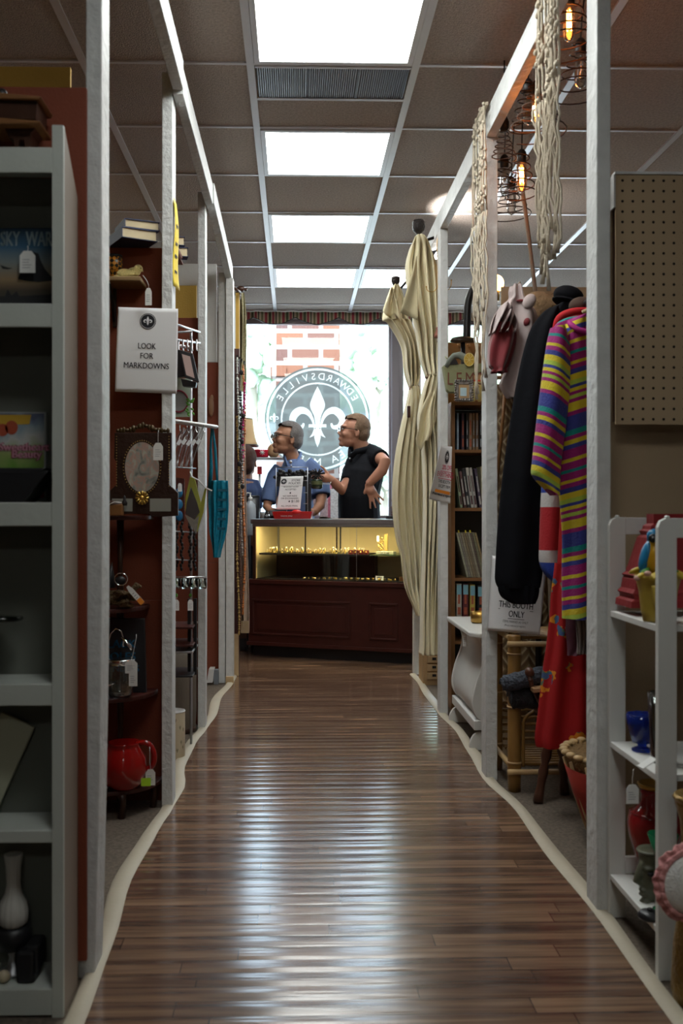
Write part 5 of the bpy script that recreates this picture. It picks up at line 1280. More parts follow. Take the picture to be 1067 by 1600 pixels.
q.tube([V(444, 713, Yb_ - .07), V(447, 723, Yb_ - .10), V(452, 737, Yb_ - .125)], [(.009, .016), (.009, .018), (.005, .01)], 8); q.tube([V(470, 709, Yb_ - .0), V(465, 721, Yb_ - .08), V(457, 737, Yb_ - .125)], [(.009, .016), (.009, .02), (.005, .01)], 8); q.tube([V(444, 713, Yb_ - .05), V(458, 706, Yb_ + .07), V(470, 709, Yb_ - .0)], [(.009, .016)] * 3, 8)
part('collar', q, blue, per)
q = MB()
for y in (742, 752, 762): q.ell(P(457, y, Yb_ - .135), (.005, .003, .005), n=8, m=5)
part('buttons', q, WHITE2, per); trousers(per, hip, Yb_ + .04, mat('dark_trousers', (.03, .03, .04), .8))

# ---- man in the black polo shirt with a hand on his hip
Yk_ = 7.34
per = thing('person', 'brown haired man in black polo shirt, hand on hip', 'person', (X(565, Yk_), Yk_, .006))
H = P(552, 675, Yk_ - .03)
body, M, hair = head(H, math.radians(8), 0, BROWNHAIR, SKIN2, per, pitch=.10)
q = MB(); q.v += body.v; q.f += body.f; q.mi += body.mi; q.sm += body.sm
q.tube([P(560, 688, Yk_ - .02), P(565, 700, Yk_ - .01), P(567, 715, Yk_)], [.060, .064, .085], 16)
hip = P(563, 850, Yk_ + .03)
q.tube([P(568, 722, Yk_), P(562, 765, Yk_), hip], [(.13, .10), (.15, .13), (.15, .13)], 16); legs(q, hip, Yk_ + .03)
el = P(602, 722, Yk_ - .26); wr = P(575, 757, Yk_ - .225)
q.tube([V(585, 716, Yk_ - .06), V(594, 716, Yk_ - .15), tuple(el), V(597, 735, Yk_ - .25), tuple(wr)], [.055, .050, .042, .042, .028], 14)
hand(q, wr, (.38, -.02, -.8), (-1, 0, -.42), .75, -.1, 1.0)
el2 = P(533, 766, Yk_ - .14); w2_ = P(517, 748, Yk_ - .22)
q.tube([V(556, 730, Yk_ - .08), V(545, 752, Yk_ - .12), tuple(el2), V(526, 758, Yk_ - .18), tuple(w2_)], [.052, .046, .040, .036, .026], 12)
hand(q, w2_, (-.9, -.1, .12), (.1, 0, 1), .15, .75, .95)
bd = part('body', remesh(q, .0062, 2), SKIN2, per); add_face(M, per, bd); part('hair', hair, BROWNHAIR, per, solid=.006)
blk = mat('black_polo', (.007, .0075, .010), .85, spec=.12, var=.25, vs=9, bump=.3, bs=20)
q = MB()
q.tube(cat([V(566, 708, Yk_), V(569, 722, Yk_), V(566, 745, Yk_), V(561, 770, Yk_), V(561, 800, Yk_), V(563, 840, Yk_ + .02)], 3), [(.08 + .10 * min(1, k / 5) + .062 * min(1, max(0, k - 4) / 6), .08 + .075 * min(1, k / 5)) for k in range(16)], 20)
q.tube([V(575, 708, Yk_), V(587, 714, Yk_ - .07), V(595, 717, Yk_ - .17)], [.076, .078, .068], 14)
q.tube([V(556, 722, Yk_), V(550, 738, Yk_ - .08), V(545, 752, Yk_ - .11)], [.075, .068, .062], 14)
part('shirt', remesh(q, .008, 3), blk, per)
q = MB(); q.tube([V(546, 704, Yk_ - .07), V(546, 712, Yk_ - .10), V(549, 720, Yk_ - .12)], [(.012, .018), (.014, .022), (.006, .012)], 8); q.tube([V(546, 702, Yk_ - .05), V(560, 701, Yk_ + .05), V(576, 696, Yk_ + .03), V(582, 699, Yk_)], [(.012, .022)] * 4, 8); q.tube([V(582, 699, Yk_), V(572, 702, Yk_ - .08), V(556, 706, Yk_ - .12), V(548, 714, Yk_ - .13)], [(.012, .022)] * 4, 8)
part('collar', q, blk, per)
part('button', MB().ell(P(546.5, 716, Yk_ - .135), (.006, .004, .006), n=8, m=6), WHITE2, per)
trousers(per, hip, Yk_ + .03, mat('black_trousers', (.015, .015, .018), .8))

# ---- third person, mostly hidden behind the necklaces
Yh = 7.68
per = thing('person', 'brown haired person in dark blue, mostly hidden behind necklaces', 'person', (X(378, Yh), Yh, .006))
H = P(384, 722, Yh); body, M, hair = head(H, math.radians(-105), 0, DARKHAIR, SKIN, per, pitch=.3)
q = MB(); q.v += body.v; q.f += body.f; q.mi += body.mi; q.sm += body.sm
q.tube([P(383, 735, Yh), P(381, 750, Yh)], [.055, .07], 14); hip = P(376, 860, Yh)
q.tube([P(380, 752, Yh), P(378, 800, Yh), hip], [(.14, .1), (.15, .11), (.15, .11)], 14); legs(q, hip, Yh)
for g in (-1, 1):
    a = [P(379 + g * 17, 757, Yh), P(379 + g * 21, 795, Yh), P(379 + g * 19, 825, Yh - .08)]; q.tube(a, [.05, .042, .027], 10); hand(q, a[-1], (0, -.5, -.9), (-g, -.3, 0), .1, .4, .9)
bd = part('body', remesh(q, .0075, 2), SKIN, per); add_face(M, per, bd, glasses=False)
q = MB(); q.M = M; q.ell((.012, 0, .035), (.104, .086, .098)); q.ell((.05, 0, -.01), (.07, .08, .075)); part('hair', remesh(q, .007, 2), DARKHAIR, per)
q = MB(); q.tube([P(381, 748, Yh), P(380, 765, Yh), P(378, 800, Yh), P(376, 850, Yh)], [(.10, .09), (.18, .125), (.175, .13), (.175, .13)], 18)
for g in (-1, 1): q.tube([P(379 + g * 12, 755, Yh), P(379 + g * 18, 768, Yh), P(379 + g * 20, 795, Yh)], [.07, .068, .058], 12)
part('shirt', remesh(q, .011, 2), mat('navy_shirt', (.04, .06, .14), .85), per); trousers(per, hip, Yh, MATS['dark_trousers'])
# ================================================================ RIGHT BOOTHS
# ---- curtains on finials
def curtain(label, fin, Y, upper, lower, tie, extra=None, ph=0.):
    t = thing('curtain', label, 'curtain', P(tie[0], lower[-1][0], Y), group='cream curtains over the right rail')
    part('upper_drape', sheet(MB(), upper, Y, folds=4.2, amp=.035, n=60, ph=ph, drift=1.0, bulge=.03), CREAM, t, solid=.003)
    part('lower_drape', sheet(MB(), lower, Y + .01, folds=4.6, amp=.034, n=60, ph=ph + 1, drift=-1.4, bulge=.03), CREAM, t, solid=.003)
    c = P(tie[0], tie[1], Y)
    q = MB(); w_ = tie[2] * Y / F; q.tube([c + Vector((w_ * math.cos(a * PI / 10), .045 * math.sin(a * PI / 10), .008 * math.sin(a))) for a in range(21)], .009, 8, cap=False); part('tieback', q, mat('tie_brown', (.25, .14, .09), .8), t)
    f = P(fin[0], fin[1], Y - .06); q = MB(); s_ = fin[2]
    q.lathe([(.004 * s_, -.05 * s_), (.012 * s_, -.042 * s_), (.008 * s_, -.032 * s_), (.022 * s_, -.018 * s_), (.030 * s_, -.010 * s_), (.030 * s_, -.004 * s_), (.033 * s_, .0), (.033 * s_, .028 * s_), (.034 * s_, .032 * s_), (.03 * s_, .040 * s_), (.001, .046 * s_)], f, 20); part('finial', q, mat('carved_finial', (.018, .012, .010), .3, .2, var=.5, vs=70, bump=.8, bs=120), t)
    part('rod', MB().tube([f + Vector((0, 0, -.045 * s_)), f + Vector((0, .06, -.06)), Vector((.7115, Y - .02, 2.41))], .008, 8), BLACKM, t)
    return t


t = curtain('farther cream curtain, knotted halfway down, beside the bright window', (618, 441, .75), 5.75,
        [(448, 613, 622), (470, 604, 634), (498, 598, 640), (504, 606, 645), (540, 627, 655), (580, 632, 658), (606, 640, 652)],
        [(606, 641, 652), (630, 636, 657), (670, 626, 660), (720, 617, 662), (780, 613, 662), (838, 618, 664), (870, 626, 663), (915, 632, 662), (948, 645, 660), (960, 650, 657)], (647, 606, 6), ph=.4)
part('falling_corner', MB().grid(lambda u, v: P(612 + (-14 + 30 * u) * v ** .8, 448 + (38 + 16 * u) * v + 4 * math.sin(7 * u) * v, 5.69 - .025 * math.sin(8 * u + v)), 16, 10), CREAM, t, solid=.003)
q = MB(); q.box(X(636, 5.68), X(641, 5.68), 5.67, 5.69, Z(652, 5.68), Z(634, 5.68)); part('wooden_tassel', q, MAHOG, t, bevel=.003)
t = curtain('nearer cream curtain hanging from the carved finial by the rail', (654, 357, 1.0), 5.12,
        [(374, 647, 660), (390, 640, 674), (420, 634, 684), (470, 640, 687), (520, 650, 687), (560, 656, 686), (590, 665, 686)],
        [(588, 668, 687), (620, 659, 688), (660, 653, 689), (700, 660, 689), (780, 663, 689), (860, 661, 688), (940, 658, 687), (1000, 657, 686), (1022, 655, 686)], (676, 588, 10), ph=1.7)
part('folded_flap', MB().grid(lambda u, v: P(650 + (-26 + 28 * u) * v + 1, 400 + (88 + 13 * u) * v, 5.03 - .012 * math.sin(5 * u + 2 * v)), 8, 10), mat('khaki_cloth', (.42, .36, .22), .9, bump=.3, bs=30), t, solid=.003)
part('ruffled_flap', MB().grid(lambda u, v: P(680 - 32 * (1 - u) * v ** .7 + 2 * math.sin(9 * v), 592 + (112 - 60 * abs(u - .3) + 5 * math.sin(11 * u)) * v, 5.05 - .03 * math.sin(9 * u + 3 * v) * v), 24, 12), CREAM, t, solid=.003)
# ---- clamp lamp that lights the ceiling
t = thing('clamp_lamp', 'small black clamp lamp with a bright bulb behind the curtain', 'lamp', P(684, 396, 5.3))
part('shade', MB().lathe([(.006, -.03), (.02, -.02), (.03, .02), (.032, .03)], P(682, 392, 5.3), 20, cap=False), BLACK, t, solid=.002); part('bulb', MB().ell(P(683, 399, 5.28), (.014, .014, .022), (0, .5, 0)), emis('clamp_bulb', (1, .98, .95), 25), t)
sl_ = bpy.data.lights.new('clamp_spot', 'SPOT'); sl_.energy = 26; sl_.color = (1, .98, .96); sl_.spot_size = 1.9; sl_.spot_blend = .5; sl_.shadow_soft_size = .02
so_ = bpy.data.objects.new('clamp_spot', sl_); C.objects.link(so_); so_.parent = t; so_.location = (.02, 0, .02); so_.rotation_euler = (PI - .1, .62, 0)
part('clamp', MB().tube([P(682, 392, 5.3), P(687, 384, 5.3), (.727, 5.3, 2.385)], .006, 6), BLACKM, t)
for nm, pts in (('nearer', [(666, 448), (668, 454), (676, 456), (681, 452), (683, 446), (684, 405), (686, 372)]), ('farther', [(705, 438), (704, 448), (697, 455), (690, 452), (686, 440), (684, 420), (683, 375)])):
    t = thing('wire_hook', '%s thin brass wire hook dangling by the curtain' % ('left' if nm == 'nearer' else 'right'), 'hook', P(684, 456, 5.0)); part('wire', MB().tube(cat([tuple(P(x, y, 4.99)) for x, y in pts] + [(.728, 4.99, 2.393)], 4), .0022, 6), BRASS, t); part('tip', MB().ell(P(pts[0][0], pts[0][1], 4.99), .004), BRASS, t)
t = thing('tassel', 'small reddish tassel hanging beside the curtain', 'tassel', P(685, 530, 5.0)); part('cord', MB().tube([P(685, 495, 5.0), P(685, 512, 5.0), (X(688, 4.99), 4.98, Z(480, 4.99))][::-1], .003, 6), mat('tassel_rose', (.3, .12, .08), .9), t)
part('skirt', MB().lathe([(.018, -.045), (.02, -.03), (.008, -.005), (.011, .002), (.006, .01)], P(684, 514, 5.0), 14), MATS['tassel_rose'], t); part('skirt', MB().lathe([(.014, -.03), (.014, -.02), (.006, 0)], P(687, 525, 5.0), 14), MATS['beige_knit'], t)
# ---- sale sign on the third right post
ca = [P(688, 696, 4.86), P(706.5, 698, 4.87), P(703.5, 787, 4.87), P(665, 780, 4.86)]
def sg(x, z, e):
    u = x / .216 + .5; v = -z / .279; p = ca[0].lerp(ca[1], u).lerp(ca[3].lerp(ca[2], u), v); return Vector((p.x, 4.872 - .10 * (1 - u) * (1 - u) * (.3 + v) - e, p.z))
t = papersign('curled paper sale sign on the post beside the brown bookcase', sg, .216, .279, loc=P(687, 787, 4.86))
lily_disc(sg, .035, -.055, .034, t)
q = MB()
for s_, x, z, h in (('20% OFF', .045, -.118, .034), ('EVERYTHING', .03, -.155, .034)): q.text(s_, h, (x, z), fn=lambda a, b: sg(a, b, .002), bold=.0006); q.add([sg(a, b, .002) for a, b in ((x - .08, z - .008), (x + .08, z - .008), (x + .08, z - .011), (x - .08, z - .011))], [(0, 1, 2, 3)])
part('red_lettering', q, REDINK, t)
q = MB()
for s_, x, z, h in (('THIS BOOTH', .03, -.186, .024), ('EXCEPT FIRM', .035, -.209, .022), ('(Prices reduced at register)', .015, -.25, .018)): q.text(s_, h, (x, z), fn=lambda a, b: sg(a, b, .002), bold=.0004)
q.text('ITEMS MARKED FIRM', .018, (.025, -.2335), fn=lambda a, b: sg(a, b, .0032)); part('lettering', q, INK, t)
part('highlight', MB().add([sg(a, b, .002) for a, b in ((-.06, -.222), (.1, -.222), (.1, -.237), (-.06, -.237))], [(0, 1, 2, 3)]), ORANGE, t)

# ---- brown bookcase
BY = 4.99; bx0 = X(705, BY); bw = .50; bd_ = .26; bt_ = Z(627, BY)
t = thing('brown_bookcase', 'tall narrow brown wooden bookcase of discs and books', 'bookcase', (bx0 + bw / 2, BY, 0))
oak = mat('oak_brown', (.22, .10, .035), .5, var=.2, vs=15, bump=.05)
part('side_panel', MB().box(bx0, bx0 + .019, BY, BY + bd_, .002, bt_ - .018), oak, t, bevel=.001); part('side_panel', MB().box(bx0 + bw - .019, bx0 + bw, BY, BY + bd_, .002, bt_ - .018), oak, t, bevel=.001)
part('top_board', MB().box(bx0, bx0 + bw, BY, BY + bd_, bt_ - .0175, bt_), oak, t, bevel=.001)
part('back_panel', MB().box(bx0 + .019, bx0 + bw - .019, BY + bd_ - .006, BY + bd_, .03, bt_ - .018), BLACK, t)
SZ = [Z(py, BY) for py in (702, 793.5, 903.5, 966)]
for z in SZ + [.35, .06]: part('shelf', MB().box(bx0 + .019, bx0 + bw - .019, BY + .002, BY + bd_ - .006, z - .016, z), oak, t, bevel=.001)
def spine(name, label, px, z, th, h, col, lean=0., dep=.13, group=None, band=None, cat_='book', bandcol=(.5, .5, .5)):
    t = thing(name, label, cat_, (X(px, BY + .03), BY + .025, z), group=group); t.rotation_euler = (0, -lean, 0)
    m = mat('spine_%d_%d_%d' % tuple(int(v * 255) for v in col), col, .5, var=.3, vs=40)
    part('cover', MB().box(0, th, 0, dep, 0.0005, h), m, t, world=False, bevel=.0015)
    q = MB(); q.M = Matrix.Translation((th * .5, -.001, h * .5)) @ Euler((0, PI / 2, 0)).to_matrix().to_4x4()
    q.box(-h * .3, h * .1, -.0002, .0002, -th * .22, th * .18); q.box(h * .2, h * .42, -.0002, .0002, -th * .3, th * .3)
    part('spine_print', q, mat('print_%d' % int(bandcol[0] * 99), bandcol, .6, var=.5, vs=90), t, world=False)
    return t
random.seed(5)
DV = [(713.5, .010, .186, (.20, .28, .38), 'blue'), (721, .013, .186, (.05, .03, .05), 'navy and red'), (728, .011, .186, (.02, .02, .025), 'black'), (732.5, .015, .186, (.28, .2, .14), 'brown and white'), (738, .013, .186, (.17, .09, .04), 'dark amber'), (743, .014, .186, (.22, .13, .07), 'tan and orange'), (749, .013, .186, (.03, .03, .035), 'black and white'), (755, .011, .186, (.25, .03, .03), 'red and black'), (760, .012, .186, (.05, .12, .05), 'dark green')]
for px, th, h, c, nm in DV: spine('disc_case', 'upright %s disc case on the top shelf of the brown bookcase' % nm, px, SZ[0], th, h, c, 0, group='disc cases on the top shelf', cat_='disc case', bandcol=random.choice([(.5, .5, .45), (.4, .1, .05), (.3, .35, .4)]))
LB = [(719, .013, .20, (.30, .38, .25), 'pale green'), (725, .013, .185, (.12, .06, .06), 'dark maroon'), (730, .014, .20, (.03, .03, .035), 'black with white title'), (736, .014, .205, (.5, .5, .46), 'off white'), (741.5, .013, .205, (.48, .46, .44), 'grey white with red title'), (749, .014, .20, (.07, .05, .09), 'dark purple')]
for px, th, h, c, nm in LB: spine('book', 'leaning %s book on the second shelf of the brown bookcase' % nm, px, SZ[1], th, h, c, .14, group='leaning books on the second shelf', bandcol=(.45, .45, .42) if c[0] < .2 else (.08, .03, .04))
spine('book', 'upright cream book beside the leaning ones on the second shelf', 752.5, SZ[1], .014, .21, (.55, .48, .28), .02, bandcol=(.05, .1, .05)); spine('book', 'upright crimson book rightmost on the second shelf', 757, SZ[1], .012, .19, (.2, .01, .04), .02, bandcol=(.5, .5, .5))
for k in range(9):
    px = 729 + k * 3.6; r = ['greenish', 'grey', 'speckled', 'tan', 'brown', 'pale', 'dark', 'olive', 'ochre'][k]
    c = [(.33, .33, .24), (.22, .2, .17), (.28, .25, .18), (.24, .19, .12), (.2, .16, .11), (.3, .27, .2), (.13, .1, .08), (.2, .19, .12), (.26, .2, .1)][k]
    t = thing('record_sleeve', '%s edged record sleeve leaning on the third bookcase shelf' % r, 'record sleeve', (X(px, BY + .03), BY + .02, SZ[2])); t.rotation_euler = (0, -.24, 0)
    part('sleeve', MB().box(0, .0095, 0, .21, .0006, .232), mat('sleeve_%s' % r, c, .8, var=.6, vs=120), t, world=False)
    if k in (1, 4, 6): part('index_tab', MB().box(.001, .008, .01, .012, .232, .245), mat('tab_yellow', (.7, .6, .05), .6), t, world=False)
for px, th, h, c, nm in ((713, .026, .17, (.45, .42, .36), 'cream'), (723, .027, .17, (.12, .02, .03), 'maroon'), (734, .026, .165, (.5, .38, .08), 'mustard'), (746, .032, .16, (.02, .02, .025), 'black')):
    q = spine('book', 'thick %s book with a blue sticker, fourth bookcase shelf' % nm, px, SZ[3], th, h, c, 0, group='books with blue stickers', bandcol=(.4, .1, .1))
    part('blue_sticker', MB().box(.001, th - .001, -.0026, -.0018, h - .055, h - .006), mat('sticker_blue', (.20, .42, .52), .6), q, world=False)

# ---- things on the bookcase
t = thing('ornate_photo_holder', 'ornate silver photo frame with a pale blue note', 'picture frame', P(725, 627, 4.785)); FY = 4.785
q = MB()
for (x0_, x1_, y0_, y1_) in ((712, 717, 597, 626), (733, 738, 597, 626), (712, 738, 595, 600), (712, 738, 621, 626.5)): q.box(X(x0_, FY), X(x1_, FY), FY, FY + .01, Z(y1_, FY), Z(y0_, FY))
part('frame', q, mat('aged_silver', (.22, .21, .2), .35, .8, var=.5, vs=90, bump=.6), t, bevel=.002)
q = MB()
for k in range(8):
    for x, y in ((711.5, 597 + 4 * k), (738.5, 597 + 4 * k), (712 + 3.7 * k, 594.5), (712 + 3.7 * k, 626 - 1)): q.ell(P(x, y, FY - .002), (.006, .004, .005), n=7, m=5)
part('scroll_edge', q, MATS['aged_silver'], t, kind='stuff')
part('mat_board', MB().box(X(717, FY), X(733, FY), FY + .002, FY + .004, Z(621, FY), Z(600, FY)), mat('mat_tan', (.45, .3, .15), .7), t); part('note', MB().box(X(719, FY), X(729, FY), FY, FY + .0015, Z(618, FY), Z(605, FY)), mat('note_blue', (.45, .62, .68), .7), t)
FY2 = 5.10
t = thing('floral_tin', 'yellow floral tin with an orange rim on the bookcase', 'tin', (X(750, FY2), FY2 + .04, bt_))
flo = mat('floral_yellow', (.62, .5, .16), .45, var=.1)
N, L, B = nodes(flo)
for l in list(B.inputs['Base Color'].links): L.remove(l)
tc = N.new('ShaderNodeTexCoord'); vz = N.new('ShaderNodeTexVoronoi'); vz.inputs['Scale'].default_value = 30; L.new(tc.outputs['Object'], vz.inputs['Vector']); rp = ramp(N, [(0, (.2, .04, .03)), (.26, (.3, .1, .04)), (.34, (.62, .5, .17)), (1, (.66, .56, .22))]); L.new(vz.outputs['Distance'], rp.inputs[0]); L.new(rp.outputs[0], B.inputs['Base Color'])
part('body', MB().box(X(738, FY2), X(766, FY2), FY2, FY2 + .09, bt_ + .001, Z(595, FY2)), flo, t, bevel=.006)
part('rim', MB().box(X(738, FY2) - .001, X(766, FY2) + .001, FY2 - .001, FY2 + .091, Z(595, FY2), Z(592.5, FY2)), mat('rim_orange', (.7, .12, .04), .4), t, bevel=.001)
part('lid', MB().box(X(738, FY2), X(766, FY2), FY2, FY2 + .09, Z(592.5, FY2), Z(585, FY2)), mat('lid_peach', (.65, .4, .2), .4), t, bevel=.004)
GY2 = 5.205
t = thing('peg_rack', 'light brown wooden peg rack above the bookcase', 'peg rack', (X(735, GY2), GY2, Z(563, GY2)))
part('board', MB().box(X(700, GY2), X(768, GY2), GY2, GY2 + .02, bt_ + .001, Z(534, GY2)), mat('honey_wood', (.30, .16, .06), .5, var=.25, vs=8), t, bevel=.003)
for px in (717, 733, 747, 760): part('peg', MB().tube([P(px, 541, GY2), P(px - 1, 539, GY2 - .03), P(px - 1, 537, GY2 - .05)], [.006, .005, .009], 8), mat('peg_wood', (.6, .38, .18), .5), t)
# lemon bucket bag hanging before the third post
LYY = 4.80
sage = mat('sage_canvas', (.25, .26, .14), .85, var=.15, vs=12, bump=.3, bs=60)
t = thing('lemon_bag', 'sage green canvas bag lettered LEMON with a lemon slice', 'bag', P(725, 617, LYY))
q = MB(); q.prism([pz(x, y, LYY) for x, y in ((692.5, 571), (699, 568), (712, 569), (745, 568), (762, 566), (763, 580), (740, 583), (735, 614), (702, 612.5), (699, 609))], LYY, LYY + .06); part('bag_body', q, sage, t, bevel=.004)
q = MB(); q.tube([P(697, 573, LYY - .003), P(703, 562, LYY - .003), P(709, 556, LYY - .003), P(718, 555, LYY - .002), P(727, 560, LYY - .002), P(735, 568, LYY - .002)], [(.004, .01), (.006, .012), (.008, .014), (.01, .018), (.01, .02), (.008, .012)], 8); part('handle_bow', q, mat('sage_grey', (.17, .19, .16), .85), t)
q = MB(); q.prism([pz(x, y, LYY - .002) for x, y in ((703, 570), (707, 559), (712, 561), (716, 569))], LYY - .004, LYY - .002); part('opening', q, BLACK, t)
q = MB()
for s_, px in (('L', 703), ('E', 717), ('M', 734), ('O', 750)): q.M = Matrix.Translation(P(px, 601, LYY - .002)); q.text(s_, .086, (0, 0), sx=.72)
part('lettering', q, mat('brown_print', (.16, .05, .03), .7), t)
lc = P(733, 562, LYY - .012); q = MB(); q.M = Matrix.Translation(lc); q.prism([(.026 * math.cos(a * PI / 16), .033 * math.sin(a * PI / 16)) for a in range(32)], 0, .006); sl = part('lemon_slice', q, mat('lemon', (.62, .42, .06), .6, var=.2, vs=40), t)
q = MB(); q.M = Matrix.Translation(lc)
for k in range(8): a = k * PI / 4; q.tube([(0, -.001, 0), (.022 * math.cos(a), -.001, .028 * math.sin(a))], .0012, 4)
q.tube([(.024 * math.cos(a * PI / 12), -.001, .031 * math.sin(a * PI / 12)) for a in range(25)], .0016, 5, cap=False); part('segments', q, mat('pith', (.75, .62, .25), .6), sl)
part('hanging_loop', MB().tube([P(703, 562, LYY - .003), P(698, 560, 4.86), (.735, 4.875, Z(556, 4.87))], .003, 6), sage, t)
# black arched lamp
AY = 5.04
t = thing('arched_lamp', 'black arched neck lamp with a shallow dark dish base', 'lamp', (X(728, AY), AY, bt_))
part('neck', MB().tube(cat([tuple(P(x, y, AY)) for x, y in ((729, 532), (730, 500), (731, 475), (737, 455), (750, 446), (763, 449))], 5), [.019] * 26, 14), BLACK, t)
part('dish', MB().lathe([(.001, -.0), (.06, .0), (.066, .006), (.055, .022), (.02, .03), (.001, .03)], P(723, 535, AY), 28, sy=.6), mat('dark_bronze', (.05, .035, .025), .35, .4), t)
part('support', MB().tube([P(723, 535, AY), (X(727, AY), AY + .02, bt_ + .001)], .012, 8), BLACKM, t)
# bright globe lamp behind the second post
GY_ = 5.12
t = thing('globe_lamp', 'warm glowing globe bulb lamp behind the THIS BOOTH ONLY post', 'lamp', (X(774, GY_), GY_, bt_))
part('globe', MB().ell(P(774, 443, GY_), (.044, .044, .046)), emis('globe_bulb', (1, .55, .18), 14), t); part('socket', MB().lathe([(.02, -.09), (.022, -.04), (.016, -.036)], P(774, 443, GY_), 16), BRASS, t)
part('stand', MB().tube([P(774, 468, GY_), P(774, 560, GY_), (X(774, GY_), GY_, bt_ + .002)], .007, 8), BLACKM, t); part('base', MB().lathe([(.03, bt_ + .001), (.03, bt_ + .012), (.01, bt_ + .02)], (X(774, GY_), GY_, 0), 24), BLACKM, t)

# ---- white lyre sided cabinet
t = thing('white_side_cabinet', 'low white cabinet with curved lyre shaped ends', 'cabinet', (.95, 4.45, 0))
tz = .497; cx0 = .742; cy0, cy1 = 4.15, 4.72; W2 = mat('cabinet_white', (.60, .59, .56), .4, var=.04)
part('top', MB().prism([(cx0 - .016, cy1 + .06), (cx0 - .016, cy0 + .01), (cx0 + .02, cy0 - .05), (1.2, cy0 - .05), (1.2, cy1 + .06)], tz - .022, tz, ax='z'), W2, t, bevel=.006)
prof = cat([(cx0 + .02, .475), (cx0 + .045, .42), (cx0 + .04, .36), (cx0 + .012, .28), (cx0 - .004, .20), (cx0 + .008, .15), (cx0 + .03, .125)], 5)
for y in (cy0, cy1 - .02):
    part('lyre_end', MB().prism(prof + [(1.17 - (x - cx0), z) for x, z in prof[::-1]], y, y + .02), W2, t, bevel=.004)
    q = MB(); q.prism(cat([(cx0 - .012, .002), (cx0 - .014, .03), (cx0 + .005, .068), (cx0 + .04, .075), (cx0 + .07, .05)], 4) + [(cx0 + .09, .06), (1.1, .06), (1.17, .002), (1.1, .002), (1.08, .03), (cx0 + .1, .03), (cx0 + .09, .002)], y, y + .022); part('foot', q, W2, t, bevel=.003)
pc = [(x + .012, z) for x, z in prof]
q = MB(); q.grid(lambda u, v: Vector((pc[int(u * (len(pc) - 1))][0], cy0 + .02 + v * (cy1 - cy0 - .04), pc[int(u * (len(pc) - 1))][1])), len(pc) - 1, 2); part('curved_panel', q, W2, t, solid=.006)
part('base_rail', MB().box(cx0 + .002, 1.17, cy0 - .012, cy1 + .012, .088, .128), W2, t, bevel=.004); part('inner_box', MB().box(cx0 + .07, 1.1, cy0 + .02, cy1 - .02, .128, .47), W2, t)
tag(726, 988, 4.35, 6, 22, 'thin clear edged tag hanging on the white lyre cabinet')
t = thing('brass_pot', 'small brass pot with a wire handle on the white cabinet', 'pot', (X(750, 4.5), 4.5, tz))
part('bowl', MB().lathe([(.036, .001), (.042, .006), (.044, .05), (.041, .051), (.039, .008), (.001, .006)], (X(750, 4.5), 4.5, tz), 28), BRASS, t); part('handle', MB().tube([P(752, 955, 4.46), P(757, 950, 4.46), P(763, 953, 4.46), P(764, 962, 4.46)], .002, 6), CHROME, t)
# ---- pine crate between the far posts
CY = 5.72
t = thing('pine_crate', 'small pine crate of drawers behind the curtain foot', 'crate', (X(675, CY), CY, 0)); pine = mat('pine', (.42, .27, .13), .6, var=.25, vs=14)
cb = 0.001
part('case', MB().box(X(661, CY), X(692, CY), CY, CY + .2, cb, Z(1022, CY)), pine, t, bevel=.002)
for a, b in ((1026, 1036), (1039, 1049), (1052, 1062)):
    d = part('drawer', MB().box(X(667, CY), X(688, CY), CY - .008, CY, max(Z(b, CY), .004), Z(a, CY)), mat('pine_light', (.5, .34, .18), .6, var=.2, vs=14), t, bevel=.001)
    part('finger_slot', MB().box(X(675, CY), X(681, CY), CY - .0095, CY - .008, Z((a + b) / 2 + 1, CY), Z((a + b) / 2 - 3, CY)), BLACK, d)

# ---- macrame hangings
def macrame(label, X0, Y0, Y1, top, knot_z, bot_z, nstr, tails, seed):
    random.seed(seed); t = thing('macrame_hanging', label, 'macrame', (X0, (Y0 + Y1) / 2, bot_z), group='macrame hangings on the right rail')
    q = MB()
    def pt(u, z, o=0.): return Vector((X0 - .012 + o + .006 * math.sin(u * 9 + z * 4), Y0 + (Y1 - Y0) * u + .006 * math.sin(z * 13 + u * 5), z))
    rows = int((top - knot_z) / .017)
    for r in range(rows):
        z = top - r * .017
        for k in range(nstr // 2):
            u = (k + .5 * (r % 2) + .25) / (nstr / 2 + .25)
            if r % 9 < 6: q.ell(pt(u, z, random.uniform(-.004, .004)), (.007, .011, .008), (random.uniform(-.6, .6), 0, 0), n=7, m=5)
    for k in range(nstr): q.tube([pt((k + .5) / nstr + .01 * math.sin(z_ * 3), top + (knot_z - top) * z_ / 10, .004) for z_ in range(11)], .004, 5)
    part('knotted_panel', q, STRING, t)
    q = MB()
    for k in range(nstr * 2):
        u = (k + .5) / (nstr * 2); e = bot_z + random.uniform(0, .10) + (tails if k % 4 else 0); pts = []
        for i in range(15): z = knot_z + (e - knot_z) * i / 14; pts.append(pt(u * (1 - .12 * i / 14) + .05 * i / 14 + random.uniform(-.006, .006), z, random.uniform(-.006, .006)))
        q.tube(pts, [.0036] * 13 + [.004, .007], 5)
    part('fringe', q, STRING, t, kind='stuff')
    part('hanging_loop', MB().tube([(X0 - .008, Y0 + .02, top), (X0 - .006, (Y0 + Y1) / 2, top + .012), (X0 - .008, Y1 - .02, top)], .006, 6).box(X0 - .01, X0 - .001, Y0, Y1, top - .012, top), STRING, t)
macrame('farther macrame hanging with long fringe beside the bookcase', .700, 3.60, 3.86, 2.49, 2.10, 1.40, 9, .28, 2)
macrame('nearer macrame hanging high beside the glowing bulbs', .700, 2.60, 2.83, 2.49, 2.15, 1.60, 10, .07, 4)

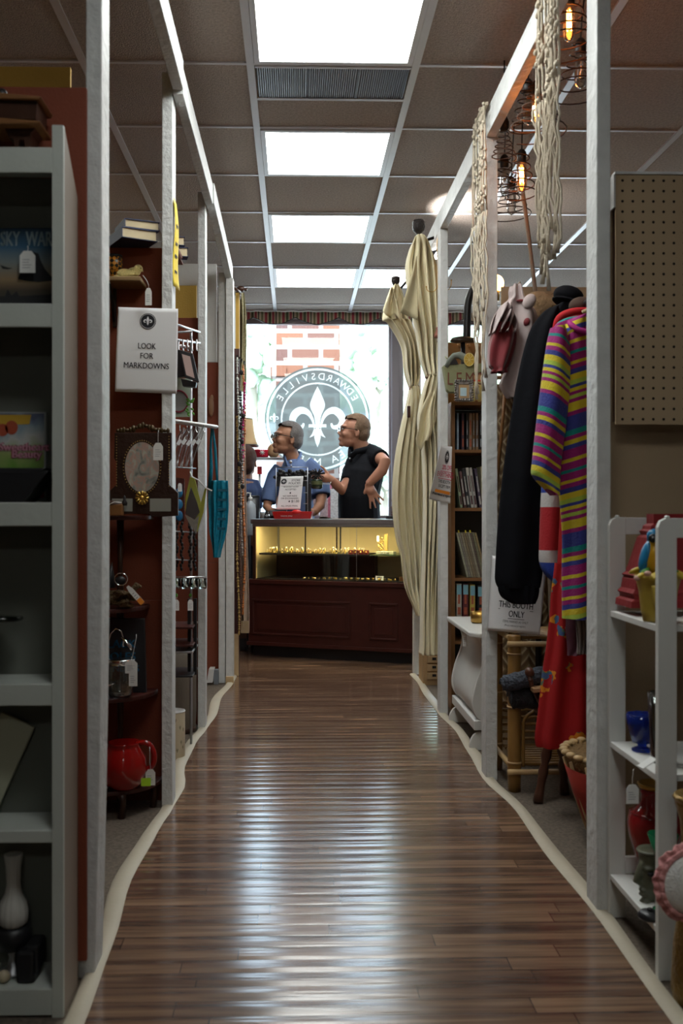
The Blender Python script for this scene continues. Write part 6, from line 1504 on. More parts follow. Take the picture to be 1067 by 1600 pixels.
# ---- pendant bulbs in bed spring cages
def pendant(label, px, py, Y, lit, R=.1, ph=0., flip=False, hgt=.17):
    """py = row of the bulb's middle"""
    c = P(px, py, Y); t = thing('pendant_bulb', label, 'pendant light', c, group='spring caged pendant bulbs')
    z0 = c.z + .06
    part('cord', MB().tube([(c.x, Y, z0 + .02), (c.x + .004, Y + .002, (z0 + CZ) / 2), (c.x + .012, Y, CZ - .001)], .0028, 6), BLACK, t)
    part('socket', MB().lathe([(.013, -.03), (.017, -.026), (.018, .0), (.016, .012), (.008, .022)], (c.x, Y, z0), 14), BLACK, t)
    gm = clearglass('amber_bulb_glass', (1, .62, .35), .15) if lit else clearglass('clear_bulb_glass', (.86, .84, .82), .3)
    b_ = part('bulb', MB().lathe([(.012, .0), (.019, -.012), (.0195, -.085), (.015, -.105), (.003, -.112)], (c.x, Y, z0 - .026), 18), gm, t)
    q = MB(); n = 4
    for k in range(n): a = k * PI / 2; q.tube([(c.x + .006 * math.cos(a), Y + .006 * math.sin(a), z0 - .045), (c.x + .008 * math.cos(a + .4), Y + .008 * math.sin(a + .4), z0 - .105)], .0016 if lit else .0007, 5)
    if lit: q.ell((c.x, Y, z0 - .085), (.008, .008, .014))
    part('filament', q, emis('filament', (1, .42, .10), 60) if lit else BRASS, b_)
    q = MB(); turns = 5.2; pts = []
    for i in range(int(turns * 18) + 1):
        s_ = i / (turns * 18); r = .026 + (R - .026) * s_ ** 1.5; a = ph + 2 * PI * turns * s_; z = z0 - hgt * s_ * 1.0 + .01
        if flip: r = .026 + (R - .026) * (1 - s_) ** 1.5
        pts.append((c.x + r * math.cos(a), Y + r * math.sin(a), z))
    q.tube(pts, .0024, 6)
    part('spring_cage', q, mat('rusty_wire', (.06, .03, .018), .5, .6), t)
    if lit:
        l = bpy.data.lights.new('bulb_glow', 'POINT'); l.energy = .6; l.color = (1, .5, .2); l.shadow_soft_size = .015
        o = bpy.data.objects.new('bulb_glow', l); o.location = (0, 0, -.055 + .0); o.parent = t; C.objects.link(o)
    return t
pendant('lit caged bulb highest on the right, beside the near macrame', 889, 24, 2.95, True, ph=.5)
pendant('unlit caged bulb just below and right of the highest lit bulb', 907, 100, 3.17, False, ph=2)
pendant('lit caged bulb in the middle of the string', 839, 163, 3.30, True, R=.105, ph=1)
pendant('unlit caged bulb left of the middle lit one', 825, 160, 3.48, False, R=.07, ph=3)
pendant('lowest lit caged bulb of the string', 815, 268, 3.70, True, R=.062, ph=2.2)
pendant('unlit caged bulb left of the lowest lit bulb', 788, 274, 3.95, False, R=.062, ph=.2)
pendant('lowest unlit caged bulb with its wide ring', 799, 307, 4.2, False, R=.10, ph=4)
t = thing('wire_basket', 'small upside down wire basket shape under the rail', 'wire basket', P(785, 230, 3.62)); q = MB()
q.tube([tuple(P(787, 202, 3.62) + Vector(((.012 + .035 * i / 70) * math.cos(i * .55), (.012 + .035 * i / 70) * math.sin(i * .55), -.11 * i / 70))) for i in range(71)], .0022, 6); part('wire', q, MATS['rusty_wire'], t); part('socket', MB().lathe([(.016, -.02), (.018, .01), (.01, .03)], P(788, 196, 3.62), 14).tube([P(788, 190, 3.62), (X(788, 3.62), 3.62, CZ - .001)], .003, 6), BLACK, t)
solo('bamboo_pole', MB().tube([P(816, 296, 3.9), P(826, 370, 3.9), P(838, 470, 3.9), P(850, 640, 3.9), P(862, 1000, 3.9), (X(866, 3.9), 3.9, .003)], .0085, 8), mat('pole_wood', (.24, .18, .13), .6, var=.3, vs=30), 'thin brown pole leaning up behind the hanging clothes', 'pole')
# ================================================================ RIGHT BOOTHS: clothes
def bands(name, stops, period=None, kx=0., z0=0., rough=.85):
    """cloth striped along s = z + kx*x (metres, object coordinates)"""
    m = mat(name, (.5, .5, .5), rough, bump=.3, bs=140, sheen=.1); N, L, B = nodes(m)
    for l in list(B.inputs['Base Color'].links): L.remove(l)
    o3, tc = xyz(N, L); s = math_node(N, L, 'ADD', o3[2], math_node(N, L, 'MULTIPLY', o3[0], kx)); s = math_node(N, L, 'SUBTRACT', s, z0)
    s = math_node(N, L, 'FRACT', math_node(N, L, 'DIVIDE', s, period)); r = ramp(N, stops, True); L.new(s, r.inputs[0]); L.new(r.outputs[0], B.inputs['Base Color']); return m


MG, YE, BL, TE, LI = (.30, .008, .15), (.62, .50, .02), (.03, .04, .25), (.0, .24, .22), (.38, .52, .06)
seq = [(0, YE), (.05, BL), (.09, MG), (.13, YE), (.16, MG), (.22, TE), (.25, MG), (.31, YE), (.34, MG), (.42, BL), (.46, YE), (.50, MG), (.535, TE), (.58, BL), (.70, MG), (.735, YE), (.81, MG), (.84, LI), (.875, MG), (.90, YE), (.93, BL), (.96, LI)]
RX = .975
t = thing('clothes_rail', 'dark metal hanging rail behind the nearest right post', 'clothes rail', (RX, 2.75, 0))
part('rod', MB().tube([(RX, 2.72, 1.70), (RX, 4.0, 1.70)], .012, 10), BLACKM, t)
for y in (2.75, 3.98): part('upright', MB().tube([(RX, y, .0), (RX, y, 1.70)], .012, 10), BLACKM, t)
def hanger(parent, Y, z, m=None, w_=.085):
    part('hanger', MB().tube([(RX - w_, Y, z - .035), (RX - .03, Y, z - .01), (RX + .03, Y, z - .01), (RX + w_, Y, z - .035)], .006, 8).tube([(RX, Y, z - .01), (RX, Y, 1.685), (RX + .018, Y, 1.72), (RX, Y, 1.735), (RX - .018, Y, 1.722)], .002, 6), m or RAWWOOD, parent)


# black jacket
YJ = 3.44; cl_b = mat('black_cloth', (.006, .0065, .009), .85, spec=.12, var=.3, vs=10, bump=.4, bs=18)
t = thing('black_jacket', 'long sleeved black jacket hanging in front of the paper sign', 'jacket', P(820, 942, YJ))
part('jacket_body', hang(MB(), [(476, 870, 890), (484, 858, 912), (500, 846, 935), (560, 838, 948), (700, 836, 950), (820, 838, 950), (880, 842, 948)], YJ + .06, .05, 5, .008), cl_b, t)
part('sleeve', hang(MB(), [(482, 858, 872), (492, 846, 874), (520, 828, 872), (580, 812, 866), (660, 798, 860), (740, 787, 854), (820, 779, 850), (890, 775, 846), (908, 775, 844), (918, 779, 842)], YJ - .02, .04, 4, .009, ph=1), cl_b, t)
part('cuff', hang(MB(), [(914, 777.5, 842), (924, 779, 842), (934, 785, 840), (943, 800, 836)], YJ - .02, .036, 14, .003, n=56), cl_b, t); hanger(t, YJ + .05, 1.67)
# red, white and blue jersey
YR = 3.34; zj = lambda py: Z(py, YR)
t = thing('red_jersey', 'red jersey with white and blue bands beside the striped shirt', 'jersey', P(870, 918, YR)); r0 = t.location.z
H_ = zj(480) - r0 + .01
def fr_(py): return max(0, min(.999, (zj(py) - r0) / H_))
jm = bands('jersey_bands', [(0, (.02, .06, .38)), (fr_(880), (.55, .53, .52)), (fr_(860), (.45, .012, .02)), (fr_(793), (.55, .53, .52)), (fr_(770), (.02, .06, .38)), (fr_(742), (.45, .012, .02))], H_)
part('jersey_body', hang(MB(), [(488, 880, 930), (500, 868, 940), (560, 862, 948), (740, 858, 945), (850, 872, 945), (905, 880, 945)], YR + .03, .035, 4, .006), jm, t)
part('sleeve', hang(MB(), [(560, 860, 890), (700, 850, 886), (780, 845, 884), (850, 842, 884), (880, 842, 886), (900, 852, 888), (918, 874, 890)], YR, .032, 3, .006), jm, t)
part('collar', MB().tube(cat([tuple(P(x, y, YR + d)) for x, y, d in ((868, 516, 0), (874, 497, -.02), (895, 487, -.03), (925, 486, -.02))], 4), (.012, .008), 8) if False else MB().tube(cat([tuple(P(x, y, YR + d)) for x, y, d in ((868, 516, 0), (874, 497, -.02), (895, 487, -.03), (925, 486, -.02))], 4), .013, 8), mat('jersey_red', (.5, .012, .02), .8), t); hanger(t, YR + .05, 1.655)
# striped shirt
YT = 3.05
t = thing('striped_shirt', 'magenta shirt with yellow, blue and teal stripes', 'shirt', P(900, 968, YT)); r0 = t.location.z; rx = t.location.x
bm = bands('shirt_stripes', seq, .36, -.32, .02); sm_ = bands('sleeve_stripes', seq, .36, .55, .02)
part('shirt_body', hang(MB(), [(496, 898, 922), (500, 880, 940), (512, 866, 955), (540, 860, 962), (600, 856, 965), (700, 860, 965), (760, 873, 965), (830, 880, 965), (900, 880, 965), (966, 881, 965)], YT + .02, .055, 6, .012, n=48), bm, t)
part('sleeve', hang(MB(), [(512, 862, 884), (540, 855, 890), (600, 846, 890), (660, 838, 884), (720, 831, 876), (742, 830, 874), (760, 846, 873), (774, 862, 872)], YT - .03, .038, 3, .008, n=36), sm_, t)
part('neckband', MB().tube(cat([tuple(P(x, y, YT + d)) for x, y, d in ((888, 501, .02), (893, 508, -.03), (905, 516, -.05), (925, 520, -.05))], 4), .009, 8), mat('magenta_rib', (.33, .01, .17), .8), t); hanger(t, YT + .02, 1.655)
part('neck_patch', MB().add([P(x, y, YT - .045) for x, y in ((879, 530), (888, 518), (893, 514), (900, 516), (890, 521))], [(0, 1, 2, 3, 4)]), mat('yellow_patch', (.6, .5, .03), .8), t, solid=.001)
# red floral dress and lace top
YD = 3.245
fl = mat('floral_red', (.5, .01, .01), .85); N, L, B = nodes(fl)
for l in list(B.inputs['Base Color'].links): L.remove(l)
tc = N.new('ShaderNodeTexCoord'); nz = N.new('ShaderNodeTexNoise'); nz.inputs['Scale'].default_value = 9; nz.inputs['Detail'].default_value = 4; L.new(tc.outputs['Object'], nz.inputs['Vector'])
n2 = N.new('ShaderNodeTexNoise'); n2.inputs['Scale'].default_value = 22; L.new(tc.outputs['Object'], n2.inputs['Vector'])
r2 = ramp(N, [(0, (.05, .1, .22)), (.46, (.1, .16, .1)), (.5, (.65, .22, .01)), (.7, (.6, .1, .01))], True); L.new(n2.outputs['Fac'], r2.inputs[0])
mx = N.new('ShaderNodeMix'); mx.data_type = 'RGBA'; L.new(math_node(N, L, 'GREATER_THAN', nz.outputs['Fac'], .585), mx.inputs[0]); mx.inputs[6].default_value = (.36, .006, .008, 1); L.new(r2.outputs[0], mx.inputs[7]); L.new(mx.outputs[2], B.inputs['Base Color'])
t = thing('floral_dress', 'flared red dress with orange and blue floral print', 'dress', P(880, 1166, YD))
part('skirt', hang(MB(), [(880, 868, 930), (925, 862, 935), (960, 860, 940), (1010, 855, 945), (1060, 848, 950), (1110, 843, 955), (1150, 838, 958), (1166, 840, 958)], YD, .05, 8, .014, n=72), fl, t)
part('bodice', hang(MB(), [(560, 890, 940), (700, 880, 940), (885, 869, 932)], YD + .01, .03, 3, .006), fl, t); hanger(t, YD + .01, 1.64)
t = thing('lace_top', 'dull purple top with a grey lace hem below the striped shirt', 'top', P(905, 1028, 3.13))
part('cloth', hang(MB(), [(600, 900, 950), (800, 892, 955), (960, 884, 960), (985, 883, 960), (1000, 884, 960), (1024, 886, 905)], 3.145, .012, 5, .005, n=40), mat('purple_cloth', (.10, .03, .05), .85, var=.4, vs=30), t)
part('lace_hem', sheet(MB(), [(968, 900, 940), (1000, 902, 940), (1022, 902, 940)], 3.12, 8, .008, 40), mat('grey_lace', (.28, .25, .25), .9, var=.4, vs=80), t, solid=.002); hanger(t, 3.145, 1.64)
# white blouse with red puff, tan knit hat, dark hat
YW = 3.60; pinkw = mat('pinkish_white_cloth', (.50, .42, .41), .85, var=.12, vs=10, bump=.5, bs=22)
t = thing('white_blouse', 'pinkish white ruffled blouse with a dark red puff sleeve', 'blouse', P(800, 620, YW))
part('body', hang(MB(), [(447, 799, 812), (456, 797, 815), (466, 797, 817), (474, 788, 826), (486, 781, 836), (505, 778, 840), (530, 788, 838), (560, 790, 834), (585, 786, 832), (600, 780, 828), (612, 786, 822), (622, 794, 812)], YW + .02, .045, 5, .012, n=40), pinkw, t)
part('ruffle', sheet(MB(), [(478, 784, 792), (492, 774, 800), (508, 767, 806), (522, 764, 802)], YW - .03, 4, .03, 36, bulge=.02), pinkw, t, solid=.003)
part('puff_sleeve', hang(MB(), [(505, 775, 800), (520, 769, 806), (540, 763, 804), (560, 762, 798), (572, 764, 793), (577, 769, 790), (582, 766, 792)], YW - .04, .035, 5, .01, n=40, ph=.7), mat('dark_red_velvet', (.17, .006, .012), .7, var=.3, vs=12, sheen=.4), t)
part('ear_flap', MB().ell(P(827, 471, YW - .03), (.022, .012, .03), (0, .6, 0)), pinkw, t); part('red_lining', MB().ell(P(823, 503, YW - .028), (.012, .01, .016), (0, .4, 0)).ell(P(815, 470, YW - .02), (.02, .01, .006)), MATS['dark_red_velvet'], t)
part('hanging_string', MB().tube([P(805, 448, YW), P(812, 440, YW + .05), (RX - .1, YW + .05, 1.68), (RX, YW + .05, 1.712)], .003, 6), STRING, t)
t = thing('knit_bag', 'tan striped knitted bag behind the white blouse', 'bag', P(845, 500, 3.8)); q = MB(); q.ell(P(845, 478, 3.82), (.075, .05, .055), (0, .3, 0)); q.ell(P(830, 500, 3.82), (.06, .05, .07)); q.ell(P(862, 495, 3.82), (.05, .04, .05))
part('knit', remesh(q, .008, 3), mat('tan_ribbed', (.26, .17, .09), .9, var=.5, vs=30, bump=1, bs=60), t); part('handle', MB().tube([P(845, 470, 3.82), P(870, 455, 3.82), (RX, 3.82, 1.712)], .008, 8), MATS['tan_ribbed'], t)
t = thing('dark_hat', 'black felt hat hanging above the jacket', 'hat', P(888, 480, 3.55)); part('crown', MB().ell(P(888, 462, 3.56), (.055, .05, .035), (0, .25, 0)), cl_b, t); part('brim', MB().ell(P(893, 476, 3.56), (.075, .07, .012), (0, .35, 0)), cl_b, t); part('hook', MB().tube([P(888, 450, 3.56), (RX - .02, 3.56, 1.735), (RX, 3.56, 1.714)], .002, 6), STEEL, t)
t = thing('dark_brown_cap', 'small dark brown cap between the black hat and the post', 'cap', P(905, 485, 3.35)); part('cap', MB().ell(P(907, 478, 3.36), (.04, .04, .03)), mat('brown_felt', (.06, .035, .025), .9), t); part('hook', MB().tube([P(907, 468, 3.36), (RX - .01, 3.36, 1.73), (RX, 3.36, 1.714)], .002, 6), STEEL, t)
# patterned textile behind
ik = mat('ikat_textile', (.22, .15, .08), .9); N, L, B = nodes(ik)
for l in list(B.inputs['Base Color'].links): L.remove(l)
o3, tc = xyz(N, L); a1 = math_node(N, L, 'ABSOLUTE', math_node(N, L, 'SUBTRACT', math_node(N, L, 'FRACT', math_node(N, L, 'MULTIPLY', o3[0], 9.0)), .5)); a2 = math_node(N, L, 'ABSOLUTE', math_node(N, L, 'SUBTRACT', math_node(N, L, 'FRACT', math_node(N, L, 'MULTIPLY', o3[2], 6.0)), .5))
ff = math_node(N, L, 'FRACT', math_node(N, L, 'MULTIPLY', math_node(N, L, 'ADD', a1, a2), 4.0)); r = ramp(N, [(0, (.10, .06, .03)), (.35, (.2, .13, .06)), (.6, (.42, .34, .22)), (.8, (.12, .07, .035))]); L.new(ff, r.inputs[0]); L.new(r.outputs[0], B.inputs['Base Color'])
t = thing('patterned_throw', 'brown throw with pale zigzag pattern behind the jacket', 'throw', P(785, 1112, 3.97))
part('cloth', sheet(MB(), [(600, 776, 850), (700, 775, 850), (800, 774, 850), (900, 774, 850), (1000, 773, 860), (1112, 774, 862)], 4.0, 3, .012, 30), ik, t, solid=.005); part('wooden_rod', MB().tube([P(772, 803, 3.96), P(785, 660, 3.97), P(790, 596, 3.975)], .007, 8).tube([P(770, 590, 3.97), P(856, 590, 3.97)], .008, 8), BROWNWOOD, t); part('metal_tip', MB().cbox(P(771, 806, 3.96), (.028, .016, .006)), STEEL, t)

# ---- sign THIS BOOTH ONLY
W, H = .204, .279
sa = [P(768, 868, 3.69), P(855, 878, 3.62), P(843, 992, 3.60), P(762, 985, 3.68)]
def sb(x, z, e):
    u = x / W + .5; v = -z / H; p = sa[0].lerp(sa[1], u).lerp(sa[3].lerp(sa[2], u), v); y = 3.683 - .17 * math.sqrt(max(u, 0)) if u > .02 else 3.683
    k = (y - e) / p.y; return Vector((p.x * k, y - e, 1 + (p.z - 1) * k))
t = papersign('paper sign reading THIS BOOTH ONLY on the second right post', sb, W, H, loc=P(805, 988, 3.6))
q = MB()
for s_, x, z, h in (('THIS BOOTH', .002, -.187, .034), ('ONLY', .006, -.221, .034), ('ITEMS MARKED AS ONLY', .004, -.243, .0125), ('(Prices reduced at register)', .004, -.257, .0105)): q.text(s_, h, (x, z), fit={'THIS BOOTH': .130, 'ONLY': .060}.get(s_, .098 if 'ITEMS' in s_ else .082), fn=lambda a, b: sb(a, b, .0022), bold=.0005 if h > .02 else 0)
for x, z, w_ in ((.002, -.187, .067), (.006, -.221, .032)): q.add([sb(a, b, .0022) for a, b in ((x - w_, z - .006), (x + w_, z - .006), (x + w_, z - .008), (x - w_, z - .008))], [(0, 1, 2, 3)])
part('lettering', q, INK, t)

# ---- bamboo shelf
YB = 3.55; bam = mat('bamboo', (.25, .13, .035), .4, var=.3, vs=9, bump=.1); bx1 = X(803.5, YB)
t = thing('bamboo_shelf', 'bamboo shelf unit bound with cane behind the red dress', 'shelf', (bx1 + .2, YB + .15, 0))
for x, y, rr in ((bx1, YB, .024), (bx1 + .42, YB, .024), (bx1, YB + .30, .02), (bx1 + .42, YB + .30, .02)):
    pl = part('post', MB().lathe([(rr * .95, .001), (rr, .05), (rr * 1.04, .155), (rr, .16), (rr * 1.02, .36), (rr, .37), (rr, .555), (rr * .9, .56)], (x, y, 0), 14), bam, t)
    part('cane_binding', MB().lathe([(rr * 1.05, .30), (rr * 1.15, .303), (rr * 1.05, .306)], (x, y, 0), 14).lathe([(rr * 1.05, .10), (rr * 1.15, .104), (rr * 1.05, .108)], (x, y, 0), 14).lathe([(rr * 1.05, .49), (rr * 1.15, .493), (rr * 1.05, .496)], (x, y, 0), 14), mat('cane', (.45, .30, .14), .5), pl)
for z in (.075, .53):
    part('rail', MB().tube([(bx1 - .03, YB - .026, z), (bx1 + .45, YB - .026, z)], .010, 8).tube([(bx1 - .014, YB + .01, z + .018), (bx1 - .014, YB + .3, z + .018)], .010, 8), MATS['cane'], t)
    for k in range(9): part('slat', MB().tube([(bx1 + .02, YB + .01 + .035 * k, z + .02), (bx1 + .41, YB + .01 + .035 * k, z + .02)], .007, 6), bam, t)
for k in range(6): part('back_slat', MB().tube([(bx1, YB + .3, .12 + .028 * k), (bx1 + .42, YB + .3, .12 + .028 * k)], .006, 6), bam, t)
part('curved_cane', MB().tube(cat([(bx1 + .03, YB - .01, .09), (bx1 + .03, YB - .01, .2), (bx1 + .035, YB - .01, .26), (bx1 + .07, YB - .01, .29)], 4), .006, 6), bam, t)
# ---- stool with turned legs, knit rolls
YS = 3.45; sx0 = .92; walnut = mat('turned_walnut', (.09, .035, .02), .35, var=.3, vs=30)
t = thing('wooden_stool', 'small dark stool with splayed turned legs and a knob post', 'stool', (sx0, YS, 0))
part('seat', MB().lathe([(.001, .30), (.085, .30), (.09, .31), (.085, .325), (.001, .328)], (sx0, YS, 0), 28), walnut, t)
for x1_, y1_ in ((X(838, 3.41) + .002, 3.40), (1.03, 3.42), (.95, 3.50)):
    a = Vector((x1_, y1_, .004)); b = Vector((sx0 + (x1_ - sx0) * .25, YS + (y1_ - YS) * .3, .31)); pp = [a.lerp(b, k / 12) for k in range(13)]
    part('leg', MB().tube(pp, [.018, .017, .014, .015, .018, .012, .019, .016, .013, .013, .015, .017, .017], 12), walnut, t)
kx = X(826, 3.40)
part('knob_post', MB().tube([(kx + .05, 3.40, .325), (kx + .01, 3.395, .40), (kx, 3.39, .44)], .008, 8).ell((kx, 3.39, .452), (.016, .016, .017)).ell((kx + .004, 3.39, .425), (.010, .010, .006)), walnut, t); part('paddle', MB().cbox((kx + .07, 3.38, .40), (.13, .05, .016), (0, -.1, 0)), mat('pale_paddle', (.35, .2, .1), .5), t, bevel=.003)
kn = mat('bluegrey_knit', (.06, .07, .09), .95, var=.7, vs=70, bump=1.5, bs=110)
for lb, a, b, r in (('blue grey knitted roll lying on top, behind the dress', (784, 1070), (868, 1049), .030), ('dark knitted roll under the blue grey one', (796, 1090), (868, 1090), .038)):
    Yq = 3.42 if r < .035 else 3.44; pa = P(*a, Yq); pb_ = P(*b, Yq); q = MB(); n = 14
    q.tube([pa.lerp(pb_, k / n) for k in range(n + 1)], [r * (.5 if k in (0, n) else 1) * (1 + .06 * math.sin(k * 2.1)) for k in range(n + 1)], 18)
    t = thing('knit_roll', lb, 'knitwear', (pa + pb_) / 2); part('roll', q, kn if r < .035 else mat('charcoal_knit', (.02, .02, .022), .95, var=.6, vs=70, bump=1.5, bs=110), t); part('spiral_end', MB().tube([(pa.x - .002 + .001 * k, Yq + r * .75 * (1 - k / 30) * math.cos(k * .6), pa.z + r * .75 * (1 - k / 30) * math.sin(k * .6)) for k in range(26)], .004, 5), kn, t)
# ---- wicker basket
t = thing('wicker_basket', 'tapered wicker basket with red lining under the dress', 'basket', (1.0, 2.98, 0)); wk = mat('wicker', (.22, .13, .05), .7, var=.6, vs=90, bump=1.2, bs=90)
part('weave', MB().lathe([(.10, .002), (.12, .06), (.15, .15), (.18, .25), (.186, .275), (.18, .28), (.17, .27)], (1.0, 2.98, 0), 40, rib=.02, ribn=20), wk, t)
part('red_lining', MB().lathe([(.105, .03), (.128, .07), (.160, .15), (.186, .235)], (1.0, 2.978, 0), 40, cap=False), mat('lining_red', (.3, .02, .01), .8, var=.3), t, solid=.002)
q = MB()
for k in range(16):
    a = 2 * PI * (k + .5) / 16; q.tube([(1.0 + r_ * math.cos(a), 2.98 + r_ * math.sin(a), z_) for r_, z_ in ((.104, .004), (.125, .06), (.155, .15), (.186, .255))], .006, 6)
part('stakes', q, MATS['cane'], t)
q = MB()
for k in range(30): a = 2 * PI * k / 30; q.ell((1.0 + .186 * math.cos(a), 2.98 + .186 * math.sin(a), .277), (.016, .016, .009), (0, 0, a), n=8, m=5)
part('braided_rim', q, MATS['cane'], t)

# ================================================================ NEAR RIGHT: pegboard and white shelf unit
pg = mat('pegboard_brown', (.26, .19, .115), .8); N, L, B = nodes(pg)
for l in list(B.inputs['Base Color'].links): L.remove(l)
o3, tc = xyz(N, L, 'Object'); sp = 16.35 / F * 2.6
du = math_node(N, L, 'SUBTRACT', math_node(N, L, 'FRACT', math_node(N, L, 'DIVIDE', o3[0], sp)), .5); dv = math_node(N, L, 'SUBTRACT', math_node(N, L, 'FRACT', math_node(N, L, 'DIVIDE', o3[2], sp)), .5)
dd_ = math_node(N, L, 'SQRT', math_node(N, L, 'ADD', math_node(N, L, 'MULTIPLY', du, du), math_node(N, L, 'MULTIPLY', dv, dv)))
mx = N.new('ShaderNodeMix'); mx.data_type = 'RGBA'; L.new(math_node(N, L, 'LESS_THAN', dd_, .135), mx.inputs[0]); mx.inputs[6].default_value = (.42, .31, .19, 1); mx.inputs[7].default_value = (.012, .008, .005, 1); L.new(mx.outputs[2], B.inputs['Base Color'])
PX0 = X(962, 2.6); t = thing('pegboard', 'brown pegboard panel with rows of holes at the right edge', 'pegboard', (PX0 + sp * .15, 2.6, Z(662, 2.6) + .0))
part('board', MB().box(PX0, PX0 + .9, 2.6, 2.606, Z(662, 2.6), Z(268, 2.6)), pg, t)
part('top_strip', MB().box(PX0 - .003, PX0 + .9, 2.596, 2.63, Z(268, 2.6), Z(264, 2.6)), WHITE, t); part('corner_strip', MB().box(PX0 - .005, PX0 - .0005, 2.6, 2.655, Z(320, 2.6), Z(268, 2.6)), WHITE, t); part('batten', MB().box(PX0 + .01, PX0 + .03, 2.606, 2.658, Z(655, 2.6), Z(275, 2.6)), DWOOD, t)

US = mat('unit_paint', (.68, .68, .65), .5, var=.06, bump=.1)
UX0, UX1, UYF, UYB = .771, 1.17, 2.10, 2.43
t = thing('white_shelf_unit', 'low white slatted end shelf unit at the right edge', 'shelf', (.97, 2.27, 0))
for y, top_ in ((UYF, .987), (UYB, .987)):
    for x in (UX0, UX1 - .04):
        g = 1 if x == UX0 else -1; xo = x if g == 1 else x + .04
        pr = [(xo, .002), (xo, top_ - .02), (xo + g * .006, top_ - .006), (xo + g * .018, top_), (xo + g * .04, top_), (xo + g * .04, .002)]
        lg = part('leg', MB().prism(pr, y, y + .018), US, t, bevel=.001); part('screw_cap', MB().ell((xo + g * .022, y + .009, top_ + .002), (.006, .006, .004), n=10, m=6), US, lg)
    part('top_rail', MB().box(UX0 + .04, UX1 - .04, y, y + .018, top_ - .042, top_ - .0005), US, t, bevel=.001)
    part('bottom_rail', MB().box(UX0 + .04, UX1 - .04, y + .003, y + .015, .11, .15), US, t)
for z in (.757, .436, .110): part('shelf', MB().box(UX0 + .002, UX1 - .002, UYF + .0185, UYB - .001, z - .014, z), US, t, bevel=.001)
def zq(py, Y): return Z(py, Y)
# red tiered lantern
YL = 2.355; lc = Vector((X(1046, YL), YL, .758)); ru = YL / F; rl = mat('lantern_red', (.24, .012, .015), .6, var=.15, bump=.2)
t = thing('red_lantern', 'dark red tiered wooden lantern box behind the parrot', 'lantern', lc)
pr = [(h * ru * 1.414, zq(y, YL)) for h, y in ((74, 948), (73, 938), (68, 935), (68, 930), (71, 926), (66, 920), (64, 905), (62, 903), (65, 899), (60, 895), (50, 862), (44, 840), (39, 836), (41, 830), (37, 827), (36, 822), (31, 818), (31, 803))]; pr = [(a, max(b, .758)) for a, b in pr]
q = MB(); q.M = Matrix.Translation((lc.x, YL, 0)) @ Matrix.Diagonal((1, .52, 1, 1)) @ Euler((0, 0, PI / 4)).to_matrix().to_4x4(); q.lathe(pr, n=4); q.sm = [False] * len(q.f); part('tiers', q, rl, t)
# parrot on a yellow basket planter
YP = 2.19; pc_ = P(1024, 871, YP)
t = thing('yellow_basket_planter', 'yellow ceramic basket with leaves and flowers under the parrot', 'planter', (X(1026, YP), YP, .758)); yc = mat('yellow_ceramic', (.50, .36, .06), .35, var=.3, vs=20)
zb_ = .7585; bc = (X(1028, YP), YP)
part('basket', MB().lathe([(.032, zb_), (.036, zq(955, YP)), (.040, zq(925, YP)), (.047, zq(905, YP)), (.052, zq(900, YP)), (.046, zq(901, YP)), (.038, zq(915, YP))], (*bc, 0), 28, rib=.03, ribn=14), yc, t)
q = MB()
for k in range(9): a = k * 2 * PI / 9; q.ell((bc[0] + .047 * math.cos(a), YP + .047 * math.sin(a), zq(897, YP) + .006 * math.sin(k * 2)), (.017, .012, .006), (.3, .4, a), n=8, m=6)
part('yellow_leaves', q, mat('leaf_yellow', (.55, .40, .04), .4), t)
q = MB()
for k in range(6): a = k * 2 * PI / 6 + .4; q.ell((bc[0] + .036 * math.cos(a), YP + .036 * math.sin(a), zq(892, YP)), (.013, .008, .005), (0, .5, a), n=8, m=6)
part('green_leaves', q, MATS['leaf_green'], t); q = MB(); q.ell(P(995, 903, YP - .02), (.007, .007, .006)).ell(P(1012, 896, YP - .045), (.008, .007, .006)).ell(P(1030, 892, YP - .045), (.008, .006, .006)); part('flowers', q, mat('flower_pink', (.6, .35, .28), .4), t, kind='stuff')
part('handle', MB().tube(cat([tuple(P(x, y, YP - .045)) for x, y in ((1022, 915), (1024, 938), (1032, 950), (1042, 940), (1044, 912))], 4), .006, 8), yc, t)
t = thing('parrot_figurine', 'blue and yellow ceramic parrot perched on the yellow basket', 'figurine', P(1022, 892, YP)); bl_ = mat('parrot_blue', (.01, .16, .33), .3, var=.3, vs=40)
q = MB(); q.ell(pc_, (.027, .026, .040), (0, .12, 0)); q.ell(P(1022, 853, YP), (.017, .017, .02)); part('breast', remesh(q, .004, 2), mat('parrot_yellow', (.50, .27, .01), .3, var=.2), t)
q = MB(); q.ell(P(1021, 838, YP), (.0155, .0155, .017)); q.ell(P(1021, 850, YP + .006), (.017, .015, .016)); part('head', remesh(q, .0035, 2), bl_, t)
part('wing', MB().ell(P(1007, 868, YP), (.009, .018, .034), (0, .28, 0)).ell(P(1005, 885, YP), (.006, .014, .022), (0, .25, 0)), bl_, t); q = MB(); q.ell(P(1020, 841, YP - .013), (.010, .006, .010)); part('face_mask', q, BLACK, t); part('beak', MB().tube([P(1021, 840, YP - .018), P(1021, 844, YP - .024), P(1021.5, 848, YP - .02)], [.005, .004, .001], 8), BLACKM, t)
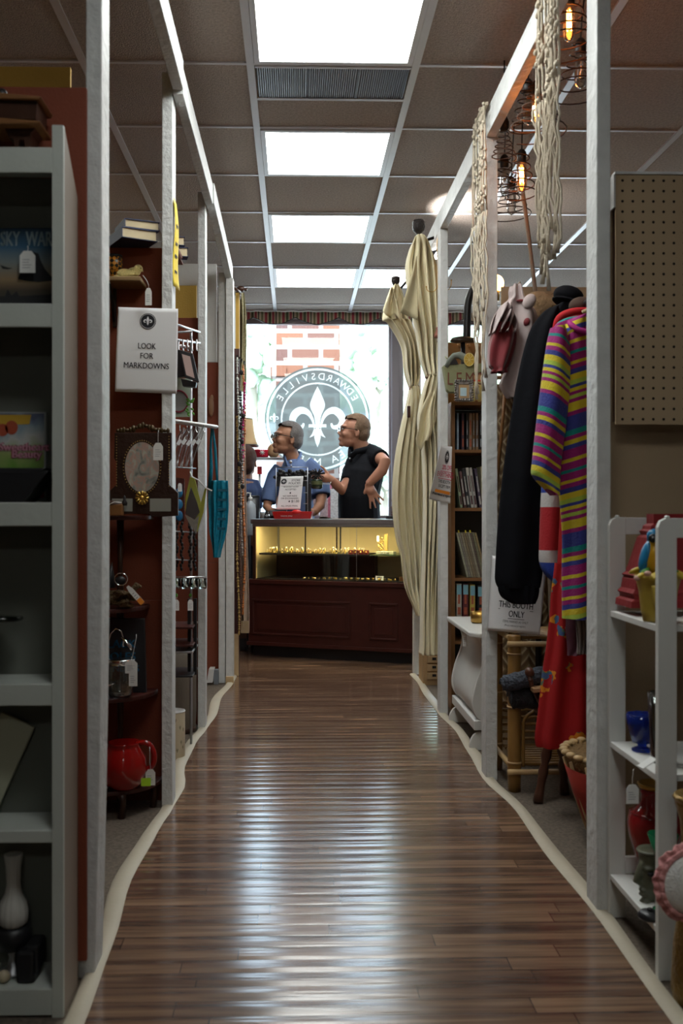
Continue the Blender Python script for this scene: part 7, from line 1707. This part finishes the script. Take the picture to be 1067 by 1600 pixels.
# blue glass dish, clear vase
YG = 2.33; t = thing('blue_glass_bowl', 'cobalt blue cut glass footed bowl on the middle shelf', 'bowl', (X(1000, YG), YG, .437)); bg_ = mat('cobalt_glass', (.02, .06, .55), .08, trans=.75, var=.1); c0 = X(1003, YG)
part('bowl', MB().lathe([(.014, .455), (.022, zq(1163, YG)), (.034, zq(1135, YG)), (.037, zq(1118, YG)), (.034, zq(1118, YG)), (.020, zq(1158, YG))], (c0, YG, 0), 16, rib=.05, ribn=8), bg_, t); part('foot', MB().lathe([(.024, .4375), (.024, .442), (.010, .448), (.012, .456)], (c0, YG, 0), 20), bg_, t)
YG2 = 2.22; t = thing('clear_glass_vase', 'clear cut glass vase with green stems behind the front leg', 'vase', (X(1031, YG2), YG2, .437)); c0 = X(1034, YG2)
part('vase', MB().lathe([(.020, .4375), (.024, .45), (.031, zq(1085, YG2)), (.029, zq(1085, YG2)), (.021, .46)], (c0, YG2, 0), 14), clearglass('cut_glass', (.62, .65, .64), .3, .06), t, solid=.002); part('green_stems', MB().tube([(c0 - .01, YG2, .46), (c0 - .016, YG2, .52), (c0 - .012, YG2, .56), (c0 + .01, YG2 - .01, .575)], [.006, .009, .012, .004], 8).tube([(c0 + .008, YG2, .46), (c0 + .004, YG2, .55), (c0 - .01, YG2, .59)], [.004, .006, .003], 8), MATS['leaf_green'], t)
solo('folded_tag', MB().cbox(P(1011, 1194, 2.13) + Vector((0, 0, .003)), (.040, .02, .002), (.1, -.45, .3)), CARD, 'small white folded tag lying over the middle shelf edge', 'tag')
tag(988, 1226, 2.25, 20, 30, 'white price tag hanging below the middle white shelf', sx=[0, 0, 0, 1, 1, 2])
# red vase, green glass, face mug, black lid
YV = 2.37; t = thing('red_vase', 'tall glossy dark red urn vase on the bottom white shelf', 'vase', (X(1022, YV), YV, .111)); c0 = X(1023, YV); rg = mat('urn_red', (.28, .008, .010), .12, var=.1, coat=.6)
part('body', MB().lathe([(.030, .1115), (.030, .12), (.034, zq(1365, YV)), (.050, zq(1335, YV)), (.062, zq(1305, YV)), (.064, zq(1290, YV)), (.058, zq(1274, YV)), (.042, zq(1264, YV)), (.036, zq(1258, YV)), (.034, zq(1245, YV)), (.036, zq(1232, YV)), (.033, zq(1232, YV)), (.030, zq(1250, YV))], (c0, YV, 0), 36), rg, t)
part('gilt_rim', MB().lathe([(.0362, zq(1235, YV)), (.041, zq(1228, YV)), (.037, zq(1227, YV)), (.032, zq(1233, YV))], (c0, YV, 0), 32), BRASS, t); part('neck_ridge', MB().lathe([(.056, zq(1276, YV)), (.060, zq(1273, YV)), (.054, zq(1271, YV))], (c0, YV, 0), 32), rg, t)
YM = 2.27; t = thing('face_mug', 'olive grey mug moulded with a face in profile', 'mug', (X(1018, YM), YM, .111)); c0 = X(1019, YM); om = mat('olive_glaze', (.12, .12, .08), .35, var=.3, vs=30)
q = MB(); q.lathe([(.022, .1115), (.026, .12), (.030, zq(1390, YM)), (.030, zq(1350, YM)), (.032, zq(1336, YM))], (c0, YM, 0), 24); q.tube([(c0 - .026, YM - .01, zq(1350, YM)), (c0 - .036, YM - .012, zq(1368, YM)), (c0 - .042, YM - .012, zq(1378, YM)), (c0 - .028, YM - .012, zq(1384, YM))], [.008, .009, .008, .006], 8); q.ell((c0 - .027, YM - .012, zq(1392, YM)), (.009, .011, .004)); q.ell((c0 - .027, YM - .012, zq(1399, YM)), (.009, .011, .004)); q.ell((c0 - .022, YM - .012, zq(1412, YM)), (.012, .014, .010)); q.ell((c0 - .016, YM - .024, zq(1357, YM)), (.012, .008, .004))
part('mug_head', remesh(q, .003, 1), om, t); part('dark_eye', MB().ell((c0 - .014, YM - .030, zq(1364, YM)), (.008, .004, .005)), BLACK, t)
part('rim', MB().lathe([(.031, zq(1338, YM)), (.036, zq(1334, YM)), (.033, zq(1331, YM)), (.027, zq(1335, YM))], (c0, YM, 0), 24), om, t)
YN = 2.345; t = thing('green_goblet', 'green glass goblet between the red vase and the face mug', 'goblet', (X(1036, 2.2), 2.2, .111)); c0 = X(1036, 2.20); part('bowl', MB().lathe([(.004, .22), (.018, zq(1345, 2.2)), (.034, zq(1308, 2.2)), (.032, zq(1308, 2.2)), (.015, .24)], (c0, 2.20, 0), 20), mat('green_glass', (.012, .20, .08), .1, trans=.15), t); part('stem', MB().lathe([(.022, .1115), (.022, .116), (.004, .125), (.004, .225)], (c0, 2.20, 0), 16), MATS['green_glass'], t)
YC2 = 2.16; t = thing('oval_black_cover', 'small black oval lid at the front of the bottom shelf', 'lid', (X(1013, YC2), YC2, .111)); part('lid', MB().lathe([(.024, .1115), (.026, .118), (.020, .126), (.001, .129)], (X(1015, YC2), YC2, 0), 24), BLACK, t); part('knob', MB().ell((X(1015, YC2), YC2, .131), (.006, .006, .004)), BLACK, t)
# tall bronze vase with bonnet over it
YF2 = 2.01; c0 = X(1088, YF2)
t = thing('bronze_vase', 'tall textured brass coloured vase standing at the right edge', 'vase', (c0, YF2, 0)); part('vase', MB().lathe([(.045, .002), (.05, .03), (.045, .12), (.030, .22), (.026, .30), (.032, .37), (.042, .405), (.043, .42), (.036, .42), (.026, .36)], (c0, YF2, 0), 30), mat('aged_brass', (.30, .19, .06), .4, .6, var=.5, vs=60, bump=.8, bs=90), t)
part('lip', MB().lathe([(.042, .41), (.047, .418), (.042, .425), (.036, .42)], (c0, YF2, 0), 30), MATS['aged_brass'], t)
t = thing('frilled_bonnet', 'white terry bonnet with pink ruffled edge on the brass vase', 'bonnet', P(1050, 1450, 1.93)); YQ = 1.93; oc = P(1078, 1380, YQ)
part('terry_cap', MB().grid(lambda u, v: oc + Vector((-.058 * math.sin(v * PI / 2) * math.cos(u * 2 * PI) , -.026 * math.cos(v * PI / 2), .060 * math.sin(v * PI / 2) * math.sin(u * 2 * PI))), 40, 8, closed=True), mat('terry_white', (.82, .82, .79), .95, var=.08, vs=60, bump=.4, bs=220), t, solid=.003)
def fr2(u, v):
    a = 2 * PI * u; r = .054 + .018 * v + .0015 * v * math.sin(a * 11); w2 = .004 * v * math.sin(a * 23) + .003 * v * math.sin(a * 9 + 2 * v); return oc + Vector((-r * math.cos(a) * 1.0, -.004 + w2 + .006 * v, (r + .004) * math.sin(a) * 1.03))
pk = mat('pink_knit', (.72, .34, .33), .9, var=.12, vs=50, bump=.5, bs=160)
part('ruffle', MB().grid(fr2, 170, 5, closed=True), pk, t, solid=.003); part('inner_ruffle', MB().grid(lambda u, v: fr2(u, v * .55) + Vector((0, -.006, 0)), 170, 3, closed=True), pk, t, solid=.003)
part('tie_ribbon', MB().tube([oc + Vector((.01, 0, .04)), (c0, YF2 - .05, .36), (c0, YF2 - .045, .40)], .005, 6), pk, t)
